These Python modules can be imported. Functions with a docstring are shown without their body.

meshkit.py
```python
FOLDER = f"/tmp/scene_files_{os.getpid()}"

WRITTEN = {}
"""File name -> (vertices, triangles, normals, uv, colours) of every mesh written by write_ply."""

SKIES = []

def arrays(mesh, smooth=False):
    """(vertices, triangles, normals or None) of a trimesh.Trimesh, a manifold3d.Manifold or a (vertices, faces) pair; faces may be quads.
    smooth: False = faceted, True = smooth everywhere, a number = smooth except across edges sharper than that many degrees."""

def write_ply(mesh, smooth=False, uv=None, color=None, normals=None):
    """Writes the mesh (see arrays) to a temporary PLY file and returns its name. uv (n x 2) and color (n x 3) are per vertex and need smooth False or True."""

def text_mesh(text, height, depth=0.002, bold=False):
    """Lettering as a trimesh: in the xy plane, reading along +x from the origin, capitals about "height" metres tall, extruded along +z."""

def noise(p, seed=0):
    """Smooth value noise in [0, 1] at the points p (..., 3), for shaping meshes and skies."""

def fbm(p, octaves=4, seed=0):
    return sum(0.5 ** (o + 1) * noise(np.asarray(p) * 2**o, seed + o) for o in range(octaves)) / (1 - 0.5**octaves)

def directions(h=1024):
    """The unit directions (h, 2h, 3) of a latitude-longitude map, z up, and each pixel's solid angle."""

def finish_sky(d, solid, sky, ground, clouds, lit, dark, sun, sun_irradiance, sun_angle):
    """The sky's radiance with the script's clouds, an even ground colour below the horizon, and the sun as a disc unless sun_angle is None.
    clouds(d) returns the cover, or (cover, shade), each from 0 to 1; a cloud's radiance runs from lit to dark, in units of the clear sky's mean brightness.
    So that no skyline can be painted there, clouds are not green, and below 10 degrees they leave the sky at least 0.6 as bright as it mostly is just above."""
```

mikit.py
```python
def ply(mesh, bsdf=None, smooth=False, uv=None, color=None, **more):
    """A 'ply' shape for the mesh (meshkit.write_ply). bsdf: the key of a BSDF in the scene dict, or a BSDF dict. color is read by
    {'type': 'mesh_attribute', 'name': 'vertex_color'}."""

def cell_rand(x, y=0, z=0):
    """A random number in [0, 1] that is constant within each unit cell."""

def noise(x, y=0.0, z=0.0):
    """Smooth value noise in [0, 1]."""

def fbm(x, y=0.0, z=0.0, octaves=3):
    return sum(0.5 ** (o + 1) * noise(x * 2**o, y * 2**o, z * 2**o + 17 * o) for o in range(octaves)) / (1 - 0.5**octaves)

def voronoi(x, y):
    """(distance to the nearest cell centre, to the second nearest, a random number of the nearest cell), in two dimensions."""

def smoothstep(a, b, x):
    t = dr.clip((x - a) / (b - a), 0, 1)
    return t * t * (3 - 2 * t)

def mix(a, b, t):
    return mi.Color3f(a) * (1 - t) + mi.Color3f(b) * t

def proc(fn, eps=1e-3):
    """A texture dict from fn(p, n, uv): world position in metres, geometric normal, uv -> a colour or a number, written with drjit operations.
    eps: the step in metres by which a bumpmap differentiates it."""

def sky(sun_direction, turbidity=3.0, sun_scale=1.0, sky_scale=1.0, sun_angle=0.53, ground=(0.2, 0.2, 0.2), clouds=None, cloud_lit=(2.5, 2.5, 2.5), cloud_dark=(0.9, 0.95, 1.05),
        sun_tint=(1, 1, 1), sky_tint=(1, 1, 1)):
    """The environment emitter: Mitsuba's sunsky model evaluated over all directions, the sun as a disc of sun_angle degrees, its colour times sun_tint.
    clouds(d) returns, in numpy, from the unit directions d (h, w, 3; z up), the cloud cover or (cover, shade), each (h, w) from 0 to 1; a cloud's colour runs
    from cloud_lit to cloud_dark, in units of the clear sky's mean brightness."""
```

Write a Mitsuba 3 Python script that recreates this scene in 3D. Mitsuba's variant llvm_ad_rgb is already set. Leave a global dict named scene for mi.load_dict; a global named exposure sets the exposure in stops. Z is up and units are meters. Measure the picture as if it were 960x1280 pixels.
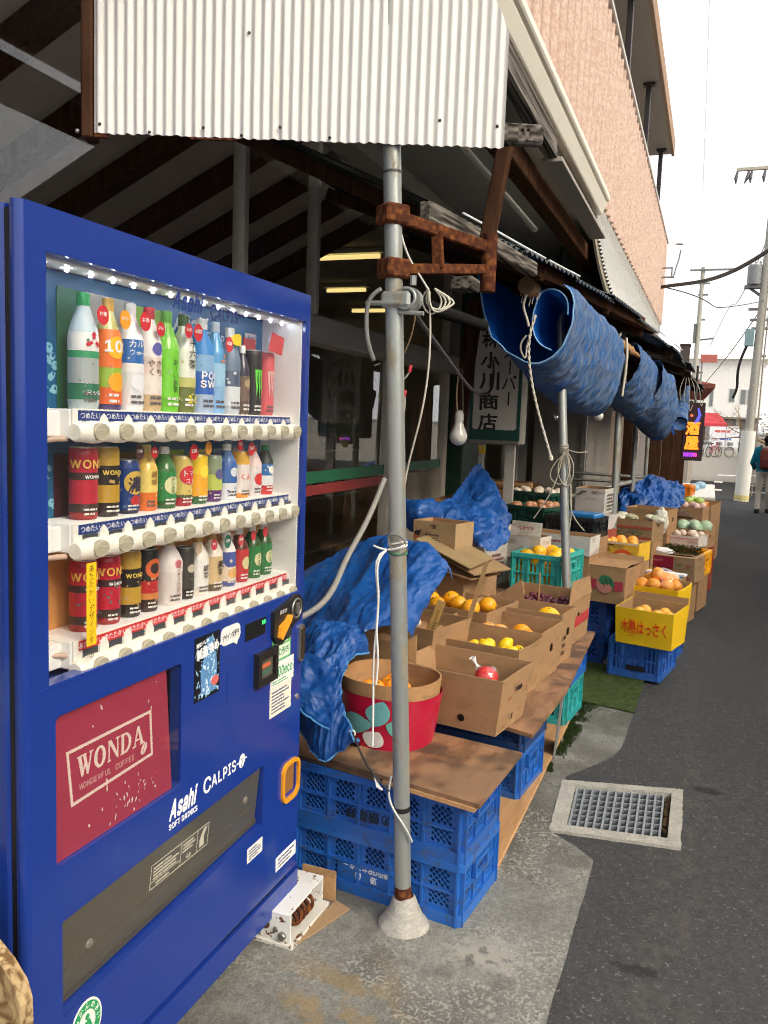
import math, random, zlib, base64
import numpy as np, trimesh, manifold3d as m3
import drjit as dr, mitsuba as mi
import mikit, meshkit
from shapely.geometry import Polygon, Point, LineString, box as sbox
from shapely import affinity, unary_union
from mikit import noise, fbm, voronoi, smoothstep, mix, proc

T = mi.ScalarTransform4f
scene, labels = {}, {}
rnd = random.Random(11)

# ---------------------------------------------------------------- camera, sky, exposure
def camera_matrix(eye, yaw, pitch, roll):
    f = np.array([-math.sin(yaw) * math.cos(pitch), math.cos(yaw) * math.cos(pitch), -math.sin(pitch)])
    r = np.array([math.cos(yaw), math.sin(yaw), 0.0])
    u = np.cross(r, f)
    up = -math.sin(roll) * r + math.cos(roll) * u
    eye = np.array(eye, float)
    return T().look_at(origin=eye.tolist(), target=(eye + f).tolist(), up=up.tolist())

scene['camera'] = {'type': 'perspective', 'fov': math.degrees(2 * math.atan(480 / 1052)), 'fov_axis': 'x',
                   'to_world': camera_matrix((0, 0, 1.5), 0.36694666, 0.10907523, 0.03667436),
                   'near_clip': 0.05, 'far_clip': 600.0}
scene['sky'] = mikit.sky((0.8, -0.35, 0.66), turbidity=4, sun_scale=0.5, sun_angle=30, clouds=lambda d: 1.0,
                         cloud_lit=(2.2, 2.2, 2.2), ground=(0.12, 0.12, 0.12), sun_tint=(0.86, 0.95, 1.06))
exposure = 2.65

# ---------------------------------------------------------------- materials
def vc(rough, **kw):
    return {'type': 'twosided', 'bsdf': {'type': 'principled', 'base_color': {'type': 'mesh_attribute', 'name': 'vertex_color'}, 'roughness': rough, **kw}}

def pr(col, rough, **kw):
    return {'type': 'principled', 'base_color': {'type': 'rgb', 'value': list(col)} if not isinstance(col, dict) else col, 'roughness': rough, **kw}

def flat(col): return {'type': 'twosided', 'bsdf': {'type': 'diffuse', 'reflectance': {'type': 'rgb', 'value': list(col)} if not isinstance(col, dict) else col}}
def two(b): return {'type': 'twosided', 'bsdf': b}

scene['matte'] = flat({'type': 'mesh_attribute', 'name': 'vertex_color'})
scene['satin'] = vc(0.45)
scene['gloss'] = vc(0.16, clearcoat=0.4, clearcoat_gloss=0.9)
scene['metal'] = vc(0.38, metallic=0.9)

# cardboard: vertex colour under fine paper grain, with scuffs of a darker tone
def card_scuff(p, n, uv):
    return 0.45 * smoothstep(0.54, 0.74, fbm(p.x * 11 + 3, p.y * 11, p.z * 20, 3)) + 0.22 * smoothstep(0.5, 0.75, noise(p.x * 160, p.y * 160, p.z * 160))
scene['cardboard'] = {'type': 'blendbsdf', 'weight': proc(card_scuff),
    'bsdf_0': flat({'type': 'mesh_attribute', 'name': 'vertex_color'}),
    'bsdf_1': flat((0.27, 0.17, 0.095))}

def dirt_mask(p, n, uv):
    return 0.5 * smoothstep(0.52, 0.70, fbm(p.x * 24, p.y * 24 + 5, p.z * 24, 3)) * smoothstep(0.35, 0.6, noise(p.x * 130, p.y * 130, p.z * 130))
scene['dirty_plastic'] = {'type': 'blendbsdf', 'weight': proc(dirt_mask), 'bsdf_0': vc(0.35), 'bsdf_1': flat((0.075, 0.08, 0.09))}
def rust_mask(p, n, uv):
    return smoothstep(0.38, 0.78, fbm(p.x * 90, p.y * 90, p.z * 60, 4))
scene['rusty'] = {'type': 'blendbsdf', 'weight': proc(rust_mask), 'bsdf_0': flat((0.075, 0.028, 0.018)), 'bsdf_1': flat((0.22, 0.08, 0.03))}
def galv_mask(p, n, uv):
    return 0.85 * smoothstep(0.5, 0.7, fbm(p.x * 30, p.y * 30, p.z * 9, 4))
scene['galvanised'] = {'type': 'blendbsdf', 'weight': proc(galv_mask), 'bsdf_0': two(pr((0.36, 0.38, 0.37), 0.42, metallic=0.55)), 'bsdf_1': flat((0.27, 0.23, 0.16))}
def chip_mask(p, n, uv):
    return smoothstep(0.66, 0.72, fbm(p.x * 60, p.y * 60, p.z * 60, 4))
scene['chipped_paint'] = {'type': 'blendbsdf', 'weight': proc(chip_mask), 'bsdf_0': vc(0.4), 'bsdf_1': flat((0.14, 0.06, 0.03))}

def asphalt_col(p, n, uv):
    big = fbm(p.x * 0.9, p.y * 0.35, 0, 4)
    g = noise(p.x * 260, p.y * 260, 1)
    g2 = noise(p.x * 70, p.y * 70, 4)
    c = mix((0.046, 0.047, 0.050), (0.068, 0.069, 0.072), smoothstep(0.3, 0.7, big)) * (0.82 + 0.40 * g) * (0.88 + 0.24 * g2)
    c = mix(c, (0.2, 0.19, 0.18), 0.6 * smoothstep(0.84, 0.92, noise(p.x * 150 + 9, p.y * 150, 2)))
    # worn strip with sand in it beside the gutter
    w = smoothstep(0.16, 0.02, dr.abs(p.x + 0.02 - 0.10 * (fbm(p.y * 1.3, 2, 0, 3) - 0.5) * 2)) * smoothstep(0.45, 0.75, fbm(p.x * 30, p.y * 22, 3, 4))
    c = mix(c, (0.12, 0.105, 0.085), 0.35 * w)
    # two small dark bitumen stains
    for sx, sy, sr in ((0.093, 3.67, 0.055), (-0.085, 2.32, 0.05)):
        d = dr.sqrt(dr.square(p.x - sx) * 0.5 + dr.square((p.y - sy) * 1.6)) + 0.05 * (fbm(p.x * 40, p.y * 40, 3, 3) - 0.5)
        c = mix(c, (0.022, 0.022, 0.022), 0.55 * smoothstep(sr, sr * 0.6, d))
    # the older, paler surfacing of the far crossing
    far = smoothstep(29.9, 30.1, p.y + 0.15 * noise(p.x * 2, 1, 1))
    return mix(c, (0.30, 0.28, 0.25), far * (0.8 + 0.2 * g))
scene['asphalt'] = flat(proc(asphalt_col))

def concrete_col(p, n, uv):
    a = fbm(p.x * 3.2, p.y * 3.2, 1, 4)
    g = noise(p.x * 210, p.y * 210, 2)
    g2 = noise(p.x * 75, p.y * 75, 8)
    c = mix((0.125, 0.123, 0.112), (0.215, 0.212, 0.195), smoothstep(0.3, 0.7, a)) * (0.66 + 0.48 * g + 0.2 * g2)
    # exposed pale aggregate where the skin has worn away
    w = smoothstep(0.40, 0.62, fbm(p.x * 4 + 7, p.y * 4, 3, 3))
    c = mix(c, (0.43, 0.42, 0.385), 0.5 * w * smoothstep(0.55, 0.8, noise(p.x * 150, p.y * 150, 12)))
    c = mix(c, (0.10, 0.095, 0.085), 0.5 * smoothstep(0.55, 0.68, fbm(p.x * 6, p.y * 6 + 3, 9, 4)))
    # yellow-brown stain of old paint by the machine's foot
    s = smoothstep(0.30, 0.04, dr.sqrt(dr.square(p.x + 0.80) + dr.square((p.y - 1.80) * 0.8))) * smoothstep(0.42, 0.66, fbm(p.x * 16, p.y * 16, 5, 4))
    # a thin pale smear of spilt cement right of the pipe's footing
    q = smoothstep(0.20, 0.02, dr.sqrt(dr.square(p.x + 0.50) + dr.square((p.y - 2.18) * 1.3)) - 0.10 * (fbm(p.x * 9, p.y * 9, 6, 3) - 0.5))
    c = mix(c, (0.40, 0.385, 0.34), 0.65 * q * smoothstep(0.25, 0.6, fbm(p.x * 40, p.y * 40, 6, 3)))
    return mix(c, (0.30, 0.20, 0.07), 0.5 * s)
scene['concrete'] = flat(proc(concrete_col))
def cement_col(p, n, uv):
    return mix((0.30, 0.29, 0.26), (0.50, 0.48, 0.43), fbm(p.x * 24, p.y * 24, p.z * 60, 4)) * (0.8 + 0.35 * noise(p.x * 170, p.y * 170, p.z * 170))
scene['cement'] = flat(proc(cement_col))

def ply_col(p, n, uv):
    gr = fbm(p.x * 26 + 3 * noise(p.x * 5, p.y * 5, 2), p.y * 9, p.z * 30, 3)
    c = mix((0.155, 0.082, 0.043), (0.27, 0.145, 0.078), smoothstep(0.3, 0.7, gr)) * (0.9 + 0.2 * noise(p.x * 240, p.y * 60, 1))
    st = smoothstep(0.44, 0.60, fbm(p.x * 5 + 1, p.y * 9, 2, 4))
    c = mix(c, (0.055, 0.038, 0.028), 0.72 * st)
    return mix(c, (0.34, 0.20, 0.11), 0.5 * smoothstep(0.55, 0.7, fbm(p.x * 7, p.y * 5, 8, 3)))
scene['plywood'] = two(pr(proc(ply_col), 0.55, specular=0.4))
def newwood_col(p, n, uv):
    gr = fbm(p.x * 60, p.y * 4, p.z * 60, 3)
    return mix((0.42, 0.22, 0.10), (0.60, 0.36, 0.19), gr) * (0.9 + 0.2 * noise(p.x * 250, p.y * 20, p.z * 250))
scene['raw_plywood'] = flat(proc(newwood_col))
def oldwood_col(p, n, uv):
    gr = noise(p.x * 110, p.y * 3 + p.x * 2, p.z * 110) * 0.6 + 0.4 * noise(p.x * 40, p.y * 2, p.z * 40)
    return mix((0.045, 0.04, 0.035), (0.24, 0.215, 0.19), smoothstep(0.25, 0.75, gr))
scene['weathered_wood'] = flat(proc(oldwood_col))
def brown_col(p, n, uv):
    gr = noise(p.x * 70, p.y * 70, p.z * 6)
    return mix((0.035, 0.017, 0.011), (0.10, 0.05, 0.03), gr)
scene['brown_wood'] = flat(proc(brown_col))
def osb_col(p, n, uv):
    r = fbm(p.x * 130 + 6 * noise(p.x * 22, p.z * 22, 1), p.z * 75 + 6 * noise(p.x * 26, p.z * 26, 4), p.y * 90, 3)
    return mix((0.17, 0.10, 0.045), (0.50, 0.36, 0.20), smoothstep(0.3, 0.7, r))
scene['chipboard'] = flat(proc(osb_col))

def tarp_col(p, n, uv):
    f = fbm(p.x * 60, p.y * 60, p.z * 60, 3)
    f2 = fbm(p.x * 7, p.y * 7, p.z * 7, 3)
    c = mix((0.004, 0.045, 0.20), (0.010, 0.085, 0.34), f2)
    return mix(c, (0.055, 0.13, 0.30), 0.35 * smoothstep(0.5, 0.75, f))
scene['tarpaulin'] = two(pr(proc(tarp_col), 0.42, specular=0.45))
def tarp_old(p, n, uv):
    f = fbm(p.x * 14, p.y * 110, p.z * 14, 4)
    f2 = fbm(p.x * 60, p.y * 120, p.z * 40, 2)
    c = mix((0.03, 0.09, 0.26), (0.055, 0.15, 0.36), f2)
    return mix(c, (0.19, 0.22, 0.28), 0.7 * smoothstep(0.34, 0.66, f))
scene['faded_tarpaulin'] = flat(proc(tarp_old))
# thin woven sheet that lets some daylight through
scene['bright_tarpaulin'] = {'type': 'principledthin', 'base_color': {'type': 'rgb', 'value': [0.012, 0.12, 0.55]}, 'roughness': 0.45, 'diff_trans': 0.9, 'spec_trans': 0.0}

def pink_col(p, n, uv):
    g = noise(p.y * 30, p.z * 60, p.x * 60)
    g2 = noise(p.y * 50, p.z * 130, 5 + p.x * 100)
    c = mix((0.50, 0.35, 0.285), (0.60, 0.45, 0.38), smoothstep(0.25, 0.75, g))
    c = mix(c, (0.70, 0.58, 0.50), 0.5 * smoothstep(0.5, 0.8, g2))
    # the ridges are paler, the channels between them a darker pink
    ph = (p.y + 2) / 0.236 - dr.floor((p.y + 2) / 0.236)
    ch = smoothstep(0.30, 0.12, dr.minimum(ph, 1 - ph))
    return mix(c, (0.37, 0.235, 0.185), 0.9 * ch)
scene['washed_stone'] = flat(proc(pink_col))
def turf_col(p, n, uv):
    return mix((0.03, 0.05, 0.02), (0.09, 0.11, 0.045), fbm(p.x * 40, p.y * 40, 1, 4)) * (0.6 + 0.8 * noise(p.x * 300, p.y * 300, 0))
scene['turf'] = flat(proc(turf_col))
scene['peel'] = vc(0.38)
scene['pane'] = {'type': 'thindielectric', 'int_ior': 1.5}
scene['clear_plastic'] = {'type': 'thindielectric', 'int_ior': 1.42}
# corrugated sheet, white paint with faint streaks of dirt running down
def sheet_col(p, n, uv):
    st = smoothstep(0.50, 0.8, fbm(p.x * 45, p.y * 45, p.z * 2.2, 4))
    return mix((0.78, 0.77, 0.75), (0.60, 0.57, 0.52), 0.4 * st)
scene['white_sheet'] = flat(proc(sheet_col))
def blue_paint(p, n, uv):
    s = smoothstep(0.62, 0.75, fbm(p.y * 9, p.z * 5, p.x * 9, 4))
    return mix((0.010, 0.035, 0.235), (0.026, 0.055, 0.245), 0.6 * s)
scene['blue_paint'] = two(pr(proc(blue_paint), 0.17, specular=0.55, clearcoat=0.35, clearcoat_gloss=0.92))

# ---------------------------------------------------------------- shape helpers
def key_for(name):
    if name not in scene and name not in labels and name not in taken:
        taken.add(name); return name
    k = 1
    while f'{name}_{k:03d}' in scene or f'{name}_{k:03d}' in labels or f'{name}_{k:03d}' in taken: k += 1
    taken.add(f'{name}_{k:03d}')
    return f'{name}_{k:03d}'
taken = set()

def thing(name, label, cat, group=None):
    k = key_for(name)
    labels[k] = {'label': label, 'category': cat}
    if group: labels[k]['group'] = group
    return k

def coloured(mat, c):
    """The material of this kind in one plain colour, an entry of its own (that renders faster than a colour per vertex)."""
    c = [float(q) for q in np.round(c, 2 if max(c) > 0.12 else 3)]
    key = mat + '_of_' + '_'.join(str(round(q * 1000)) for q in c)
    if key not in scene:
        def swap(d):
            if d.get('type') == 'mesh_attribute': return {'type': 'rgb', 'value': c}
            return {k: swap(x) if isinstance(x, dict) else x for k, x in d.items()}
        scene[key] = swap(scene[mat])
    return key

def shape(mesh, mat, col=None, smooth=False):
    v, f, n = meshkit.arrays(mesh, smooth)
    if col is not None:
        col = np.asarray(col, float)
        col = np.tile(col, (len(v), 1)) if col.ndim == 1 else col
    if col is not None and np.ptp(col, axis=0).max() < 1e-9: mat, col = coloured(mat, col[0]), None
    path = meshkit.write_ply((v, f), False, None, col, normals=n)
    return {'type': 'ply', 'filename': path, 'face_normals': n is None, 'bsdf': {'type': 'ref', 'id': mat}}

def obj(name, mesh, mat, col=None, parent=None, smooth=False, label=None, cat=None, group=None, kind=None, tw=None, emit=None):
    k = key_for(parent + '__' + name if parent else name)
    d = shape(mesh, mat, col, smooth)
    if tw is not None: d['to_world'] = tw
    if emit is not None: d['emitter'] = {'type': 'area', 'radiance': {'type': 'rgb', 'value': list(emit)}}
    scene[k] = d
    e = {}
    if label: e['label'] = label
    if cat: e['category'] = cat
    if group: e['group'] = group
    if kind: e['kind'] = kind
    if e: labels[k] = e
    return k

def cat_(*ms): return trimesh.util.concatenate([m for m in ms])

def bx(x0, x1, y0, y1, z0, z1, c=0.0):
    if c <= 0:
        m = trimesh.creation.box((x1 - x0, y1 - y0, z1 - z0)); m.apply_translation(((x0 + x1) / 2, (y0 + y1) / 2, (z0 + z1) / 2)); return m
    pts = []
    for x, sx in ((x0, 1), (x1, -1)):
        for y, sy in ((y0, 1), (y1, -1)):
            for z, sz in ((z0, 1), (z1, -1)):
                pts += [(x, y + sy * c, z + sz * c), (x + sx * c, y, z + sz * c), (x + sx * c, y + sy * c, z)]
    return trimesh.convex.convex_hull(np.array(pts))

def frame(o, right, up):
    r = np.array(right, float); r /= np.linalg.norm(r)
    u = np.array(up, float); u -= r * (u @ r); u /= np.linalg.norm(u)
    m = np.eye(4); m[:3, 0], m[:3, 1], m[:3, 2], m[:3, 3] = r, u, np.cross(r, u), o
    return m

def mv(mesh, m):
    mesh = mesh.copy(); mesh.apply_transform(m); return mesh

def rotz(a, o=(0, 0, 0)):
    m = trimesh.transformations.rotation_matrix(a, (0, 0, 1)); m[:3, 3] = o; return m

def ext(poly, depth):
    if isinstance(poly, list): poly = unary_union(poly)
    gs = [g for g in getattr(poly, 'geoms', [poly]) if g.geom_type == 'Polygon' and g.area > 1e-9]
    return trimesh.util.concatenate([trimesh.creation.extrude_polygon(g, depth, engine='earcut') for g in gs])

def tube(pts, r, n=8, cap=True):
    p = np.array(pts, float); N = len(p); r = np.broadcast_to(r, (N,))
    t = np.gradient(p, axis=0); t /= np.linalg.norm(t, axis=1, keepdims=True) + 1e-12
    a = np.cross(t[0], (0, 0, 1) if abs(t[0][2]) < 0.9 else (1, 0, 0)); a /= np.linalg.norm(a)
    ring, ang = [], np.arange(n) * 2 * np.pi / n
    for i in range(N):
        a = a - t[i] * (a @ t[i]); a /= np.linalg.norm(a); b = np.cross(t[i], a)
        ring.append(p[i] + r[i] * (np.cos(ang)[:, None] * a + np.sin(ang)[:, None] * b))
    v = np.vstack(ring + ([p[:1], p[-1:]] if cap else [])); f = []
    for i in range(N - 1):
        for k in range(n):
            q, w = i * n + k, i * n + (k + 1) % n
            f += [(q, w, w + n), (q, w + n, q + n)]
    if cap:
        for k in range(n):
            f += [(N * n, (k + 1) % n, k), (N * n + 1, (N - 1) * n + k, (N - 1) * n + (k + 1) % n)]
    return trimesh.Trimesh(v, f, process=False)

def spline(pts, n=24):
    from scipy.interpolate import CubicSpline
    p = np.array(pts, float); s = np.r_[0, np.cumsum(np.linalg.norm(np.diff(p, axis=0), axis=1))]
    return CubicSpline(s, p, bc_type='natural')(np.linspace(0, s[-1], n))

def lathe(prof, n=20, arc=None):
    p = np.array(prof, float); a = np.arange(n) * 2 * np.pi / n
    v = np.stack([p[:, None, 0] * np.cos(a), p[:, None, 0] * np.sin(a), np.broadcast_to(p[:, None, 1], (len(p), n))], -1).reshape(-1, 3); f = []
    for i in range(len(p) - 1):
        for k in range(n):
            q, w = i * n + k, i * n + (k + 1) % n
            f += [(q, w, w + n), (q, w + n, q + n)]
    return trimesh.Trimesh(v, f, process=False)

def grid_mesh(P):
    a, b = P.shape[:2]; i = np.arange(a * b).reshape(a, b)
    f = np.vstack([np.stack([i[:-1, :-1], i[1:, :-1], i[1:, 1:]], -1).reshape(-1, 3), np.stack([i[:-1, :-1], i[1:, 1:], i[:-1, 1:]], -1).reshape(-1, 3)])
    return trimesh.Trimesh(P.reshape(-1, 3), f, process=False)

def resample(C, nu, nv):
    from scipy.interpolate import RectBivariateSpline
    C = np.array(C, float); a, b = C.shape[:2]
    u, w = np.linspace(0, 1, a), np.linspace(0, 1, b)
    return np.stack([RectBivariateSpline(u, w, C[..., k], kx=min(3, a - 1), ky=min(3, b - 1))(np.linspace(0, 1, nu), np.linspace(0, 1, nv)) for k in range(3)], -1)

def normals_of(P):
    du, dv = np.gradient(P, axis=0), np.gradient(P, axis=1)
    n = np.cross(du, dv); return n / (np.linalg.norm(n, axis=-1, keepdims=True) + 1e-12)

def crumple(P, amp, freq, seed, stretch=(1, 1, 1)):
    N = normals_of(P); q = P * np.array(stretch) * freq
    r1 = 1 - np.abs(2 * meshkit.fbm(q, 3, seed) - 1) * 1.6
    r2 = 1 - np.abs(2 * meshkit.fbm(q * 2.7 + 5, 3, seed + 3) - 1) * 1.6
    return P + N * (amp * (r1 + 0.4 * r2 - 0.7))[..., None]

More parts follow.
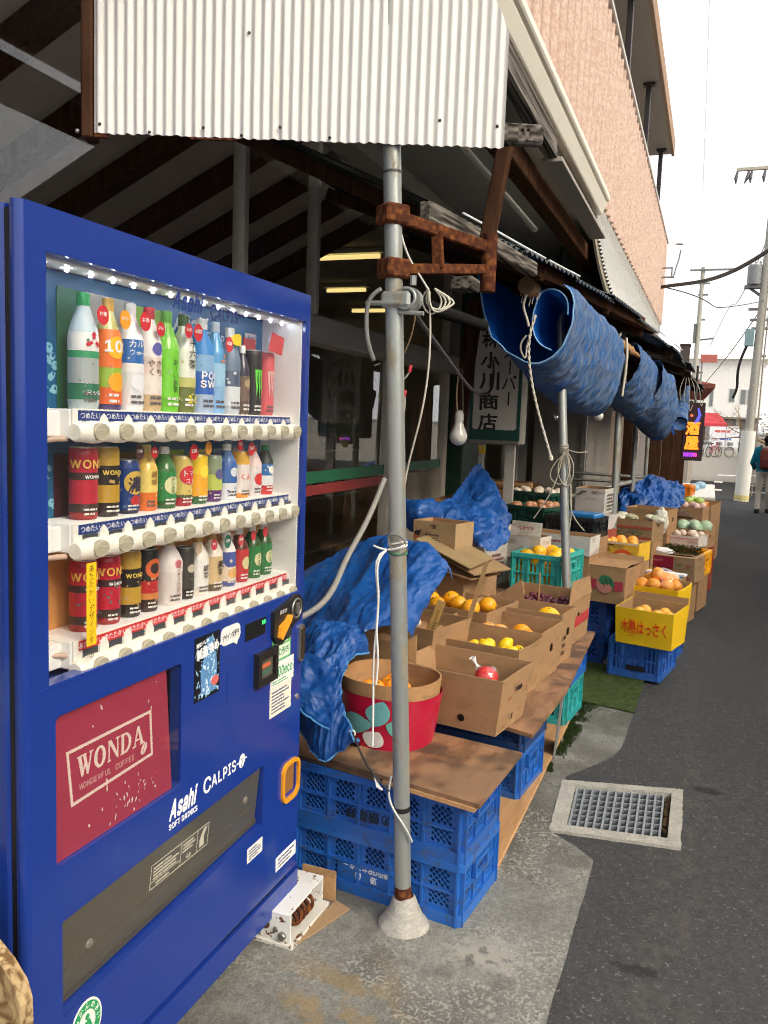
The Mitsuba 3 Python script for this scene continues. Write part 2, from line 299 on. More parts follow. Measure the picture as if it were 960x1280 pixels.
# ---------------------------------------------------------------- lettering (outlines of the characters used, so that no file is read)
# brush strokes of the Japanese characters used, each a list of x, y pairs on a 100 unit square (y up)
STROKES = {
 '小': [[50, 95, 50, 10, 38, 18], [27, 66, 10, 30], [70, 66, 90, 30]],
 '川': [[20, 90, 20, 45, 8, 8], [50, 85, 50, 20], [82, 92, 82, 5]],
 '商': [[50, 98, 50, 84], [10, 83, 90, 83], [32, 80, 38, 68], [68, 80, 62, 68], [14, 65, 14, 4], [14, 65, 86, 65, 86, 8, 76, 12], [42, 64, 38, 52, 26, 46], [58, 64, 58, 50, 74, 50], [34, 38, 34, 14], [34, 38, 66, 38, 66, 14], [34, 16, 66, 16]],
 '店': [[52, 98, 52, 86], [16, 84, 90, 84], [18, 84, 16, 40, 4, 4], [54, 78, 54, 42], [54, 60, 84, 60], [34, 40, 34, 8], [34, 40, 80, 40, 80, 8], [34, 10, 80, 10]],
 '株': [[24, 94, 24, 6], [6, 68, 42, 68], [24, 64, 6, 30], [26, 56, 40, 40], [56, 86, 46, 62], [50, 72, 94, 72], [42, 48, 98, 48], [70, 94, 70, 4], [68, 46, 44, 16], [72, 46, 96, 16]],
 'ス': [[18, 82, 78, 82, 56, 42, 12, 8], [56, 44, 88, 8]],
 'ー': [[10, 48, 90, 48]],
 'パ': [[34, 74, 26, 40, 8, 12], [62, 78, 78, 46, 90, 12], [86, 96, 94, 92, 94, 84, 86, 82, 82, 90, 86, 96]],
 'ピ': [[24, 90, 24, 18, 34, 10, 84, 10], [24, 52, 74, 66], [86, 96, 94, 92, 94, 84, 86, 82, 82, 90, 86, 96]],
 'マ': [[10, 82, 88, 82, 70, 54, 50, 34], [34, 50, 66, 12]],
 'ン': [[14, 80, 36, 64], [12, 12, 48, 24, 88, 66]],
 'ト': [[34, 94, 34, 4], [36, 60, 80, 38]],
 '木': [[10, 68, 90, 68], [50, 96, 50, 4], [48, 66, 10, 20], [52, 66, 92, 20]],
 '熟': [[26, 98, 26, 88], [6, 86, 48, 86], [12, 76, 42, 76, 42, 64, 12, 64, 12, 76], [10, 56, 40, 56, 28, 46], [28, 48, 28, 28, 18, 32], [6, 40, 48, 44], [56, 76, 80, 76, 80, 40, 92, 32, 94, 42], [68, 96, 66, 56, 52, 30], [56, 60, 66, 52], [12, 18, 6, 6], [36, 18, 40, 6], [60, 18, 66, 6], [84, 20, 94, 6]],
 'は': [[18, 88, 12, 50, 18, 10, 24, 26], [38, 66, 92, 66], [68, 90, 68, 22, 56, 12, 42, 18, 46, 28, 66, 26, 92, 12]],
 'っ': [[16, 44, 50, 56, 78, 48, 82, 30, 66, 14, 40, 8]],
 'さ': [[12, 70, 86, 78], [42, 94, 56, 64, 74, 46, 50, 50], [22, 40, 18, 20, 36, 8, 72, 10]],
 'く': [[66, 92, 26, 52, 70, 8]],
 '横': [[22, 94, 22, 6], [4, 70, 40, 70], [20, 66, 4, 30], [24, 58, 38, 42], [48, 82, 94, 82], [60, 94, 60, 66], [82, 94, 82, 66], [42, 66, 98, 66], [50, 54, 92, 54, 92, 24, 50, 24, 50, 54], [50, 39, 92, 39], [71, 66, 71, 24], [58, 20, 42, 4], [82, 20, 96, 4]],
 '田': [[12, 86, 88, 86, 88, 8, 12, 8, 12, 86], [12, 47, 88, 47], [50, 86, 50, 8]],
 'セ': [[8, 56, 86, 70, 66, 44], [36, 90, 36, 20, 48, 10, 86, 10]],
 'タ': [[40, 94, 30, 62, 8, 38], [36, 78, 82, 78, 66, 38, 24, 4], [34, 56, 62, 40]],
 '通': [[10, 90, 20, 78], [6, 62, 24, 62, 24, 24, 8, 8], [20, 20, 40, 8, 96, 8], [40, 92, 88, 92, 62, 80], [44, 74, 44, 20], [44, 74, 92, 74, 92, 22], [44, 57, 92, 57], [44, 40, 92, 40], [68, 74, 68, 20]],
 '函': [[22, 92, 78, 92, 52, 74], [52, 74, 52, 22, 42, 26], [30, 66, 40, 58], [46, 46, 26, 30], [74, 66, 58, 50], [60, 44, 78, 28], [12, 66, 12, 8, 88, 8], [88, 66, 88, 8]],
 'の': [[52, 78, 46, 40, 26, 16, 12, 36, 26, 70, 56, 82, 84, 64, 84, 32, 56, 10]],
 '頭': [[6, 88, 44, 88], [12, 74, 38, 74, 38, 54, 12, 54, 12, 74], [14, 44, 20, 24], [36, 44, 30, 24], [4, 14, 46, 20], [50, 92, 96, 92], [72, 92, 66, 78], [56, 76, 90, 76, 90, 24, 56, 24, 56, 76], [56, 60, 90, 60], [56, 42, 90, 42], [64, 22, 50, 4], [82, 22, 96, 4]],
 '鶏': [[40, 96, 8, 88], [12, 80, 16, 68], [26, 82, 28, 70], [42, 84, 36, 70], [26, 66, 10, 52, 34, 52], [4, 38, 48, 38], [26, 50, 24, 28, 4, 6], [28, 36, 46, 8], [70, 98, 64, 86], [56, 86, 56, 34], [56, 86, 90, 86, 90, 60, 56, 60], [56, 73, 90, 73], [56, 47, 96, 47], [56, 34, 94, 34, 90, 6, 80, 10], [54, 24, 50, 10], [64, 24, 66, 12], [76, 24, 80, 14]],
 '卵': [[40, 94, 14, 84, 14, 24, 40, 32], [40, 84, 36, 40, 10, 4], [26, 66, 32, 56], [60, 88, 60, 4], [60, 88, 92, 88, 92, 26, 78, 28], [72, 70, 78, 58]],
 '甘': [[6, 72, 94, 72], [26, 94, 26, 8], [74, 94, 74, 8], [26, 42, 74, 42], [26, 10, 74, 10]],
 '夏': [[8, 92, 92, 92], [50, 92, 44, 80], [26, 78, 76, 78, 76, 46, 26, 46, 26, 78], [26, 67, 76, 67], [26, 56, 76, 56], [40, 44, 14, 24], [34, 34, 72, 34, 46, 14, 10, 4], [34, 26, 60, 12, 92, 4]],
 'み': [[18, 84, 50, 84, 34, 40, 16, 22, 10, 36, 34, 46, 90, 28], [78, 62, 72, 30, 52, 8]],
 'か': [[8, 66, 56, 70, 56, 40, 42, 10, 30, 18], [36, 92, 26, 50, 8, 14], [72, 78, 86, 62, 92, 46]],
 'ん': [[48, 94, 10, 8, 36, 46, 50, 42, 52, 16, 66, 8, 92, 34]],
 'な': [[8, 72, 52, 76], [34, 92, 26, 64, 8, 40], [64, 80, 86, 68], [64, 54, 64, 20, 48, 10, 36, 18, 44, 28, 64, 26, 88, 12]],
 'め': [[22, 80, 34, 34, 46, 18], [60, 90, 46, 40, 24, 14, 10, 28, 20, 56, 54, 68, 82, 58, 86, 34, 58, 8]],
 'す': [[8, 76, 92, 76], [56, 94, 56, 42, 44, 34, 36, 44, 46, 54, 58, 46, 54, 22, 34, 4]],
 'つ': [[6, 62, 46, 78, 80, 70, 90, 48, 72, 24, 36, 12]],
 'た': [[8, 76, 58, 78], [34, 94, 10, 10], [50, 54, 88, 54], [50, 28, 54, 14, 90, 12]],
 'い': [[14, 80, 16, 34, 28, 14, 38, 30], [72, 76, 90, 36]],
 'あ': [[12, 76, 84, 80], [42, 94, 40, 40, 48, 10], [66, 66, 46, 24, 22, 12, 12, 28, 36, 52, 70, 54, 90, 36, 60, 6]],
 '照': [[10, 92, 38, 92, 38, 44, 10, 44, 10, 92], [10, 68, 38, 68], [50, 90, 92, 90, 88, 66, 78, 70], [66, 90, 48, 66], [52, 58, 90, 58, 90, 38, 52, 38, 52, 58], [12, 22, 6, 4], [36, 22, 38, 6], [60, 22, 64, 6], [86, 22, 94, 4]],
 '明': [[8, 86, 38, 86, 38, 24, 8, 24, 8, 86], [8, 55, 38, 55], [54, 92, 54, 44, 40, 6], [54, 92, 90, 92, 90, 8, 78, 12], [54, 68, 90, 68], [54, 44, 90, 44]],
 '刺': [[6, 80, 54, 80], [30, 96, 30, 4], [10, 62, 10, 40], [10, 62, 50, 62, 50, 42, 42, 42], [28, 40, 4, 14], [32, 40, 54, 18], [66, 84, 66, 30], [88, 96, 88, 6, 76, 12]],
 '激': [[8, 90, 18, 80], [4, 62, 14, 54], [4, 6, 20, 40], [38, 98, 34, 86], [26, 86, 50, 86, 50, 58, 26, 58, 26, 86], [26, 72, 50, 72], [22, 46, 54, 46], [38, 56, 38, 46], [32, 46, 24, 6], [32, 32, 50, 32, 46, 6], [68, 96, 56, 60], [64, 76, 96, 76], [86, 76, 78, 40, 52, 4], [66, 60, 78, 28, 98, 4]],
 '強': [[6, 90, 34, 90, 34, 70, 8, 70, 6, 48, 36, 48, 34, 8, 22, 12], [64, 94, 50, 74, 88, 78], [78, 88, 90, 70], [48, 62, 92, 62, 92, 36, 48, 36, 48, 62], [70, 74, 70, 12], [44, 10, 88, 16], [82, 26, 94, 6]],
 'デ': [[20, 84, 66, 84], [8, 60, 90, 60], [50, 60, 46, 30, 22, 4], [76, 96, 80, 84], [88, 98, 92, 86]],
 'ザ': [[6, 66, 90, 66], [28, 88, 28, 38], [66, 88, 64, 36, 36, 4], [78, 98, 82, 86], [90, 98, 94, 86]],
 'イ': [[78, 90, 52, 62, 10, 42], [54, 62, 54, 4]],
 '変': [[50, 98, 50, 86], [8, 84, 92, 84], [40, 84, 34, 56, 22, 50], [62, 84, 62, 54, 54, 54], [22, 72, 10, 58], [78, 72, 90, 58], [40, 48, 12, 24], [36, 38, 74, 38, 46, 12, 8, 2], [36, 30, 62, 12, 94, 2]],
 '更': [[8, 90, 92, 90], [20, 76, 80, 76, 80, 38, 20, 38, 20, 76], [20, 57, 80, 57], [50, 90, 46, 40, 10, 2], [26, 30, 52, 12, 94, 2]],
 '中': [[14, 72, 86, 72, 86, 36, 14, 36, 14, 72], [50, 96, 50, 2]],
 '酒': [[10, 90, 20, 80], [4, 62, 14, 54], [4, 6, 22, 42], [30, 90, 98, 90], [36, 70, 92, 70, 92, 6, 36, 6, 36, 70], [56, 90, 54, 48, 44, 40], [74, 90, 74, 46, 88, 46], [36, 24, 92, 24]],
 '屋': [[16, 92, 88, 92, 88, 74, 16, 74], [16, 92, 16, 50, 4, 4], [28, 60, 92, 60], [56, 60, 40, 44, 80, 46], [74, 54, 86, 40], [30, 26, 88, 26], [58, 42, 58, 6], [20, 6, 96, 6]],
 '十': [[8, 54, 92, 54], [50, 94, 50, 4]],
 '六': [[50, 96, 50, 80], [6, 70, 94, 70], [36, 52, 10, 8], [62, 52, 90, 8]],
 '茶': [[6, 86, 94, 86], [32, 96, 32, 78], [68, 96, 68, 78], [50, 76, 6, 46], [50, 76, 94, 46], [22, 38, 78, 38], [50, 52, 50, 4], [36, 28, 20, 10], [64, 28, 82, 10]],
 'お': [[10, 70, 56, 74], [34, 92, 34, 14, 22, 8, 12, 20, 30, 38, 66, 46, 80, 30, 62, 10], [72, 82, 88, 68]],
 'カ': [[8, 66, 84, 66, 80, 18, 68, 8, 58, 14], [46, 94, 42, 50, 10, 6]],
 'ル': [[28, 84, 28, 44, 6, 10], [58, 90, 58, 12, 92, 42]],
 'ウ': [[50, 96, 50, 80], [14, 58, 14, 78, 86, 78, 82, 50, 62, 20, 32, 4]],
 'ォ': [[14, 56, 86, 56], [60, 72, 60, 8, 48, 12], [58, 54, 16, 16]],
 'や': [[8, 52, 66, 74, 86, 64, 80, 46, 60, 44], [50, 92, 58, 80], [26, 84, 46, 8]],
 'し': [[26, 90, 26, 30, 40, 12, 66, 16, 84, 36]],
 'ち': [[10, 74, 84, 76], [40, 94, 22, 46, 56, 56, 82, 44, 80, 20, 46, 6]],
 'ど': [[24, 88, 34, 52], [72, 66, 28, 42, 24, 18, 44, 10, 80, 12], [76, 94, 80, 84], [90, 96, 94, 86]],
 '三': [[16, 84, 84, 84], [22, 50, 78, 50], [8, 12, 92, 12]],
 'ツ': [[14, 74, 22, 54], [42, 78, 48, 58], [86, 78, 74, 40, 40, 8]],
 '矢': [[34, 96, 18, 64], [28, 78, 80, 78], [8, 50, 92, 50], [52, 78, 48, 40, 8, 4], [54, 46, 92, 4]],
 '得': [[30, 96, 6, 76], [34, 74, 6, 46], [22, 58, 22, 4], [46, 92, 86, 92, 86, 60, 46, 60, 46, 92], [46, 76, 86, 76], [40, 48, 94, 48], [36, 32, 98, 32], [78, 48, 78, 6, 66, 10], [48, 24, 58, 14]],
 '濃': [[10, 90, 18, 80], [4, 62, 12, 54], [4, 6, 20, 42], [34, 92, 90, 92, 90, 64, 34, 64, 34, 92], [34, 78, 90, 78], [52, 98, 52, 64], [72, 98, 72, 64], [28, 54, 96, 54], [32, 54, 22, 4], [40, 42, 88, 42], [36, 30, 96, 30], [50, 30, 48, 6, 66, 14], [60, 28, 96, 4], [88, 24, 72, 14]],
 '緑': [[26, 96, 10, 76, 24, 72], [38, 82, 10, 52, 40, 54], [26, 50, 26, 4], [12, 38, 6, 16], [38, 38, 44, 22], [54, 92, 86, 92, 86, 62], [54, 77, 86, 77], [48, 60, 98, 60], [72, 60, 72, 6, 62, 10], [54, 46, 64, 38], [48, 14, 66, 28], [92, 48, 78, 36], [76, 32, 96, 8]],
 '柿': [[22, 94, 22, 6], [4, 70, 40, 70], [20, 66, 4, 30], [24, 58, 38, 42], [70, 98, 70, 84], [46, 80, 96, 80], [52, 60, 52, 18], [52, 60, 92, 60, 92, 20, 84, 22], [71, 82, 71, 2]],
 '白': [[50, 96, 38, 80], [16, 78, 84, 78, 84, 6, 16, 6, 16, 78], [16, 42, 84, 42]],
 '西': [[8, 88, 92, 88], [14, 64, 86, 64, 86, 6, 14, 6, 14, 64], [38, 88, 36, 40, 26, 30], [62, 88, 62, 36, 78, 36]],
 '瓜': [[84, 94, 16, 84], [22, 86, 22, 50, 6, 6], [46, 86, 46, 22, 36, 14, 62, 22], [60, 40, 68, 16], [62, 88, 70, 44, 94, 8]],
 '返': [[10, 90, 20, 78], [6, 60, 24, 60, 24, 24, 8, 8], [20, 20, 40, 8, 96, 8], [38, 88, 92, 88], [44, 88, 42, 48, 34, 24], [46, 66, 84, 66, 70, 40, 44, 20], [52, 54, 90, 22]],
 '却': [[8, 78, 52, 78], [30, 94, 30, 50], [4, 50, 56, 50], [28, 50, 10, 16, 50, 22], [42, 36, 54, 12], [66, 88, 66, 4], [66, 88, 92, 88, 92, 30, 80, 32]],
 '切': [[6, 60, 46, 70], [24, 92, 24, 20, 44, 28], [48, 82, 92, 82, 90, 14, 76, 8], [66, 82, 62, 40, 40, 6]],
 '冷': [[10, 86, 20, 70], [8, 10, 26, 46], [60, 96, 30, 54], [60, 96, 96, 54], [48, 58, 76, 58], [40, 40, 84, 40, 68, 16], [60, 26, 74, 4]],
}
GLYPHS = {}
def glyph(ch, wide=7.5):
    """(polygon on a 96 unit square, advance) of one character."""
    if (ch, wide) not in GLYPHS:
        if ch in STROKES:
            g = unary_union([LineString(np.array(s, float).reshape(-1, 2)).buffer(wide / 2, quad_segs=2, cap_style='round' if len(s) > 4 else 'square') for s in STROKES[ch]])
            g = affinity.translate(affinity.scale(g, 0.90, 0.90, origin=(0, 0)), 3, -9); adv = 96
        else:
            m = meshkit.text_mesh(ch, 70, 1.0, bold=True); up = m.face_normals[:, 2] > 0.5
            g = unary_union([Polygon(t[:, :2]).buffer(0.02) for t in m.triangles[up]]); adv = g.bounds[2] + 7
        GLYPHS[ch, wide] = (g, adv)
    return GLYPHS[ch, wide]

def text2d(s, h, vertical=False, skew=0.0, stretch=1.0, fat=0.0, pitch=None):
    """A polygon in metres. Horizontal text starts at the origin on its base line; vertical text hangs down from the origin, centred on x = 0."""
    out, x, k = [], 0.0, h / 72.0
    for ch in s:
        if ch == ' ': x += 30; continue
        g, adv = glyph(ch, 7.5 + (1.6 * fat if ch in STROKES else 0))
        if vertical:
            if ch == 'ー': g = affinity.rotate(g, 90, origin=(48, 36))
            out.append(affinity.translate(g, -48, -x - 80)); x += pitch or 98
        else:
            out.append(affinity.translate(g.buffer(fat * 0.7) if fat and ch not in STROKES else g, x, 0)); x += pitch or adv
    g = unary_union(out)
    return affinity.affine_transform(g, [k * stretch, k * skew, 0, k, 0, 0]).simplify(0.004 * h)

FX, FY = (lambda x, y, z: frame((x, y, z), (0, 1, 0), (0, 0, 1))), (lambda x, y, z: frame((x, y, z), (1, 0, 0), (0, 0, 1)))   # facing the street (+x), facing down the street (-y)
def width2d(g): return g.bounds[2] - g.bounds[0]
def fit(g, w, h):
    b = g.bounds; return affinity.scale(affinity.translate(g, -b[0], -b[1]), w / (b[2] - b[0]), h / (b[3] - b[1]), origin=(0, 0))
def rrect(x0, y0, x1, y1, r): return sbox(x0 + r, y0 + r, x1 - r, y1 - r).buffer(r, quad_segs=5)
def fineprint(w, h, rows, seed):
    """Lines of print too small to read."""
    R, out, dy = random.Random(seed), [], h / rows
    for i in range(rows):
        x = 0.0; end = w * R.uniform(0.6, 1)
        while x < end:
            l = R.uniform(0.3, 1.3) * dy; out.append(sbox(x, h - (i + 0.8) * dy, min(x + l, end), h - (i + 0.32) * dy)); x += l + 0.18 * dy
    return unary_union(out)
# ---------------------------------------------------------------- the setting: road, forecourt, drain
def zg(y):
    return float(np.interp(y, [-100, 6, 18, 35, 65, 120, 400], [0, 0, -0.14, -0.12, 0.03, 0.1, 0.1]))
def poly_sheet(poly, z, depth=None):
    v, f = trimesh.creation.triangulate_polygon(poly, engine='earcut')
    return trimesh.Trimesh(np.c_[v, np.full(len(v), z)], f, process=False)

GO = [(-0.484, 3.484), (-0.007, 3.612), (0.001, 3.087), (-0.455, 3.021)]     # outer edge of the drain's concrete rim
GI = [(-0.425, 3.455), (-0.048, 3.555), (-0.045, 3.140), (-0.403, 3.082)]     # the opening in it
near = sbox(-60, -40, 60, 5).difference(Polygon(GO))
ys = np.r_[np.linspace(5, 40, 36), np.linspace(45, 120, 16), [200, 400]]
strip = np.array([[(x, y, zg(y)) for x in (-300, -60, -8, 0, 8, 60, 300)] for y in ys])
obj('road', cat_(poly_sheet(near, 0), grid_mesh(strip)), 'asphalt', kind='structure', label='dark worn asphalt lane running past the stall')

pad = Polygon([(-6, -3), (-0.29, -3), (-0.282, 2.0), (-0.275, 2.867), (-0.36, 2.95), (-0.444, 3.006), (-0.455, 3.021), (-0.484, 3.484), (-0.479, 3.558), (-0.40, 3.70), (-0.32, 3.86), (-0.291, 3.999), (-0.281, 4.486), (-0.27, 5.5), (-0.25, 6.0), (-6, 6.0)])
e0 = pad.exterior.segmentize(0.03)
pts = np.array(e0.coords)[:-1]
w = meshkit.noise(np.c_[pts * 22, np.zeros(len(pts))], 4) - 0.5
pts[:, 0] += 0.004 * w * (pts[:, 0] > -1)
obj('forecourt', trimesh.creation.extrude_polygon(Polygon(pts).buffer(0).difference(Polygon(GO).buffer(0.003)), 0.014, engine='earcut').apply_translation((0, 0, -0.006)), 'concrete', kind='structure', label='stained concrete forecourt in front of the shop')

drain = thing('drain_grate', 'galvanised steel drain grating set in a pale concrete rim', 'drain')
def wob(q, s):
    r = np.array(Polygon(q).exterior.segmentize(0.03).coords)[:-1]
    return Polygon(r + 0.006 * (meshkit.noise(np.c_[r * 40, np.zeros(len(r))], s)[:, None] - 0.5))
obj('rim', ext(wob(GO, 1).buffer(0.002).difference(Polygon(GI)), 0.30).apply_translation((0, 0, -0.288)), 'cement', parent=drain)
obj('pit_floor', poly_sheet(Polygon(GI).buffer(0.01), -0.27), 'matte', (0.22, 0.21, 0.195), parent=drain)
gi = [np.array(p) for p in GI]
def gq(u, v): return (1 - v) * ((1 - u) * gi[3] + u * gi[2]) + v * ((1 - u) * gi[0] + u * gi[1])
def bar(p, q, wd, z0, z1):
    d = (q - p) / np.linalg.norm(q - p); n = np.array([-d[1], d[0]]) * wd / 2
    return ext(Polygon([p + n, q + n, q - n, p - n]), z1 - z0).apply_translation((0, 0, z0))
for i in range(12):
    u = 0.02 + 0.90 * i / 11
    obj('bar', bar(gq(u, 0.02), gq(u, 0.97), 0.0075, -0.034, 0.006), 'satin', (0.24, 0.255, 0.275), parent=drain)
for i in range(8):
    v = 0.03 + 0.93 * i / 7
    obj('cross_bar', bar(gq(0.015, v), gq(0.925, v), 0.006, -0.030, 0.0035), 'satin', (0.20, 0.215, 0.235), parent=drain)
obj('debris', cat_(*[mv(trimesh.creation.icosphere(1, 0.008), trimesh.transformations.translation_matrix([*gq(0.965 + 0.012 * rnd.uniform(-1, 1), rnd.uniform(0.05, 0.95)), -0.012 + 0.008 * rnd.random()]) @ np.diag([1.2, rnd.uniform(0.8, 2), 0.7, 1])) for _ in range(34)]), 'matte', (0.09, 0.06, 0.035), parent=drain, kind='stuff')

obj('turf_mat', ext(Polygon([(-0.275, 4.50), (-0.272, 5.10), (-0.30, 5.35), (-1.0, 5.4), (-0.98, 4.52), (-0.62, 4.56), (-0.495, 4.55)]), 0.008).apply_translation((0, 0, 0.009)), 'turf',
    label='dark green artificial turf mat lying on the concrete beside the crates', cat='mat')
moss_r = np.random.default_rng(3); tri = []
for _ in range(5200):
    t = moss_r.random(); y = 3.55 + 1.05 * t; x = -0.585 + 0.10 * moss_r.beta(1.2, 2.4) * (0.6 + 0.8 * t)
    if meshkit.noise(np.array([[x * 30, y * 18, 0]]))[0] < 0.42: continue
    h = 0.012 * moss_r.random() + 0.004; a = moss_r.random() * 6.28; b = 0.0035
    tri.append([(x + b * math.cos(a), y + b * math.sin(a), 0.008), (x - b * math.cos(a), y - b * math.sin(a), 0.008), (x + 0.006 * moss_r.normal() * 0.6, y + 0.006 * moss_r.normal() * 0.6, 0.008 + h)])
tri = np.array(tri).reshape(-1, 3)
obj('moss', (tri, np.arange(len(tri)).reshape(-1, 3)), 'matte', (0.035, 0.055, 0.018), kind='stuff', label='green moss growing along the foot of the plank', cat='moss')

# white road markings of the far crossing
for i, (x0, x1, y0, y1) in enumerate([(0.12, 0.36, 25.2, 25.9), (0.16, 0.42, 29.2, 30.0), (0.85, 1.60, 28.4, 28.7), (0.70, 1.6, 25.3, 25.55)]):
    obj('road_marking', bx(x0, x1, y0, y1, zg(y0) + 0.004, zg(y0) + 0.010), 'matte', (0.62, 0.62, 0.6), kind='structure')
for i, (x0, x1, y0, y1) in enumerate([(0.30, 1.30, 34.0, 34.5), (1.40, 2.20, 35.0, 35.6)]):
    obj('road_marking', bx(x0, x1, y0, y1, zg(34) + 0.004, zg(34) + 0.012), 'matte', (0.75, 0.75, 0.72), kind='structure')

# ---------------------------------------------------------------- the shop: a two-storey building with an open corridor over the pavement
shop = thing('shop_building', 'two storey shop building with pink ribbed upper wall and dark glass front', 'building')
P = lambda name, mesh, mat, col=None, **k: obj(name, mesh, mat, col, parent=shop, **k)
# upper parapet with vertical ribs
yy = np.arange(-2.0, 15.9, 0.0125); ph = ((yy + 2) / 0.236) % 1
rx = -1.035 + 0.065 * (0.5 - 0.5 * np.cos(2 * np.pi * ph)) ** 0.55
prof = np.r_[np.c_[rx, yy], [(-1.22, 15.9), (-1.22, -2.0)]]
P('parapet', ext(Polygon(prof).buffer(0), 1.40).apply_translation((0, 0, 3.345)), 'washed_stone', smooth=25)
P('coping', bx(-1.24, -0.957, -2, 15.93, 4.745, 4.79, 0.006), 'satin', (0.50, 0.46, 0.42))
P('corridor_slab', bx(-7.0, -1.0, -2, 15.88, 3.20, 3.34), 'matte', (0.40, 0.39, 0.36))
for i in range(7): P('soffit_panel', bx(-2.09, -1.02, -0.4 + 1.82 * i, 1.41 + 1.82 * i, 3.178, 3.192, 0.003), 'matte', (0.50, 0.49, 0.46))
P('gutter', mv(ext(Polygon([(-0.999, 3.195), (-0.962, 3.195), (-0.954, 3.203), (-0.922, 3.278), (-0.924, 3.290), (-0.908, 3.298), (-0.900, 3.31), (-0.900, 3.345), (-0.955, 3.352), (-0.999, 3.352)]), 9.12), np.array([[1, 0, 0, 0], [0, 0, -1, 7.12], [0, 1, 0, 0], [0, 0, 0, 1.0]])), 'satin', (0.68, 0.63, 0.52))
P('upper_wall', bx(-2.5, -2.4, -2, 15.8, 3.36, 6.1), 'matte', (0.5, 0.48, 0.45))
P('end_wall', bx(-7, -1.24, 15.78, 15.9, 0, 4.7), 'matte', (0.42, 0.34, 0.29))
P('corridor_roof', bx(-7, -0.975, -2, 15.2, 6.05, 6.17), 'matte', (0.44, 0.40, 0.36))
P('roof_fascia', bx(-0.97, -0.925, -2, 15.23, 6.02, 6.26, 0.006), 'matte', (0.40, 0.28, 0.21))
for y in (1.9, 4.45, 7.0, 9.55, 12.1, 14.9):
    pk = P('roof_post', bx(-1.15, -1.085, y - 0.032, y + 0.032, 4.75, 6.05, 0.006), 'satin', (0.035, 0.03, 0.035))
    obj('bracket', bx(-1.19, -1.04, y - 0.05, y + 0.05, 6.01, 6.047, 0.004), 'satin', (0.035, 0.03, 0.035), parent=pk)
# ground floor front: low wall, frames, glass
fr = (0.58, 0.54, 0.46)
P('lintel', bx(-2.16, -2.02, -2, 6.9, 1.90, 2.05, 0.01), 'satin', (0.40, 0.38, 0.33))
P('head_beam', bx(-2.2, -2.03, -2, 12, 3.06, 3.176, 0.008), 'matte', (0.52, 0.50, 0.45))
P('low_wall', bx(-2.18, -2.06, -2, 6.9, 0.0, 0.40), 'matte', (0.30, 0.29, 0.27))
for y in (-1.0, 1.2, 3.48, 4.24, 5.44, 6.72):
    P('window_frame', bx(-2.13, -2.065, y - 0.022, y + 0.022, 2.05, 3.06, 0.005), 'satin', fr)
for y in (0.2, 2.2, 3.8, 5.44, 6.72):
    P('window_frame', bx(-2.128, -2.055, y - 0.04, y + 0.04, 0.40, 1.90, 0.006), 'satin', fr)
yb = (-1.0, 1.2, 3.48, 4.24, 5.44, 6.72)
def rect_pane(y0, y1, z0, z1, x=-2.09): return grid_mesh(np.array([[(x, y0, z0), (x, y0, z1)], [(x, y1, z0), (x, y1, z1)]], float))
for a, b in zip(yb[:-1], yb[1:]): P('upper_pane', rect_pane(a, b, 2.05, 3.06), 'pane')
for a, b in ((0.2, 2.2), (2.2, 3.8), (3.8, 5.44), (5.44, 6.72)): P('pane', rect_pane(a, b, 0.40, 1.90, -2.088), 'pane')
for a, b in ((2.25, 3.75), (3.85, 5.39), (5.49, 6.67)):
    P('green_stripe', bx(-2.086, -2.083, a, b, 1.128, 1.196), 'satin', (0.015, 0.16, 0.085))
    P('red_stripe', bx(-2.086, -2.083, a, b, 1.06, 1.118), 'satin', (0.30, 0.035, 0.045))
P('kick_panel', bx(-2.10, -2.078, 5.48, 6.68, 0.40, 1.115, 0.003), 'matte', (0.42, 0.38, 0.31))
P('green_post', bx(-2.14, -1.98, 6.96, 7.46, 0, 3.06, 0.008), 'satin', (0.022, 0.065, 0.042))
for y in (7.50, 8.02, 9.0, 9.55): P('door_frame', bx(-2.12, -2.06, y, y + 0.06, 0, 2.05, 0.005), 'satin', (0.36, 0.34, 0.30))
P('door_pane', rect_pane(7.56, 8.02, 0.1, 2.0), 'pane'); P('door_pane', rect_pane(9.06, 9.55, 0.1, 2.0), 'pane')
for a, b in ((7.57, 8.01), (9.07, 9.54)):
    P('green_stripe', bx(-2.086, -2.083, a, b, 1.128, 1.196), 'satin', (0.015, 0.16, 0.085)); P('red_stripe', bx(-2.086, -2.083, a, b, 1.05, 1.118), 'satin', (0.30, 0.035, 0.07))
P('wall_over_door', bx(-2.16, -2.04, 6.9, 12.0, 2.06, 3.06), 'matte', (0.36, 0.34, 0.31))
P('cross_wall', bx(-2.06, -1.98, 9.62, 9.70, 0, 3.17), 'matte', (0.30, 0.29, 0.27))
dl = P('storeroom_door', bx(-1.90, -1.36, 9.62, 9.66, 0.02, 2.0, 0.004), 'satin', (0.31, 0.29, 0.255))
P('storeroom_frame', cat_(bx(-2.0, -1.32, 9.60, 9.68, 2.01, 2.13), bx(-1.36, -1.31, 9.60, 9.68, 0, 2.01)), 'satin', (0.27, 0.26, 0.235))
P('storeroom_wall', bx(-2.05, -1.31, 9.66, 9.74, 2.13, 3.17), 'matte', (0.32, 0.30, 0.27))
P('storeroom_side', bx(-1.36, -1.31, 9.74, 12, 0, 3.17), 'matte', (0.32, 0.30, 0.27))
P('back_room_wall', bx(-2.3, -2.2, 12, 15.8, 0, 3.17), 'matte', (0.32, 0.30, 0.27))
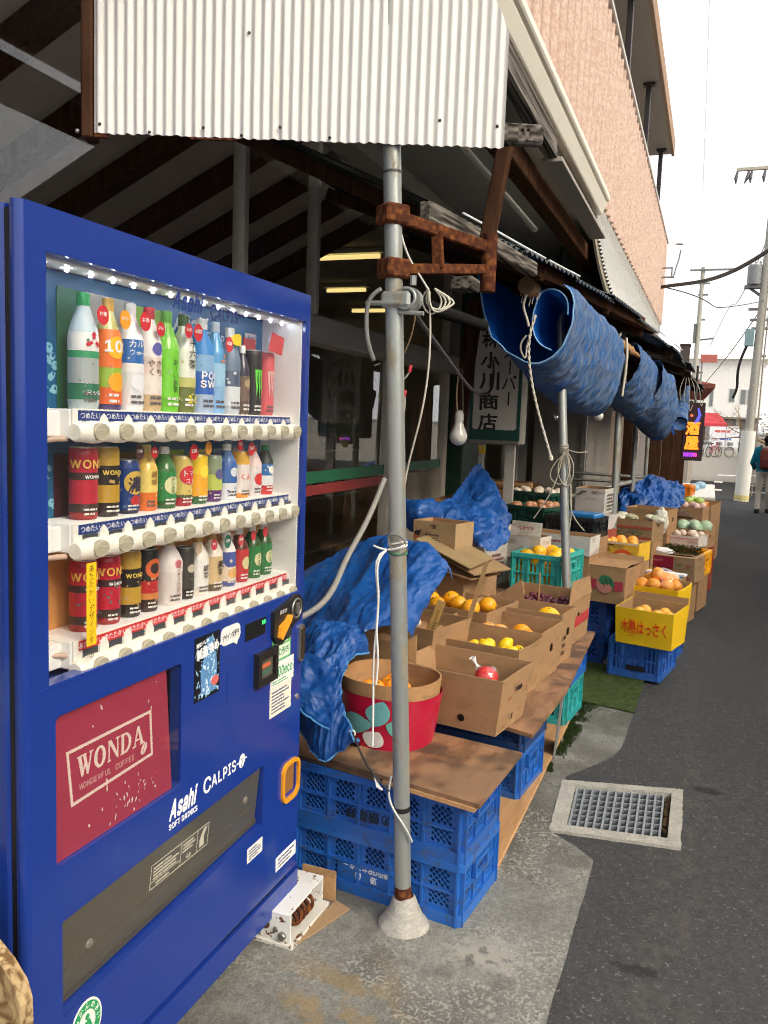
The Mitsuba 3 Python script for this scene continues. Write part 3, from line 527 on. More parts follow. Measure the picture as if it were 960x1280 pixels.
# the dark room behind the glass
P('room_floor', bx(-7, -2.1, -2, 12, -0.02, 0.012), 'matte', (0.28, 0.27, 0.25))
P('room_ceiling', bx(-6.9, -2.2, -1.9, 11.9, 3.10, 3.16), 'matte', (0.55, 0.53, 0.49))
P('room_wall', cat_(bx(-7.0, -6.9, -2, 12, 0, 3.16), bx(-6.9, -2.1, -2.1, -2.0, 0, 3.16), bx(-6.9, -2.2, 11.9, 12.0, 0, 3.16)), 'matte', (0.42, 0.40, 0.36))
# added sloping panels and rafters, standing in for the awning reflected in the panes
SL = np.array([[-0.91, 0, 0.41, -2.24], [0, 1, 0, 0], [-0.41, 0, -0.91, 3.09], [0, 0, 0, 1.0]])
for i in range(9): P('reflected_panel', mv(bx(0, 2.2, 1.02 + 0.54 * i, 1.54 + 0.54 * i, 0, 0.01, 0.002), SL), 'matte', (0.52, 0.48, 0.42))
for i in range(10): P('reflected_rafter', mv(bx(0, 2.2, 0.94 + 0.54 * i, 1.06 + 0.54 * i, 0.0105, 0.10, 0.003), SL), 'brown_wood')
for i, (x0, x1, y) in enumerate([(-3.78, -3.02, 7.5), (-4.45, -3.95, 9.4), (-4.9, -4.2, 11.2)]):
    lamp = thing('ceiling_lamp', f'lit fluorescent tube on the ceiling inside the shop, {["nearest and longest", "middle and shortest", "lowest and farthest"][i]} of three', 'lamp')
    obj('tube', tube([(x0, y, 3.02), (x1, y, 3.02)], 0.022, 10), 'matte', (0.8, 0.8, 0.7), parent=lamp, emit=(0.20, 0.15, 0.055))
    obj('housing', bx(x0 - 0.05, x1 + 0.05, y - 0.05, y + 0.05, 3.05, 3.095, 0.005), 'satin', (0.6, 0.6, 0.55), parent=lamp)
# shelves with goods seen dimly through the glass
cols = [(0.45, 0.40, 0.33), (0.10, 0.13, 0.12), (0.5, 0.48, 0.45), (0.22, 0.07, 0.05), (0.12, 0.09, 0.07), (0.33, 0.30, 0.12)]
for s, (xs, y0, y1) in enumerate([(-3.0, 3.0, 4.9), (-3.1, 5.2, 7.4)]):
    sh = thing('display_shelf', ['dim metal shelf of goods behind the first window', 'dim metal shelf of goods behind the second window'][s], 'shelf')
    for z in (0.35, 0.8, 1.2): obj('shelf_board', bx(xs - 0.35, xs, y0, y1, z, z + 0.025), 'satin', (0.30, 0.29, 0.27), parent=sh)
    for y in (y0, y1): obj('upright', bx(xs - 0.33, xs - 0.29, y - 0.02, y + 0.02, 0.012, 1.7), 'satin', (0.25, 0.25, 0.24), parent=sh)
    for z in (0.825, 1.225):
        y = y0 + 0.1
        while y < y1 - 0.15:
            wd, h = rnd.uniform(0.07, 0.2), rnd.uniform(0.08, 0.30)
            obj('carton', bx(xs - 0.25, xs - 0.03, y, y + wd, z, z + h, 0.004), 'satin', rnd.choice(cols), parent=sh); y += wd + rnd.uniform(0.01, 0.1)

# steep corrugated white roof skirt beyond the gutter, its cut edge facing down the lane
ctrl = np.array([(-1.02, 3.29), (-0.985, 3.10), (-0.93, 2.86), (-0.86, 2.64), (-0.74, 2.44), (-0.62, 2.36)])
cs = spline(np.c_[ctrl, np.zeros(len(ctrl))], 260)[:, :2]
tn = np.gradient(cs, axis=0); tn /= np.linalg.norm(tn, axis=1, keepdims=True); nn = np.c_[-tn[:, 1], tn[:, 0]]
cs2 = cs + nn * (0.012 * np.sin(np.arange(260) * 2 * np.pi / 8))[:, None]
yk = np.array([7.15, 9, 11, 13, 15.4])
sk = np.array([[(x, y, z) for x, z in cs2] for y in yk]); sk2 = sk - np.array([nn[:, 0], np.zeros(260), nn[:, 1]]).T * 0.004
skirt = thing('roof_skirt', 'steep white corrugated roof skirt under the pink wall', 'roof')
obj('sheet', cat_(grid_mesh(sk), grid_mesh(sk2[::-1]), grid_mesh(np.array([sk[0], sk2[0]]))), 'matte', (0.82, 0.82, 0.80), parent=skirt, smooth=40)
obj('edge_batten', tube(np.c_[cs[10:, 0] + 0.0, np.full(250, 7.17), cs[10:, 1]] - np.c_[nn[10:, 0], np.zeros(250), nn[10:, 1]] * 0.035, 0.022, 6), 'matte', (0.42, 0.38, 0.30), parent=skirt)

# timbers under the gutter
def timber(name, mesh, mat, label, col=None): return obj(name, mesh, mat, col, label=label, cat='timber')
tb = np.random.default_rng(5)
def rough_beam(x0, x1, y0, y1, z0, z1):
    m = bx(x0, x1, y0, y1, z0, z1, 0.006).subdivide_to_size(0.05); v = m.vertices
    v += 0.006 * (np.stack([meshkit.noise(v * [60, 3, 60], s) for s in (1, 2, 3)], 1) - 0.5); return trimesh.Trimesh(v, m.faces, process=False)
timber('wooden_beam', rough_beam(-1.0, -0.93, 2.3, 4.93, 3.0, 3.13), 'weathered_wood', 'grey cracked weathered beam with a split end just under the gutter')
timber('wooden_board', bx(-1.02, -0.90, 4.94, 7.0, 2.985, 3.012, 0.003), 'matte', 'smooth grey board below the gutter past the split beam', (0.40, 0.36, 0.32))
timber('wooden_beam', bx(-1.16, -1.06, 2.3, 9.5, 2.86, 2.99, 0.006), 'brown_wood', 'long dark brown purlin inside the eave')
timber('wooden_strut', mv(bx(-0.024, 0.024, -0.024, 0.024, 0, 0.40, 0.004), np.array([[1, 0, -0.155, -0.722], [0, -1, 0.0, 2.93], [0, 0, -1, 2.50], [0, 0, 0, 1.0]])), 'brown_wood', 'short rusty brown strut hanging from the eave above the iron bracket')
obj('metal_bar', bx(-0.965, -0.945, 5.6, 6.9, 3.06, 3.085, 0.002), 'satin', (0.02, 0.015, 0.015), label='thin black metal bar fixed along the gutter', cat='bar')
obj('drain_pipe', tube([(-1.32, 3.0, 2.93), (-1.30, 6.2, 2.90)], 0.021, 10), 'satin', (0.42, 0.40, 0.36), smooth=True, label='thin grey pipe running under the soffit', cat='pipe')
obj('drain_pipe', tube([(-1.42, 8.2, 2.1), (-1.42, 8.2, 3.17)], 0.045, 12), 'satin', (0.10, 0.11, 0.10), smooth=True, label='upright dark green drain pipe under the soffit behind the awning', cat='pipe')
gs = thing('green_board', 'dark green sign board high on the wall above the awning', 'sign')
obj('face', bx(-2.02, -1.99, 7.6, 9.7, 2.55, 3.05, 0.004), 'satin', (0.010, 0.055, 0.045), parent=gs)
obj('edge', bx(-2.03, -2.021, 7.56, 9.74, 2.51, 3.058, 0.003), 'satin', (0.3, 0.3, 0.27), parent=gs)
# ---------------------------------------------------------------- vending machine (front at x = -1.07, facing the lane)
vm = thing('vending_machine', 'large blue drink vending machine with three lit rows of samples', 'vending machine')
V = lambda name, mesh, mat, col=None, **k: obj(name, mesh, mat, col, parent=vm, **k)
XF = -1.07
def mani(m): return m3.Manifold(m3.Mesh(np.array(m.vertices, np.float32), np.array(m.faces, np.uint32)))
def tri_of(M):
    q = M.to_mesh(); return trimesh.Trimesh(q.vert_properties[:, :3], q.tri_verts, process=False)
def rbox(x0, x1, y0, y1, z0, z1, r=0.0154):
    s = [m3.Manifold.cylinder(z1 - z0, r, r, 20).translate((x, y, z0)) for x in (x0 + r, x1 - r) for y in (y0 + r, y1 - r)]
    return m3.Manifold.batch_hull(s)
YL, YR, Z0, Z1 = 1.092, 2.168, 0.082, 1.836
DY0, DY1, DZ0, DZ1 = 1.150, 2.130, 1.006, 1.762
door = rbox(-1.101, XF, YL, YR, 0.165, Z1) + rbox(-1.101, XF + 0.006, YL, YR, Z0, 0.155)
cut = mani(bx(-1.2, -1.0, DY0, DY1, DZ0, DZ1))
wond = rrect(1.166, 0.655, 1.556, 0.942, 0.012)
deliv = Polygon([(1.180, 0.345), (1.942, 0.385), (1.942, 0.556), (1.180, 0.540)])
for g in (wond, deliv): cut = cut + mani(mv(ext(g, 0.10), FX(-1.15, 0, 0)))
cut = cut + mani(bx(-1.2, -1.0, 2.062, 2.136, 0.412, 0.498))
V('door', tri_of(door - cut), 'blue_paint', smooth=30)
V('cabinet', tri_of(rbox(-1.80, -1.110, YL + 0.004, YR - 0.004, Z0, Z1 - 0.004, 0.01) - mani(bx(-1.24, -1.0, DY0 - 0.03, DY1 + 0.03, DZ0 - 0.02, DZ1 + 0.01)) - mani(bx(-1.22, -1, 1.15, 2.0, 0.35, 0.96))), 'blue_paint', smooth=30)
V('door_gap_dark', tri_of(rbox(-1.111, -1.100, YL + 0.008, YR - 0.012, Z0 + 0.01, Z1 - 0.012, 0.008) - mani(bx(-1.2, -1.0, 1.14, 2.15, 0.34, 1.77))), 'satin', (0.012, 0.012, 0.016))  # dark box set in the door gap; its near-black paints the gap's shade
V('kick_gap_strip', cat_(*[bx(-1.10, XF - 0.002, 1.75, 2.10, 0.158 + 0.0, 0.1625)]), 'matte', (0.01, 0.01, 0.012))  # single near-black strip in the gap above the kick panel
V('door_trim', bx(XF, XF + 0.0015, YL + 0.03, YR - 0.02, 1.0005, 1.0030), 'blue_paint')
# display box behind the glass
white = (0.78, 0.78, 0.76)
V('display_back', bx(-1.215, -1.205, DY0 - 0.03, DY1 + 0.02, 1.42, DZ1), 'satin', (0.006, 0.10, 0.24))
V('display_back', bx(-1.214, -1.205, DY0 - 0.03, DY1 + 0.02, 1.22, 1.419), 'satin', (0.02, 0.12, 0.25))
V('display_back', bx(-1.214, -1.205, DY0 - 0.03, DY1 + 0.02, 1.0, 1.219), 'satin', (0.62, 0.30, 0.10))
V('display_liner', cat_(bx(-1.205, -1.082, DY1 - 0.004, DY1 + 0.02, 1.0, DZ1 + 0.003), bx(-1.205, -1.102, DY0 - 0.02, DY0 - 0.006, 1.0, DZ1), bx(-1.205, -1.075, DY0 - 0.02, DY1 + 0.02, DZ1 + 0.004, DZ1 + 0.014)), 'satin', white)
# a printed splash of water bubbles on the back panel
rb = np.random.default_rng(8); bub = []
for _ in range(170):
    y, z = rb.uniform(1.15, 1.34) if rb.random() < 0.6 else rb.uniform(1.15, 2.1), rb.uniform(1.43, 1.62) if rb.random() < 0.55 else rb.uniform(1.23, 1.41)
    bub.append(Point(y, z).buffer(rb.uniform(0.002, 0.011), quad_segs=3).difference(Point(y + .002, z + .002).buffer(rb.uniform(0.001, 0.007), quad_segs=3)))
V('bubble_print', mv(ext(unary_union(bub), 0.0008), FX(-1.2049, 0, 0)), 'satin', (0.22, 0.48, 0.62))
dots, refl = [], []
for i in range(15):
    y = DY0 + 0.05 + i * 0.064; dots.append(mv(trimesh.creation.icosphere(2, 0.0034), trimesh.transformations.translation_matrix((-1.128, y, DZ1 - 0.010))))
V('light_strip', bx(-1.150, -1.100, DY0, DY1, DZ1 - 0.006, DZ1 + 0.002, 0.002), 'satin', (0.85, 0.85, 0.85))
V('led', cat_(*dots), 'matte', (0.8, 0.8, 0.8), emit=(12, 13.5, 15), kind='stuff', smooth=True)
V('display_glass', grid_mesh(np.array([[(-1.0735, DY0, DZ0), (-1.0735, DY0, DZ1)], [(-1.0735, DY1, DZ0), (-1.0735, DY1, DZ1)]])), 'pane')
# shelves, price cards and push buttons
PITCH, Y1 = 0.0735, 1.296
for r, (zs, zb, tagc, word) in enumerate([(1.499, 1.4565, (0.012, 0.03, 0.16), 'つめたい'), (1.283, 1.2335, (0.012, 0.03, 0.16), 'つめたい'), (1.058, 1.003, (0.55, 0.02, 0.025), 'あたたかい')]):
    lw = zs - 0.062
    sh = V('shelf', cat_(bx(-1.205, -1.108, 1.247, 2.128, zs - 0.055, zs, 0.002), bx(-1.205, -1.128, 1.15, 1.246, zs - 0.052, zs - 0.004, 0.002)), 'satin', white)
    obj('price_rail', bx(-1.108, -1.1035, 1.250, 2.118, zs - 0.058, zs + 0.001, 0.001), 'satin', (0.72, 0.70, 0.64), parent=sh)
    strip_ = bx(-1.1035, -1.1025, 1.264, 2.112, zs - 0.021, zs - 0.002)
    obj('tag_strip', strip_, 'satin', tagc, parent=sh)
    tx = text2d(word, 0.0105); tx = affinity.translate(tx, -width2d(tx) / 2, 0)
    for i in range(12):
        y = Y1 + i * PITCH
        obj('price_window', bx(-1.1035, -1.1020, y - 0.021, y + 0.021, zs - 0.046, zs - 0.0215), 'gloss', (0.045, 0.05, 0.06), parent=sh)
        obj('word', mv(ext(tx, 0.0006), FX(-1.1024, y, zs - 0.0165)), 'satin', (0.8, 0.8, 0.8), parent=sh)
        if i < 11: obj('divider', mv(ext(Polygon([(-0.013, -0.046), (0.013, -0.046), (0.013, -0.024), (0.009, -0.015), (0, -0.007), (-0.009, -0.015), (-0.013, -0.024)]), 0.003), FX(-1.1022, y + PITCH / 2, zs)), 'satin', (0.74, 0.72, 0.66), parent=sh)
    prof = [(0.0005, 1.246), (0.015, 1.246), (0.0185, 1.252)]
    for q in np.linspace(1.256, 2.128, 150):
        prof.append((0.0185 + 0.0032 * (0.5 + 0.5 * math.cos(2 * math.pi * (q - Y1) / PITCH)), q))
    prof += [(0.0185, 2.134), (0.012, 2.140), (0.0005, 2.140)]
    lm = lathe(prof, 24); lm = mv(lm, frame((-1.0965, 0, zb), (0, 0, 1), (1, 0, 0)) )
    bar_ = V('button_bar', lm, 'satin', (0.80, 0.77, 0.68), smooth=35)
    tilt = frame((0, 0, 0), (0, 1, 0), (0.12, 0, 1))
    for i in range(12):
        m = tilt.copy(); m[:3, 3] = (-1.0746, Y1 + i * PITCH, zb + 0.001)
        obj('button', mv(lathe([(0.0005, 0.0004), (0.0145, 0.0008), (0.0152, 0.0016), (0.0160, 0.0013), (0.0165, -0.001), (0.0165, -0.008)], 28), m @ np.diag([1.30, 1, 1, 1])), 'satin', (0.42, 0.39, 0.29), parent=bar_, smooth=40)
V('yellow_strip', bx(-1.0745, -1.0738, 1.252, 1.279, 1.052, 1.212), 'satin', (0.85, 0.55, 0.01))
V('strip_print', mv(ext(text2d('あたたかいデザインター中', 0.0115, vertical=True, pitch=96), 0.0004), FX(-1.0737, 1.2655, 1.208)), 'satin', (0.08, 0.04, 0.01))
for s, (y0, z0, y1, z1) in enumerate([(1.155, 1.40, 1.255, 1.444), (1.155, 1.185, 1.25, 1.222), (1.155, 1.012, 1.25, 1.03)]):
    V('cable', tube(spline([(-1.185, y0, z0), (-1.15, (y0 + y1) / 2 - 0.01, (z0 + z1) / 2 + 0.012), (-1.12, y1, z1)], 8), 0.006, 6), 'satin', (0.50, 0.36, 0.27), smooth=True)
# dark blue maker's names on the pane, and their reflections painted white behind
asahi = text2d('Asahi', 0.030, skew=0.28, stretch=0.80, fat=2.5)
calpis = unary_union([affinity.translate(text2d('C', 0.034, stretch=0.74), 0, -0.004), affinity.translate(text2d('ALPIS', 0.026, stretch=0.68), 0.0255, 0)])
V('pane_lettering', mv(ext(fit(asahi, 0.118, 0.042), 0.0004), FX(-1.0733, 1.513, 1.716)), 'satin', (0.012, 0.03, 0.17))
V('pane_lettering', mv(ext(fit(calpis, 0.118, 0.038), 0.0004), FX(-1.0733, 1.657, 1.708)), 'satin', (0.008, 0.02, 0.12))
V('reflected_lettering', mv(ext(fit(asahi, 0.150, 0.048), 0.0008), FX(-1.2048, 1.70, 1.690)), 'satin', (0.75, 0.78, 0.8))
V('reflected_lettering', mv(ext(fit(calpis, 0.120, 0.030), 0.0008), FX(-1.2048, 1.84, 1.675)), 'satin', (0.75, 0.78, 0.8))
V('back_label', cat_(bx(-1.2048, -1.2040, 2.03, 2.09, 1.695, 1.722)), 'satin', (0.8, 0.8, 0.8))
V('back_label', mv(ext(affinity.translate(text2d('Asahi', 0.012), 2.042, 1.704), 0.0004), FX(-1.2039, 0, 0)), 'satin', (0.02, 0.05, 0.2))
# poster window
V('poster_backing', bx(-1.20, -1.122, 1.155, 1.57, 0.645, 0.955), 'matte', (0.06, 0.06, 0.065))
V('poster', mv(ext(Polygon([(1.158, 0.647), (1.538, 0.647), (1.512, 0.95), (1.158, 0.95)]), 0.003), FX(-1.084, 0, 0)), 'satin', (0.31, 0.034, 0.06))
def serif_word():
    # WONDA in slab serifs, drawn letter by letter on a 100 unit cap height
    P_ = Polygon; sb = sbox; out = []
    Wl = unary_union([P_([(6, 100), (28, 100), (44, 30), (52, 60), (40, 100), (60, 100), (78, 30), (96, 100), (106, 100), (80, 0), (68, 0), (56, 44), (42, 0), (30, 0)]), sb(0, 93, 34, 100), sb(36, 93, 66, 100), sb(86, 93, 114, 100)])
    O = Point(0, 0).buffer(50, quad_segs=10); O = affinity.translate(affinity.scale(O, 0.86, 1.02).difference(affinity.scale(O, 0.40, 0.78)), 46, 50)
    N = unary_union([sb(8, 0, 16, 100), sb(74, 0, 82, 100), P_([(4, 100), (28, 100), (82, 6), (82, 0), (74, 0), (12, 88)]), P_([(12, 100), (30, 100), (82, 12), (82, 0), (72, 0)]), sb(0, 0, 26, 6), sb(62, 94, 94, 100)])
    D = unary_union([sb(6, 0, 26, 100), affinity.scale(Point(34, 50).buffer(50, quad_segs=10), 1.0, 1.0).intersection(sb(20, 0, 100, 100)).difference(affinity.scale(Point(30, 50).buffer(40, quad_segs=10), 0.84, 1).intersection(sb(26, 0, 100, 100))), sb(0, 93, 34, 100), sb(0, 0, 34, 7)])
    A = unary_union([P_([(40, 100), (54, 100), (90, 4), (68, 4), (44, 78), (20, 4), (12, 4)]), sb(26, 28, 64, 36), sb(0, 0, 30, 7), sb(60, 0, 98, 7)])
    x = 0
    for g, wd in ((Wl, 114), (O, 98), (N, 98), (D, 92), (A, 98)): out.append(affinity.translate(g, x, 0)); x += wd + 3
    return affinity.scale(unary_union(out), 0.01, 0.01, origin=(0, 0))
SERIF = serif_word()
cream = (0.66, 0.50, 0.45)
box_ = Polygon([(1.203, 0.861), (1.460, 0.863), (1.467, 0.760), (1.216, 0.748)]); V('poster_border', mv(ext(box_.difference(box_.buffer(-0.0065, join_style='mitre')), 0.0006), FX(-1.0809, 0, 0)), 'satin', cream)
V('poster_lettering', mv(ext(fit(SERIF, 0.205, 0.044), 0.0006), FX(-1.0809, 1.232, 0.797)), 'satin', cream)
V('poster_lettering', mv(ext(fit(unary_union([affinity.translate(text2d(c, 1.0), 1.02 * i, 0) for i, c in enumerate('WONDERFUL COFFEE') if c != ' ']), 0.165, 0.0125), 0.0006), FX(-1.0809, 1.238, 0.772)), 'satin', (0.50, 0.24, 0.24))
bean = affinity.rotate(affinity.scale(Point(0, 0).buffer(0.014), 0.6, 1), -35).difference(affinity.rotate(sbox(-0.001, -0.02, 0.001, 0.02), -25))
V('poster_lettering', mv(ext(bean, 0.0006), FX(-1.0809, 1.436, 0.785)), 'satin', cream)
chips = []
for _ in range(46):
    y, z = (rb.normal(1.42, 0.06), rb.normal(0.70, 0.02)) if rb.random() < 0.7 else (rb.uniform(1.18, 1.48), rb.uniform(0.67, 0.93))
    if 1.165 < y < 1.5 and 0.66 < z < 0.94: chips.append(affinity.rotate(affinity.scale(Point(y, z).buffer(rb.uniform(0.0008, 0.003), quad_segs=2), rb.uniform(0.4, 1), rb.uniform(0.8, 2.6)), rb.uniform(-30, 30)))
V('poster_chip', mv(ext(unary_union(chips), 0.0005), FX(-1.0809, 0, 0)), 'matte', (0.62, 0.50, 0.46), kind='stuff')
V('poster_glass', mv(grid_mesh(np.array([[(1.166, 0.655, 0), (1.166, 0.942, 0)], [(1.556, 0.655, 0), (1.556, 0.942, 0)]])), FX(-1.0735, 0, 0)), 'pane')
# delivery flap, tilted back into its opening
fl = frame((-1.104, 0, 0.350), (0, 1, 0), (0.10, 0, 1))
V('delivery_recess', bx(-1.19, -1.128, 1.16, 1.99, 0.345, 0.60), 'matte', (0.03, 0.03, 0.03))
flap = V('delivery_flap', mv(ext(Polygon([(1.186, 0.004), (1.938, 0.040), (1.938, 0.204), (1.186, 0.190)]), 0.006), fl), 'gloss', (0.078, 0.072, 0.058))
obj('lip', mv(ext(Polygon([(1.186, 0.004), (1.938, 0.040), (1.938, 0.054), (1.186, 0.020)]), 0.011), fl), 'satin', (0.06, 0.052, 0.04), parent=flap)
obj('fold_line', mv(ext(Polygon([(1.21, 0.068), (1.92, 0.098), (1.92, 0.101), (1.21, 0.072)]), 0.0075), fl), 'satin', (0.075, 0.068, 0.05), parent=flap)
for y, z in ((1.275, 0.085), (1.872, 0.134)): obj('rivet', mv(trimesh.creation.icosphere(2, 0.011), fl @ trimesh.transformations.translation_matrix((y, z, 0.006)) @ np.diag([1, 1, 0.5, 1])), 'gloss', (0.16, 0.145, 0.11), parent=flap, smooth=True)
note = unary_union([sbox(1.418, 0.07, 1.648, 0.130).difference(sbox(1.4195, 0.0715, 1.6465, 0.1285)), sbox(1.532, 0.07, 1.5335, 0.13), sbox(1.599, 0.07, 1.6005, 0.13), sbox(1.42, 0.086, 1.532, 0.0872),
    affinity.translate(fineprint(0.095, 0.034, 4, 3), 1.428, 0.089), affinity.translate(fineprint(0.07, 0.009, 1, 4), 1.44, 0.074), affinity.translate(fineprint(0.052, 0.026, 3, 5), 1.540, 0.098),
    affinity.scale(Point(1.566, 0.082).buffer(0.009), 1, 0.6).difference(Point(1.566, 0.083).buffer(0.0045)), Polygon([(1.612, 0.078), (1.632, 0.078), (1.628, 0.104), (1.640, 0.124), (1.626, 0.124), (1.610, 0.098)])])
obj('notice', mv(ext(note, 0.0006), fl @ trimesh.transformations.translation_matrix((0.05, 0.024, 0.006))), 'satin', (0.50, 0.47, 0.38), parent=flap)
# names on the door
wht = (0.80, 0.80, 0.80)
V('door_lettering', mv(ext(fit(asahi, 0.112, 0.048), 0.0006), FX(XF, 1.513, 0.586)), 'satin', wht)
V('door_lettering', mv(ext(fit(text2d('SOFT DRINKS', 1, fat=1), 0.112, 0.014), 0.0006), FX(XF, 1.513, 0.566)), 'satin', wht)
V('door_lettering', mv(ext(fit(calpis, 0.148, 0.040), 0.0006), FX(XF, 1.650, 0.592)), 'satin', wht)
oval = affinity.rotate(affinity.scale(Point(0, 0).buffer(0.016), 0.85, 1.15), -20)
V('door_lettering', mv(ext(unary_union([oval.difference(affinity.rotate(sbox(-0.002, -0.016, 0.002, 0.002), -20)).difference(affinity.rotate(sbox(-0.006, 0.004, 0.007, 0.007), 20)), sbox(-0.026, -0.003, -0.014, 0.001), sbox(0.014, 0.0, 0.024, 0.004)]), 0.0006), FX(XF, 1.827, 0.612)), 'satin', wht)
# stickers
def sticker(y0, z0, y1, z1, col, rows, seed, name='sticker', pcol=(0.12, 0.13, 0.2)):
    s = V(name, bx(XF, XF + 0.0012, y0, y1, z0, z1), 'satin', col)
    g = affinity.translate(fineprint((y1 - y0) * 0.84, (z1 - z0) * 0.8, rows, seed), y0 + 0.08 * (y1 - y0), z0 + 0.1 * (z1 - z0))
    obj('print', mv(ext(g, 0.0005), FX(XF + 0.0012, 0, 0)), 'satin', pcol, parent=s); return s
sticker(1.863, 0.312, 1.943, 0.352, (0.72, 0.70, 0.66), 4, 1)
sticker(2.026, 0.205, 2.148, 0.247, (0.76, 0.76, 0.76), 3, 2)
sticker(1.968, 0.676, 2.092, 0.758, (0.72, 0.68, 0.58), 7, 5)
eco = V('sticker', bx(XF, XF + 0.0012, 1.970, 2.104, 0.759, 0.826), 'satin', (0.74, 0.74, 0.72))
obj('print', mv(ext(fit(text2d('1000eco', 1, fat=1), 0.118, 0.030), 0.0005), FX(XF + 0.0012, 1.978, 0.782)), 'satin', (0.06, 0.36, 0.12), parent=eco)
obj('print', mv(ext(fineprint(0.10, 0.014, 2, 9), 0.0005), FX(XF + 0.0012, 1.982, 0.763)), 'satin', (0.15, 0.4, 0.2), parent=eco)
led_ = V('sticker', bx(XF, XF + 0.0012, 1.975, 2.082, 0.828, 0.892), 'satin', (0.16, 0.50, 0.17))
obj('print', bx(XF + 0.0012, XF + 0.0017, 1.981, 2.076, 0.834, 0.870), 'satin', (0.70, 0.80, 0.66), parent=led_)
obj('print', mv(ext(fit(text2d('LED照明', 1), 0.080, 0.022), 0.0005), FX(XF + 0.0017, 1.988, 0.841)), 'satin', (0.04, 0.22, 0.08), parent=led_)
obj('print', mv(ext(fineprint(0.08, 0.012, 1, 6), 0.0005), FX(XF + 0.0012, 1.99, 0.874)), 'satin', (0.7, 0.8, 0.66), parent=led_)
# black poster sticker with an icy bottle, and its speech-bubble sticker
ice = V('advert_sticker', bx(XF, XF + 0.0012, 1.605, 1.712, 0.832, 0.985), 'gloss', (0.008, 0.009, 0.013))
rs = np.random.default_rng(21)
bottle = Polygon([(1.632, 0.842), (1.630, 0.900), (1.640, 0.925), (1.652, 0.940), (1.654, 0.972), (1.668, 0.978), (1.682, 0.972), (1.684, 0.945), (1.694, 0.930), (1.700, 0.90), (1.694, 0.842)])
spl = [affinity.rotate(affinity.scale(Point(rs.normal(1.664, 0.028), rs.uniform(0.84, 0.975)).buffer(rs.uniform(0.0015, 0.006), quad_segs=1), rs.uniform(0.3, 1), rs.uniform(0.6, 2.4)), rs.uniform(-60, 60)) for _ in range(130)]
area = sbox(1.607, 0.834, 1.710, 0.983)
obj('picture', mv(ext(unary_union(spl).intersection(area), 0.0005), FX(XF + 0.0012, 0, 0)), 'satin', (0.28, 0.50, 0.68), parent=ice)
obj('picture', mv(ext(bottle.difference(unary_union(spl[::2])), 0.0008), FX(XF + 0.0012, 0, 0)), 'satin', (0.10, 0.24, 0.46), parent=ice)
obj('picture', mv(ext(unary_union(spl[1::3]).intersection(bottle), 0.0011), FX(XF + 0.0012, 0, 0)), 'satin', (0.60, 0.74, 0.84), parent=ice)
obj('picture', mv(ext(affinity.scale(Point(1.690, 0.866).buffer(0.013), 1.2, 0.9), 0.0013), FX(XF + 0.0012, 0, 0)), 'satin', (0.62, 0.13, 0.12), parent=ice)
obj('print', mv(ext(affinity.rotate(fit(text2d('刺激強め', 1, fat=3), 0.094, 0.028), 7), 0.0015), FX(XF + 0.0012, 1.611, 0.934)), 'satin', (0.80, 0.80, 0.80), parent=ice)
obj('print', mv(ext(affinity.rotate(fit(text2d('冷おいしい', 1, fat=2), 0.05, 0.012), 7), 0.0015), FX(XF + 0.0012, 1.611, 0.962)), 'satin', (0.80, 0.80, 0.80), parent=ice)
bubb = unary_union([rrect(1.716, 0.938, 1.806, 0.984, 0.018), Polygon([(1.72, 0.955), (1.704, 0.948), (1.73, 0.944)]), Polygon([(1.77, 0.942), (1.79, 0.928), (1.795, 0.945)])])
sp_ = V('sticker', mv(ext(bubb, 0.0012), FX(XF, 0, 0)), 'satin', (0.70, 0.70, 0.68))
obj('print', mv(ext(affinity.rotate(fit(text2d('デザイン変更中', 1, fat=1), 0.076, 0.018), 6), 0.0005), FX(XF + 0.0012, 1.723, 0.950)), 'satin', (0.03, 0.03, 0.04), parent=sp_)
V('card_slot', mv(ext(rrect(1.749, 0.788, 1.842, 0.872, 0.003).difference(rrect(1.7515, 0.7905, 1.8395, 0.8695, 0.002)), 0.0012), FX(XF, 0, 0)), 'blue_paint')
# display, dial, coin slot, bill slot, handle, lock, coin return
scr = V('screen', bx(XF, XF + 0.002, 1.832, 1.934, 0.925, 0.970), 'gloss', (0.007, 0.009, 0.010))
obj('digits', mv(ext(affinity.translate(text2d('10', 0.011), 1.912, 0.953), 0.0006), FX(XF + 0.002, 0, 0)), 'matte', (0.03, 0.3, 0.08), parent=scr, emit=(0.02, 0.28, 0.06))
plate = unary_union([Point(2.005, 0.918).buffer(0.040), Point(2.094, 0.962).buffer(0.040), Polygon([(1.965, 0.918), (1.965, 0.975), (2.094, 1.0), (2.134, 0.962), (2.10, 0.93), (2.03, 0.885)])])
cp = V('coin_panel', mv(ext(plate, 0.012), FX(XF, 0, 0)), 'satin', (0.012, 0.012, 0.012), smooth=30)
obj('coin_slot_ring', mv(trimesh.creation.torus(0.027, 0.0035, 24, 8), FX(XF + 0.012, 2.094, 0.962)), 'metal', (0.35, 0.35, 0.33), parent=cp, smooth=True)
obj('coin_slot', mv(ext(rrect(-0.008, -0.016, 0.008, 0.016, 0.004), 0.005), FX(XF + 0.012, 2.096, 0.962)), 'metal', (0.5, 0.5, 0.48), parent=cp)
obj('return_lever', mv(ext(Polygon([(-0.034, -0.022), (-0.022, -0.030), (0.0, -0.010), (0.026, 0.012), (0.034, 0.028), (0.022, 0.030), (0.006, 0.018), (-0.026, 0.008)]), 0.014), FX(XF + 0.010, 2.016, 0.925)), 'satin', (0.78, 0.32, 0.015), parent=cp, smooth=30)
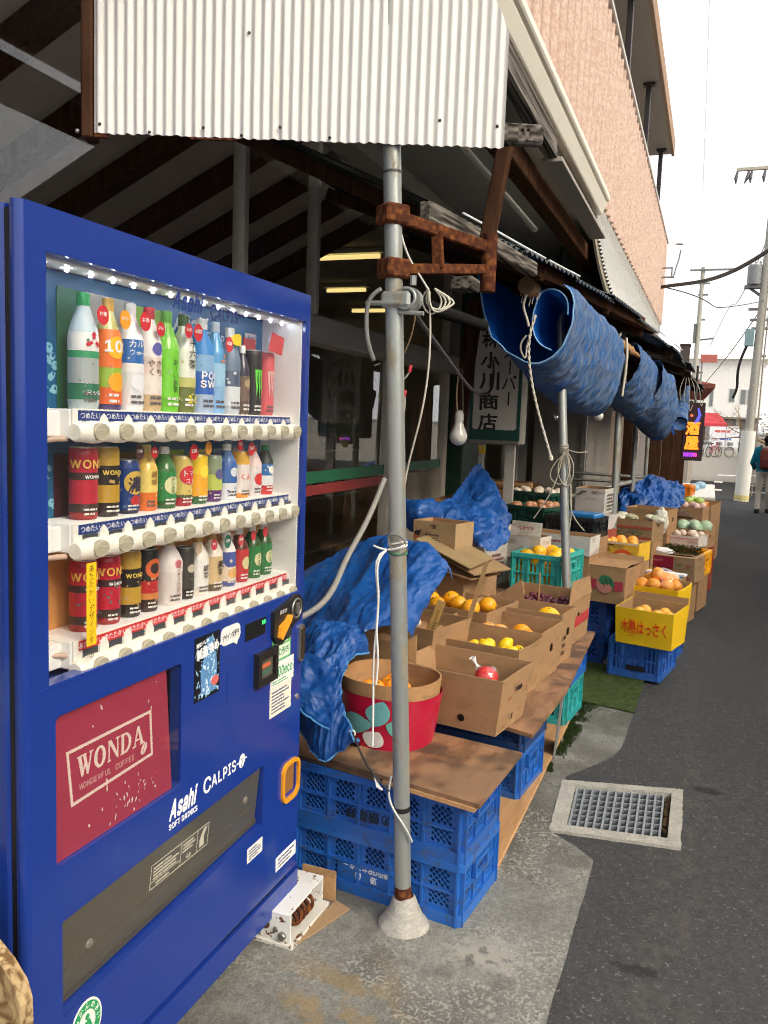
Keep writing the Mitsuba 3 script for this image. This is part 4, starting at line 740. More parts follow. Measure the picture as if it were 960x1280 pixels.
obj('dial', mv(lathe([(0.0005, 0.012), (0.016, 0.012), (0.022, 0.003), (0.024, 0)], 20), FX(XF + 0.011, 2.028, 0.908)), 'satin', (0.03, 0.028, 0.03), parent=cp, smooth=30)
obj('print', mv(ext(fit(text2d('返却切', 1), 0.040, 0.012), 0.0005), FX(XF + 0.012, 1.994, 0.963)), 'satin', (0.6, 0.6, 0.6), parent=cp)
bl = V('bill_slot', mv(ext(sbox(1.878, 0.790, 1.985, 0.880).difference(sbox(1.896, 0.806, 1.970, 0.860)), 0.016), FX(XF, 0, 0)), 'satin', (0.012, 0.011, 0.011))
obj('mouth', bx(XF, XF + 0.006, 1.896, 1.970, 0.806, 0.860), 'gloss', (0.10, 0.09, 0.075), parent=bl)
obj('lamp', bx(XF + 0.006, XF + 0.0075, 1.905, 1.955, 0.834, 0.844), 'satin', (0.55, 0.13, 0.05), parent=bl)
obj('arrow', bx(XF + 0.006, XF + 0.0072, 1.903, 1.960, 0.815, 0.825), 'satin', (0.05, 0.13, 0.08), parent=bl)
hd = V('lock_handle', mv(ext(rrect(2.128, 0.795, 2.156, 0.905, 0.013), 0.008), FX(XF, 0, 0)), 'metal', (0.45, 0.44, 0.42), smooth=30)
obj('grip', mv(ext(rrect(2.134, 0.803, 2.150, 0.897, 0.007), 0.005), FX(XF + 0.008, 0, 0)), 'metal', (0.16, 0.13, 0.09), parent=hd)
V('lock', mv(lathe([(0.0005, 0.004), (0.008, 0.004), (0.009, 0)], 16), FX(XF, 2.132, 0.692)), 'metal', (0.5, 0.5, 0.5))
cr = V('coin_return', mv(ext(rrect(2.047, 0.392, 2.152, 0.512, 0.030).difference(rrect(2.057, 0.404, 2.143, 0.501, 0.024)), 0.008), FX(XF, 0, 0)), 'gloss', (0.72, 0.30, 0.012), smooth=30)
obj('cup', mv(ext(rrect(2.058, 0.406, 2.140, 0.50, 0.02), 0.004), FX(XF - 0.010, 0, 0)), 'satin', (0.26, 0.12, 0.03), parent=cr)
ring = V('round_sticker', mv(ext(affinity.scale(Point(0, 0).buffer(0.052, quad_segs=12), 0.86, 1), 0.0010), FX(XF, 1.244, 0.288)), 'satin', (0.72, 0.72, 0.68))
obj('ring', mv(ext(affinity.scale(Point(0, 0).buffer(0.047, quad_segs=12).difference(Point(0, 0).buffer(0.030)), 0.86, 1), 0.0005), FX(XF + 0.001, 1.244, 0.288)), 'satin', (0.02, 0.26, 0.09), parent=ring)
for i, c in enumerate('みかんのあいとわ'):
    if c not in STROKES: continue
    a = math.radians(150 - 30 * i); g = affinity.rotate(affinity.translate(text2d(c, 0.011), -0.006, -0.005), math.degrees(a) - 90, origin=(0, 0))
    obj('print', mv(ext(affinity.translate(g, 0.0385 * 0.86 * math.cos(a), 0.0385 * math.sin(a)), 0.0004), FX(XF + 0.0015, 1.244, 0.288)), 'satin', (0.75, 0.78, 0.7), parent=ring)
obj('figure', mv(ext(unary_union([Point(0, 0.016).buffer(0.006), Polygon([(-0.012, -0.024), (-0.010, 0.004), (0.006, 0.010), (0.014, -0.008), (0.006, -0.012), (0.005, -0.026)])]), 0.0006), FX(XF + 0.001, 1.246, 0.288)), 'satin', (0.02, 0.26, 0.09), parent=ring)
# anchoring foot
ft = thing('machine_foot', 'white rust spotted steel foot bracket on the ground beside the machine', 'bracket')
obj('channel', cat_(bx(-1.10, -1.010, 2.005, 2.225, 0.098, 0.104, 0.001), bx(-1.10, -1.004, 1.999, 2.004, 0.022, 0.104, 0.001), bx(-1.10, -1.012, 2.225, 2.230, 0.022, 0.104, 0.001)), 'chipped_paint', (0.70, 0.69, 0.66), parent=ft)
obj('base_plate', bx(-1.13, -0.992, 1.988, 2.238, 0.0085, 0.021, 0.002), 'chipped_paint', (0.60, 0.58, 0.53), parent=ft)
obj('bolt', mv(lathe([(0.0005, 0.012), (0.010, 0.012), (0.012, 0.008), (0.012, 0)], 12), FY(-1.028, 1.999, 0.040)), 'metal', (0.30, 0.29, 0.27), parent=ft)
obj('bolt', mv(lathe([(0.0005, 0.006), (0.007, 0.006), (0.008, 0)], 12), FY(-1.050, 1.999, 0.055)), 'metal', (0.35, 0.34, 0.32), parent=ft)
obj('hole_plug', mv(lathe([(0.0005, 0.002), (0.014, 0.002), (0.015, 0)], 14), FY(-1.085, 1.999, 0.062)), 'matte', (0.10, 0.06, 0.045), parent=ft)
obj('spring', tube([(-1.03 + 0.016 * math.cos(t), 2.06 + 0.004 * t, 0.05 + 0.02 * math.sin(t)) for t in np.linspace(0, 30, 90)], 0.006, 6), 'rusty', parent=ft)
obj('fallen_leaves', cat_(*[mv(ext(affinity.scale(Point(0, 0).buffer(0.009, quad_segs=2), 1, 0.6), 0.001), trimesh.transformations.translation_matrix((rnd.uniform(-1.098, -1.07), rnd.uniform(2.05, 2.19), 0.104 + 0.004 * rnd.random())) @ trimesh.transformations.euler_matrix(rnd.uniform(-.5, .5), rnd.uniform(-.5, .5), rnd.uniform(0, 6))) for _ in range(60)]), 'matte', (0.10, 0.095, 0.05), kind='stuff', label='dry leaf litter lying on the white foot bracket', cat='leaves')
cbp = thing('cardboard_scrap', 'folded scrap of brown cardboard standing behind the white foot bracket', 'cardboard')
obj('upright_flap', bx(-1.10, -0.985, 2.262, 2.267, 0.0085, 0.105), 'cardboard', (0.50, 0.30, 0.15), parent=cbp)
obj('lying_flap', mv(ext(Polygon([(-0.984, 2.262), (-0.925, 2.24), (-0.965, 2.10), (-1.0, 2.00), (-0.988, 2.20)]), 0.005), trimesh.transformations.translation_matrix((0, 0, 0.0095))), 'cardboard', (0.36, 0.235, 0.14), parent=cbp)
# board leaning against the machine's near corner
bd = Polygon([(-1.6, 0.03), (-0.998, 0.03), (-0.990, 0.30), (-0.994, 0.52), (-1.004, 0.548), (-1.030, 0.577), (-1.10, 0.63), (-1.6, 0.75)])
obj('board', mv(ext(bd.buffer(0.006, join_style='round'), 0.028), FY(0, 1.02, 0)), 'chipboard', smooth=30, label='rough brown chipboard with a rounded corner standing at the machine\'s near side', cat='board')
# ---------------------------------------------------------------- drink samples behind the glass
XD = -1.152
def sector_bump(poly, r, bulge=0.0012, depth=0.0008):
    """Flat print bent round a can of radius r: u along the circumference, v up."""
    vs, fs, n = [], [], 0
    for g in getattr(poly, 'geoms', [poly]):
        if g.geom_type != 'Polygon' or g.area < 1e-8: continue
        b = g.bounds
        k = max(1, int((b[2] - b[0]) / 0.006)); 
        for i in range(k):
            piece = g.intersection(sbox(b[0] + (b[2] - b[0]) * i / k, b[1] - 1, b[0] + (b[2] - b[0]) * (i + 1) / k, b[3] + 1))
            for q in getattr(piece, 'geoms', [piece]):
                if q.geom_type != 'Polygon' or q.area < 1e-8: continue
                v, f = trimesh.creation.triangulate_polygon(q, engine='earcut'); vs.append(v); fs.append(f + n); n += len(v)
    v, f = np.vstack(vs), np.vstack(fs); a = v[:, 0] / r
    return trimesh.Trimesh(np.c_[(r + bulge) * np.cos(a), (r + bulge) * np.sin(a), v[:, 1]], f, process=False)
G = rnd
row_z = [1.4995, 1.2835, 1.0585]; row_name = ['top', 'middle', 'bottom']
def drink(row, y, kind, h, r, bands, label, cap=None, text=None, tcol=(0.8, 0.8, 0.8), tsize=0.012, vert=False, disc=None, mark=None, tag=None, clear=False, face=0.30, tz=0.5):
    r = r * (0.86 if row == 0 else 0.93)
    cat = {'can': 'drink can', 'bottle': 'drink bottle', 'pouch': 'drink pouch'}[kind]
    t = thing('drink_can' if kind == 'can' else 'drink_bottle' if kind == 'bottle' else 'drink_pouch', label, cat)
    M = trimesh.transformations.rotation_matrix(-face, (0, 0, 1)); M[:3, 3] = (XD, y, row_z[row] + 0.0005)
    if kind == 'can': rad = lambda z: r * (0.90 + 0.10 * min(1, z / 0.03, (1 - z) / 0.035))
    elif kind == 'pouch': rad = lambda z: r * (1.0 - 0.05 * math.cos(z * 9))
    else: rad = lambda z: r * (0.93 + 0.07 * min(1, z / 0.03)) if z < 0.62 else r * max(0.36, 1 - 0.64 * ((z - 0.62) / 0.26) ** 1.4) if z < 0.88 else r * 0.36
    top = 1.0 if kind != 'bottle' else 0.90
    edges = [b[0] for b in bands] + [top]
    for i, b in enumerate(bands):
        zs = np.linspace(b[0], edges[i + 1], max(3, int((edges[i + 1] - b[0]) * 26)))
        prof = [(rad(z) + (0.0006 if i % 2 else 0), z * h) for z in zs]
        if i == 0: prof = [(0.0005, 0)] + prof
        if i == len(bands) - 1: prof = prof + [(0.0005, prof[-1][1] - (0.001 if kind == 'can' else 0))]
        obj('body' if i == 0 else 'label_band', mv(lathe(prof, 24), M), 'gloss' if i % 2 == 0 else 'satin', b[1], parent=t, smooth=35)
    if kind == 'can': obj('lid', mv(lathe([(0.0005, h - 0.001), (r * 0.80, h - 0.001), (r * 0.86, h + 0.002), (r * 0.90, h + 0.001), (r * 0.91, h - 0.003)], 24), M), 'metal', (0.6, 0.6, 0.58), parent=t, smooth=35)
    if cap is not None: obj('cap', mv(lathe([(r * 0.38, 0.885 * h), (r * 0.44, 0.89 * h), (r * 0.44, 0.985 * h), (r * 0.38, h), (0.0005, h)], 18), M), 'satin', cap, parent=t, smooth=35)
    if disc is not None:
        for (v, rr, c, sx) in disc: obj('emblem', mv(sector_bump(affinity.scale(Point(0.004, v * h).buffer(rr, quad_segs=7), sx, 1), r, 0.0014 + 0.0003 * disc.index((v, rr, c, sx))), M), 'satin', c, parent=t)
    if mark is not None: obj('mark', mv(sector_bump(affinity.translate(mark[0], 0.0, 0), r, 0.0024), M), 'satin', mark[1], parent=t)
    if text:
        for j, (s, size, v, c, ver) in enumerate(text):
            g = text2d(s, size, vertical=ver, fat=1.5)
            g = affinity.translate(g, 0 if ver else -width2d(g) / 2, 0); b = g.bounds
            g = affinity.translate(g, 0.004, v * h - (b[1] + b[3]) / 2)
            obj('print', mv(sector_bump(g, r, 0.0028), M), 'satin', c, parent=t)
    R_ = random.Random(int(y * 1000) + row)                     # small print and a scatter of drops, as on any label
    pr_ = affinity.translate(fineprint(r * 1.15, 0.016 * h / 0.2 + 0.006, 2, R_.randint(0, 999)), -r * 0.5, h * 0.055)
    dk = sum(bands[0][1]) > 0.7; obj('small_print', mv(sector_bump(pr_, r, 0.0026), M), 'satin', (0.10, 0.09, 0.10) if dk else (0.66, 0.64, 0.60), parent=t)
    dr_ = unary_union([Point(R_.uniform(-1.2, 1.2) * r, R_.uniform(0.12, 0.60) * h).buffer(R_.uniform(0.0012, 0.004), quad_segs=3) for _ in range(9)])
    mb = bands[min(1, len(bands) - 1)][1]; obj('label_drops', mv(sector_bump(dr_, r, 0.0011), M), 'satin', tuple(min(0.8, 0.75 * c + 0.10) for c in mb), parent=t)
    if tag is not None:
        for (c, dy, dz, rr, word) in tag:
            tg = FX(XD + r + 0.006, y + dy, row_z[row] + dz)
            k = obj('price_tag', mv(ext(affinity.scale(Point(0, 0).buffer(rr, quad_segs=8), 0.92, 1.05), 0.001), tg), 'satin', c, parent=t)
            if word:
                g = fit(text2d(word, 1, fat=1), rr * 1.2, rr * 0.5); obj('print', mv(ext(affinity.translate(g, -rr * 0.6, -rr * 0.1), 0.0005), tg @ trimesh.transformations.translation_matrix((0, 0, 0.001))), 'satin', (0.8, 0.78, 0.76), parent=k)
    return t
W, RED, ORG = (0.78, 0.78, 0.76), (0.60, 0.02, 0.03), (0.80, 0.33, 0.02)
star = unary_union([affinity.rotate(affinity.translate(unary_union([sbox(-0.003, 0.004, 0.003, 0.017), Polygon([(-0.006, 0.011), (0, 0.018), (0.006, 0.011)])]), 0, 0), a, origin=(0, 0)) for a in (0, 120, 240)])
claw = unary_union([Polygon([(dx - 0.004, 0.118), (dx + 0.004, 0.12), (dx + 0.001, 0.095), (dx + 0.004, 0.075), (dx, 0.04 + abs(dx)), (dx - 0.001, 0.075), (dx - 0.003, 0.095)]) for dx in (-0.007, 0.001, 0.009)])
H1 = 0.222
ys1 = [1.335, 1.407, 1.476, 1.540, 1.602, 1.668, 1.742, 1.800, 1.868, 1.930, 1.985, 2.052]
drink(0, ys1[0], 'bottle', H1, 0.034, [(0, (0.36, 0.42, 0.42)), (0.08, (0.02, 0.14, 0.07)), (0.22, (0.34, 0.38, 0.38)), (0.44, (0.03, 0.26, 0.11)), (0.50, W), (0.66, (0.45, 0.56, 0.62))], 'clear drink bottle with green cap and red three-armed emblem, far left of the top row', cap=(0.02, 0.32, 0.10), mark=(affinity.translate(star, 0.004, 0.130), (0.55, 0.02, 0.04)), text=[('三ツ矢', 0.008, 0.14, W, False)], tag=[(RED, 0.014, 0.182, 0.018, 'お得')])
drink(0, ys1[1], 'bottle', H1, 0.031, [(0, (0.06, 0.04, 0.12)), (0.05, (0.72, 0.13, 0.03)), (0.2, (0.30, 0.46, 0.05)), (0.38, (0.78, 0.17, 0.03)), (0.72, (0.50, 0.50, 0.2))], 'orange juice bottle marked 100 in the top row', cap=(0.75, 0.45, 0.1), disc=[(0.56, 0.022, (0.85, 0.45, 0.02), 1), (0.25, 0.019, (0.86, 0.36, 0.02), 1)], text=[('100', 0.022, 0.57, W, False)], tag=[(ORG, 0.012, 0.182, 0.018, 'おいしい')])
drink(0, ys1[2], 'bottle', H1, 0.033, [(0, (0.66, 0.66, 0.68)), (0.36, (0.74, 0.74, 0.74)), (0.44, (0.03, 0.14, 0.42)), (0.66, (0.72, 0.73, 0.76))], 'white drink bottle with a blue label and white card, third in the top row', cap=W, text=[('カルピ', 0.012, 0.62, W, False), ('ウォータ', 0.009, 0.54, W, False)], disc=[(0.26, 0.016, (0.70, 0.71, 0.76), 1.2)], tag=[(RED, 0.006, 0.186, 0.019, 'お得')])
drink(0, ys1[3], 'bottle', H1, 0.032, [(0, (0.48, 0.34, 0.18)), (0.16, (0.72, 0.64, 0.58)), (0.36, (0.74, 0.60, 0.54)), (0.52, (0.76, 0.72, 0.68))], 'cream drink bottle with brushed brown words, fourth in the top row', cap=(0.5, 0.03, 0.04), disc=[(0.60, 0.014, (0.10, 0.10, 0.36), 1)], text=[('やさし', 0.013, 0.46, (0.10, 0.05, 0.03), False), ('くちど', 0.013, 0.38, (0.10, 0.05, 0.03), False)], tag=[(RED, -0.004, 0.176, 0.015, 'おいしい')])
drink(0, ys1[4], 'bottle', H1, 0.033, [(0, (0.14, 0.48, 0.03)), (0.14, (0.16, 0.55, 0.03)), (0.62, (0.20, 0.56, 0.05))], 'bright green tea bottle in the top row', cap=(0.13, 0.42, 0.06), text=[('おーいお茶', 0.011, 0.36, (0.015, 0.06, 0.01), True)])
drink(0, ys1[5], 'bottle', H1, 0.033, [(0, (0.14, 0.16, 0.04)), (0.26, (0.50, 0.48, 0.16)), (0.36, (0.72, 0.73, 0.66))], 'white tea bottle with black characters and olive base in the top row', cap=(0.04, 0.09, 0.03), text=[('十六茶', 0.017, 0.60, (0.015, 0.03, 0.015), True), ('16', 0.018, 0.14, (0.62, 0.52, 0.05), False)], tag=[(RED, -0.030, 0.184, 0.016, 'お茶'), (RED, 0.008, 0.184, 0.019, '600')])
drink(0, ys1[6], 'bottle', H1, 0.035, [(0, (0.36, 0.46, 0.62)), (0.2, (0.03, 0.12, 0.48)), (0.44, (0.22, 0.40, 0.62)), (0.62, (0.03, 0.22, 0.55))], 'blue and white sports drink bottle in the top row', cap=W, text=[('POC', 0.017, 0.40, W, False), ('SWE', 0.017, 0.31, W, False)])
drink(0, ys1[7], 'bottle', H1, 0.030, [(0, (0.24, 0.42, 0.66)), (0.30, (0.30, 0.52, 0.70)), (0.55, (0.10, 0.34, 0.62))], 'pale blue water bottle with an orange star in the top row', cap=(0.6, 0.7, 0.78), mark=(affinity.translate(affinity.scale(star, 0.7, 0.7), 0.008, 0.130), (0.7, 0.2, 0.05)), tag=[(RED, 0.014, 0.170, 0.018, '600')])
drink(0, ys1[8], 'bottle', H1 * 0.97, 0.032, [(0, (0.45, 0.48, 0.52)), (0.10, (0.62, 0.64, 0.66)), (0.32, (0.08, 0.10, 0.16)), (0.50, (0.14, 0.20, 0.28))], 'dark clear bottle with yellow collar in the top row', cap=W, disc=[(0.86, 0.015, (0.80, 0.60, 0.02), 1.5)])
drink(0, ys1[9], 'bottle', H1 * 0.80, 0.023, [(0, (0.10, 0.07, 0.05)), (0.2, (0.16, 0.11, 0.08)), (0.56, (0.04, 0.04, 0.06))], 'small black coffee bottle with white cap in the top row', cap=(0.7, 0.7, 0.68), disc=[(0.45, 0.011, (0.4, 0.30, 0.16), 1)])
drink(0, ys1[10], 'can', H1 * 0.76, 0.027, [(0, (0.022, 0.022, 0.024)), (0.1, (0.016, 0.017, 0.018))], 'tall black can with three green claw marks in the top row', mark=(claw, (0.12, 0.60, 0.05)))
drink(0, ys1[11], 'can', H1 * 0.76, 0.028, [(0, (0.55, 0.09, 0.10)), (0.1, (0.62, 0.10, 0.12))], 'tall pinkish red can with claw marks, far right of the top row', mark=(claw, (0.72, 0.42, 0.42)))
for y0, y1, z0, z1, c in ((1.40, 1.55, 1.50, 1.735, (0.55, 0.52, 0.48)), (1.56, 1.68, 1.50, 1.73, (0.30, 0.50, 0.06)), (1.32, 1.40, 1.50, 1.735, (0.02, 0.13, 0.07)), (1.93, 1.99, 1.50, 1.705, (0.02, 0.06, 0.03)), (2.02, 2.085, 1.50, 1.708, (0.56, 0.07, 0.08)), (1.75, 1.81, 1.6, 1.715, (0.04, 0.24, 0.5))):
    V('backing_card', bx(-1.204, -1.2025, y0, y1, z0, z1), 'satin', c)
V('backing_card', mv(ext(Polygon([(2.00, 1.672), (2.075, 1.664), (2.088, 1.712), (2.02, 1.722)]), 0.001), FX(-1.115, 0, 0)), 'satin', (0.58, 0.06, 0.07))
H2, H3 = 0.140, 0.142
ys2 = [1.334 + 0.066 * i for i in range(12)]
canred = [(0, (0.30, 0.015, 0.025)), (0.10, (0.05, 0.025, 0.02)), (0.22, (0.44, 0.022, 0.035)), (0.56, (0.05, 0.02, 0.02)), (0.66, (0.46, 0.025, 0.04))]
gold = [(0, (0.03, 0.022, 0.018)), (0.20, (0.46, 0.27, 0.03)), (0.46, (0.025, 0.022, 0.02)), (0.74, (0.50, 0.31, 0.05))]
WG = (0.78, 0.42, 0.10)
drink(1, ys2[0], 'can', H2, 0.030, canred, 'red coffee can, leftmost in the middle row', text=[('WONDA', 0.016, 0.78, WG, False), ('WONDA', 0.006, 0.60, W, False)])
drink(1, ys2[1], 'can', H2, 0.029, gold, 'gold and black coffee can in the middle row', text=[('WONDA', 0.009, 0.64, (0.7, 0.5, 0.1), False)])
drink(1, ys2[2], 'can', H2 * 0.80, 0.029, [(0, (0.02, 0.02, 0.05)), (0.08, (0.012, 0.035, 0.17)), (0.85, (0.03, 0.06, 0.22))], 'dark blue can with a gold disc in the middle row', disc=[(0.58, 0.025, (0.56, 0.36, 0.07), 1), (0.24, 0.012, (0.45, 0.03, 0.03), 1)], text=[('濃', 0.026, 0.55, (0.02, 0.02, 0.05), False)], tag=[((0.07, 0.03, 0.03), 0.0, 0.130, 0.016, 'つめ')])
drink(1, ys2[3], 'bottle', H2 * 1.02, 0.027, [(0, (0.70, 0.16, 0.03)), (0.28, (0.74, 0.56, 0.14)), (0.62, (0.74, 0.50, 0.10))], 'yellow bottle with orange base in the middle row', cap=(0.74, 0.6, 0.2), text=[('緑柿', 0.012, 0.5, (0.25, 0.12, 0.02), True)], tag=[(RED, -0.012, 0.128, 0.012, 'お得')])
drink(1, ys2[4], 'bottle', H2 * 0.98, 0.029, [(0, (0.02, 0.09, 0.02)), (0.12, (0.025, 0.20, 0.05)), (0.60, (0.035, 0.16, 0.04))], 'short green tea bottle with a pale round label in the middle row', cap=W, disc=[(0.38, 0.020, (0.62, 0.62, 0.34), 1)], text=[('おいお茶', 0.007, 0.38, (0.02, 0.09, 0.02), True)])
drink(1, ys2[5], 'can', H2 * 0.82, 0.028, [(0, (0.36, 0.02, 0.03)), (0.16, (0.10, 0.10, 0.03)), (0.22, (0.62, 0.48, 0.14))], 'yellow tomato juice can with a red disc in the middle row', disc=[(0.62, 0.022, (0.58, 0.03, 0.04), 1.1)], text=[('トマト', 0.011, 0.66, W, False), ('スト', 0.010, 0.50, W, False)], tag=[(RED, 0.004, 0.126, 0.018, '130')])
drink(1, ys2[6], 'can', H2 * 0.84, 0.027, [(0, (0.03, 0.12, 0.04)), (0.15, (0.78, 0.38, 0.02)), (0.6, (0.80, 0.55, 0.03))], 'orange and yellow fruit juice can in the middle row', disc=[(0.66, 0.015, (0.84, 0.66, 0.05), 1)], tag=[((0.75, 0.3, 0.03), 0.0, 0.134, 0.015, None)])
drink(1, ys2[7], 'can', H2 * 0.80, 0.026, [(0, (0.10, 0.03, 0.16)), (0.25, (0.45, 0.52, 0.10)), (0.6, (0.24, 0.30, 0.20))], 'lime green can with purple base in the middle row', disc=[(0.6, 0.013, (0.10, 0.10, 0.25), 1)])
drink(1, ys2[8], 'bottle', H2, 0.028, [(0, (0.68, 0.70, 0.74)), (0.30, (0.03, 0.11, 0.38)), (0.70, (0.07, 0.18, 0.44))], 'blue dotted bottle with white shoulders in the middle row', cap=W, disc=[(0.5, 0.012, (0.62, 0.68, 0.76), 1)], tag=[(RED, 0.012, 0.140, 0.014, '130')])
drink(1, ys2[9], 'can', H2 * 0.86, 0.027, [(0, (0.74, 0.30, 0.05)), (0.10, (0.74, 0.66, 0.62)), (0.72, (0.75, 0.42, 0.06))], 'white and orange can with red brushed letters in the middle row', text=[('くんし', 0.013, 0.46, (0.66, 0.04, 0.03), False)], tag=[(RED, 0.004, 0.128, 0.017, '130')])
drink(1, ys2[10], 'bottle', H2 * 0.95, 0.026, [(0, (0.70, 0.66, 0.66)), (0.6, (0.74, 0.58, 0.58))], 'white apple drink bottle with a red apple picture in the middle row', cap=(0.62, 0.08, 0.03), disc=[(0.34, 0.016, (0.60, 0.03, 0.03), 1)])
drink(1, ys2[11], 'bottle', H2 * 0.97, 0.026, [(0, (0.55, 0.03, 0.03)), (0.18, (0.70, 0.71, 0.72)), (0.38, (0.04, 0.16, 0.42)), (0.62, (0.02, 0.03, 0.03))], 'blue and white bottle with dark neck, far right of the middle row', cap=(0.02, 0.26, 0.09), disc=[(0.5, 0.011, W, 1)])
ys3 = [1.334, 1.404, 1.474, 1.536, 1.618, 1.682, 1.736, 1.800, 1.866, 1.930, 1.996, 2.058]
drink(2, ys3[0], 'can', H3, 0.030, canred, 'red coffee can behind the yellow strip, leftmost in the bottom row', text=[('WONDA', 0.016, 0.78, WG, False), ('WONDA', 0.006, 0.60, W, False)])
drink(2, ys3[1], 'can', H3, 0.030, canred, 'second red coffee can from the left in the bottom row', text=[('WONDA', 0.016, 0.78, WG, False), ('WONDA', 0.006, 0.60, W, False)])
drink(2, ys3[2], 'can', H3, 0.028, gold, 'gold and black coffee can in the bottom row', text=[('WONDA', 0.009, 0.64, (0.7, 0.5, 0.1), False)])
drink(2, ys3[3], 'can', H3 * 0.97, 0.028, [(0, (0.05, 0.025, 0.02)), (0.2, (0.55, 0.20, 0.05)), (0.30, (0.45, 0.03, 0.03)), (0.5, (0.02, 0.018, 0.018))], 'black and red coffee can with a glowing orange ring picture in the bottom row', disc=[(0.70, 0.022, (0.62, 0.12, 0.03), 1), (0.70, 0.012, (0.04, 0.02, 0.02), 1)])
drink(2, ys3[4], 'bottle', H3 * 1.08, 0.034, [(0, (0.66, 0.60, 0.57)), (0.5, (0.74, 0.68, 0.66))], 'wide white drink bottle with thin brown vertical writing in the bottom row', cap=(0.58, 0.45, 0.24), disc=[(0.62, 0.010, (0.66, 0.20, 0.24), 1)], text=[('白ウォーたかい', 0.009, 0.40, (0.20, 0.07, 0.05), True)])
drink(2, ys3[5], 'can', H3 * 0.86, 0.024, [(0, (0.02, 0.018, 0.016)), (0.2, (0.05, 0.045, 0.04))], 'slim black can in the bottom row', disc=[(0.6, 0.010, (0.50, 0.45, 0.35), 1.2)], tag=[((0.55, 0.42, 0.28), 0.016, 0.120, 0.014, None)])
drink(2, ys3[6], 'bottle', H3 * 1.02, 0.029, [(0, (0.72, 0.66, 0.58)), (0.12, (0.76, 0.74, 0.70)), (0.6, (0.76, 0.72, 0.66))], 'white bottle with a boxed character and golden cap in the bottom row', cap=(0.55, 0.36, 0.10), text=[('緑茶', 0.013, 0.4, (0.08, 0.04, 0.03), True)], tag=[((0.62, 0.06, 0.10), 0.022, 0.122, 0.014, 'お')])
drink(2, ys3[7], 'bottle', H3 * 1.02, 0.029, [(0, (0.10, 0.06, 0.03)), (0.12, (0.58, 0.42, 0.22)), (0.6, (0.74, 0.68, 0.58))], 'brown and cream bottle with black characters in the bottom row', cap=(0.50, 0.32, 0.10), text=[('濃茶', 0.014, 0.4, (0.04, 0.02, 0.02), True)], tag=[((0.02, 0.15, 0.10), 0.020, 0.122, 0.016, '280')])
drink(2, ys3[8], 'bottle', H3 * 0.98, 0.028, [(0, (0.05, 0.06, 0.22)), (0.1, (0.70, 0.55, 0.42)), (0.36, (0.05, 0.08, 0.30)), (0.64, (0.70, 0.70, 0.68))], 'navy and white milk tea bottle with a bread picture in the bottom row', cap=W, disc=[(0.24, 0.013, (0.62, 0.34, 0.10), 1.3)], tag=[((0.6, 0.08, 0.09), 0.020, 0.118, 0.014, '280')])
drink(2, ys3[9], 'bottle', H3, 0.028, [(0, (0.40, 0.03, 0.03)), (0.1, (0.48, 0.045, 0.04)), (0.62, (0.12, 0.03, 0.02))], 'red tea bottle with a pale oval label in the bottom row', cap=W, disc=[(0.36, 0.017, (0.60, 0.52, 0.28), 0.8)], tag=[((0.58, 0.05, 0.06), 0.020, 0.122, 0.013, None)])
drink(2, ys3[10], 'bottle', H3, 0.028, [(0, (0.03, 0.12, 0.03)), (0.1, (0.03, 0.18, 0.05)), (0.62, (0.04, 0.10, 0.03))], 'first of two green tea bottles at the right of the bottom row', cap=W, disc=[(0.36, 0.018, (0.60, 0.60, 0.34), 0.8)], text=[('おいお茶', 0.006, 0.36, (0.02, 0.08, 0.02), True)], tag=[((0.58, 0.05, 0.06), 0.018, 0.126, 0.014, None)])
drink(2, ys3[11], 'bottle', H3, 0.028, [(0, (0.03, 0.11, 0.03)), (0.1, (0.03, 0.17, 0.05)), (0.62, (0.04, 0.10, 0.03))], 'last green tea bottle, far right of the bottom row', cap=W, disc=[(0.36, 0.018, (0.58, 0.58, 0.34), 0.8)], text=[('おいお茶', 0.006, 0.36, (0.02, 0.08, 0.02), True)])
for i, c in enumerate([(0.05, 0.01, 0.02), (0.3, 0.03, 0.04), (0.16, 0.10, 0.04), (0.45, 0.38, 0.3), (0.25, 0.42, 0.05), (0.5, 0.45, 0.1), (0.2, 0.3, 0.45), (0.5, 0.3, 0.25)]):
    V('backing_card', bx(-1.204, -1.2025, 1.31 + 0.095 * i, 1.37 + 0.095 * i, 1.284, 1.41), 'satin', c)
# ---------------------------------------------------------------- fruit crates, boards, boxes and fruit
BLUE, NAVY, TEAL, GREEN = (0.022, 0.115, 0.44), (0.014, 0.04, 0.15), (0.03, 0.33, 0.33), (0.008, 0.05, 0.035)
def lattice(w, h, zones, pitch=0.0185, hole=0.0074):
    """A wall w wide and h high with diamond mesh in the zones (x0, x1, z0, z1)."""
    holes = []
    for x0, x1, z0, z1 in zones:
        nx, nz = int((x1 - x0) / pitch), int((z1 - z0) / (pitch / 2))
        for j in range(nz):
            for i in range(nx - (j % 2)):
                cx, cz = x0 + (x1 - x0 - nx * pitch) / 2 + (i + 0.5 + 0.5 * (j % 2)) * pitch, z0 + (j + 0.5) * pitch / 2 + 0.002
                holes.append(Polygon([(cx - hole, cz), (cx, cz - hole), (cx + hole, cz), (cx, cz + hole)]))
    return sbox(0, 0, w, h).difference(unary_union(holes)) if holes else sbox(0, 0, w, h)
def slots(w, h, zones, pitch=0.024, sw=0.014):
    hs = []
    for x0, x1, z0, z1 in zones:
        n = int((x1 - x0) / pitch)
        hs += [sbox(x0 + i * pitch, z0, x0 + i * pitch + sw, z1) for i in range(n)]
    return sbox(0, 0, w, h).difference(unary_union(hs)) if hs else sbox(0, 0, w, h)
def bagm_(r):
    m = trimesh.creation.icosphere(3, r); v = m.vertices; m.vertices = v * (0.75 + 0.6 * meshkit.fbm(v * 38 + rnd.random() * 9, 3))[:, None]; return m
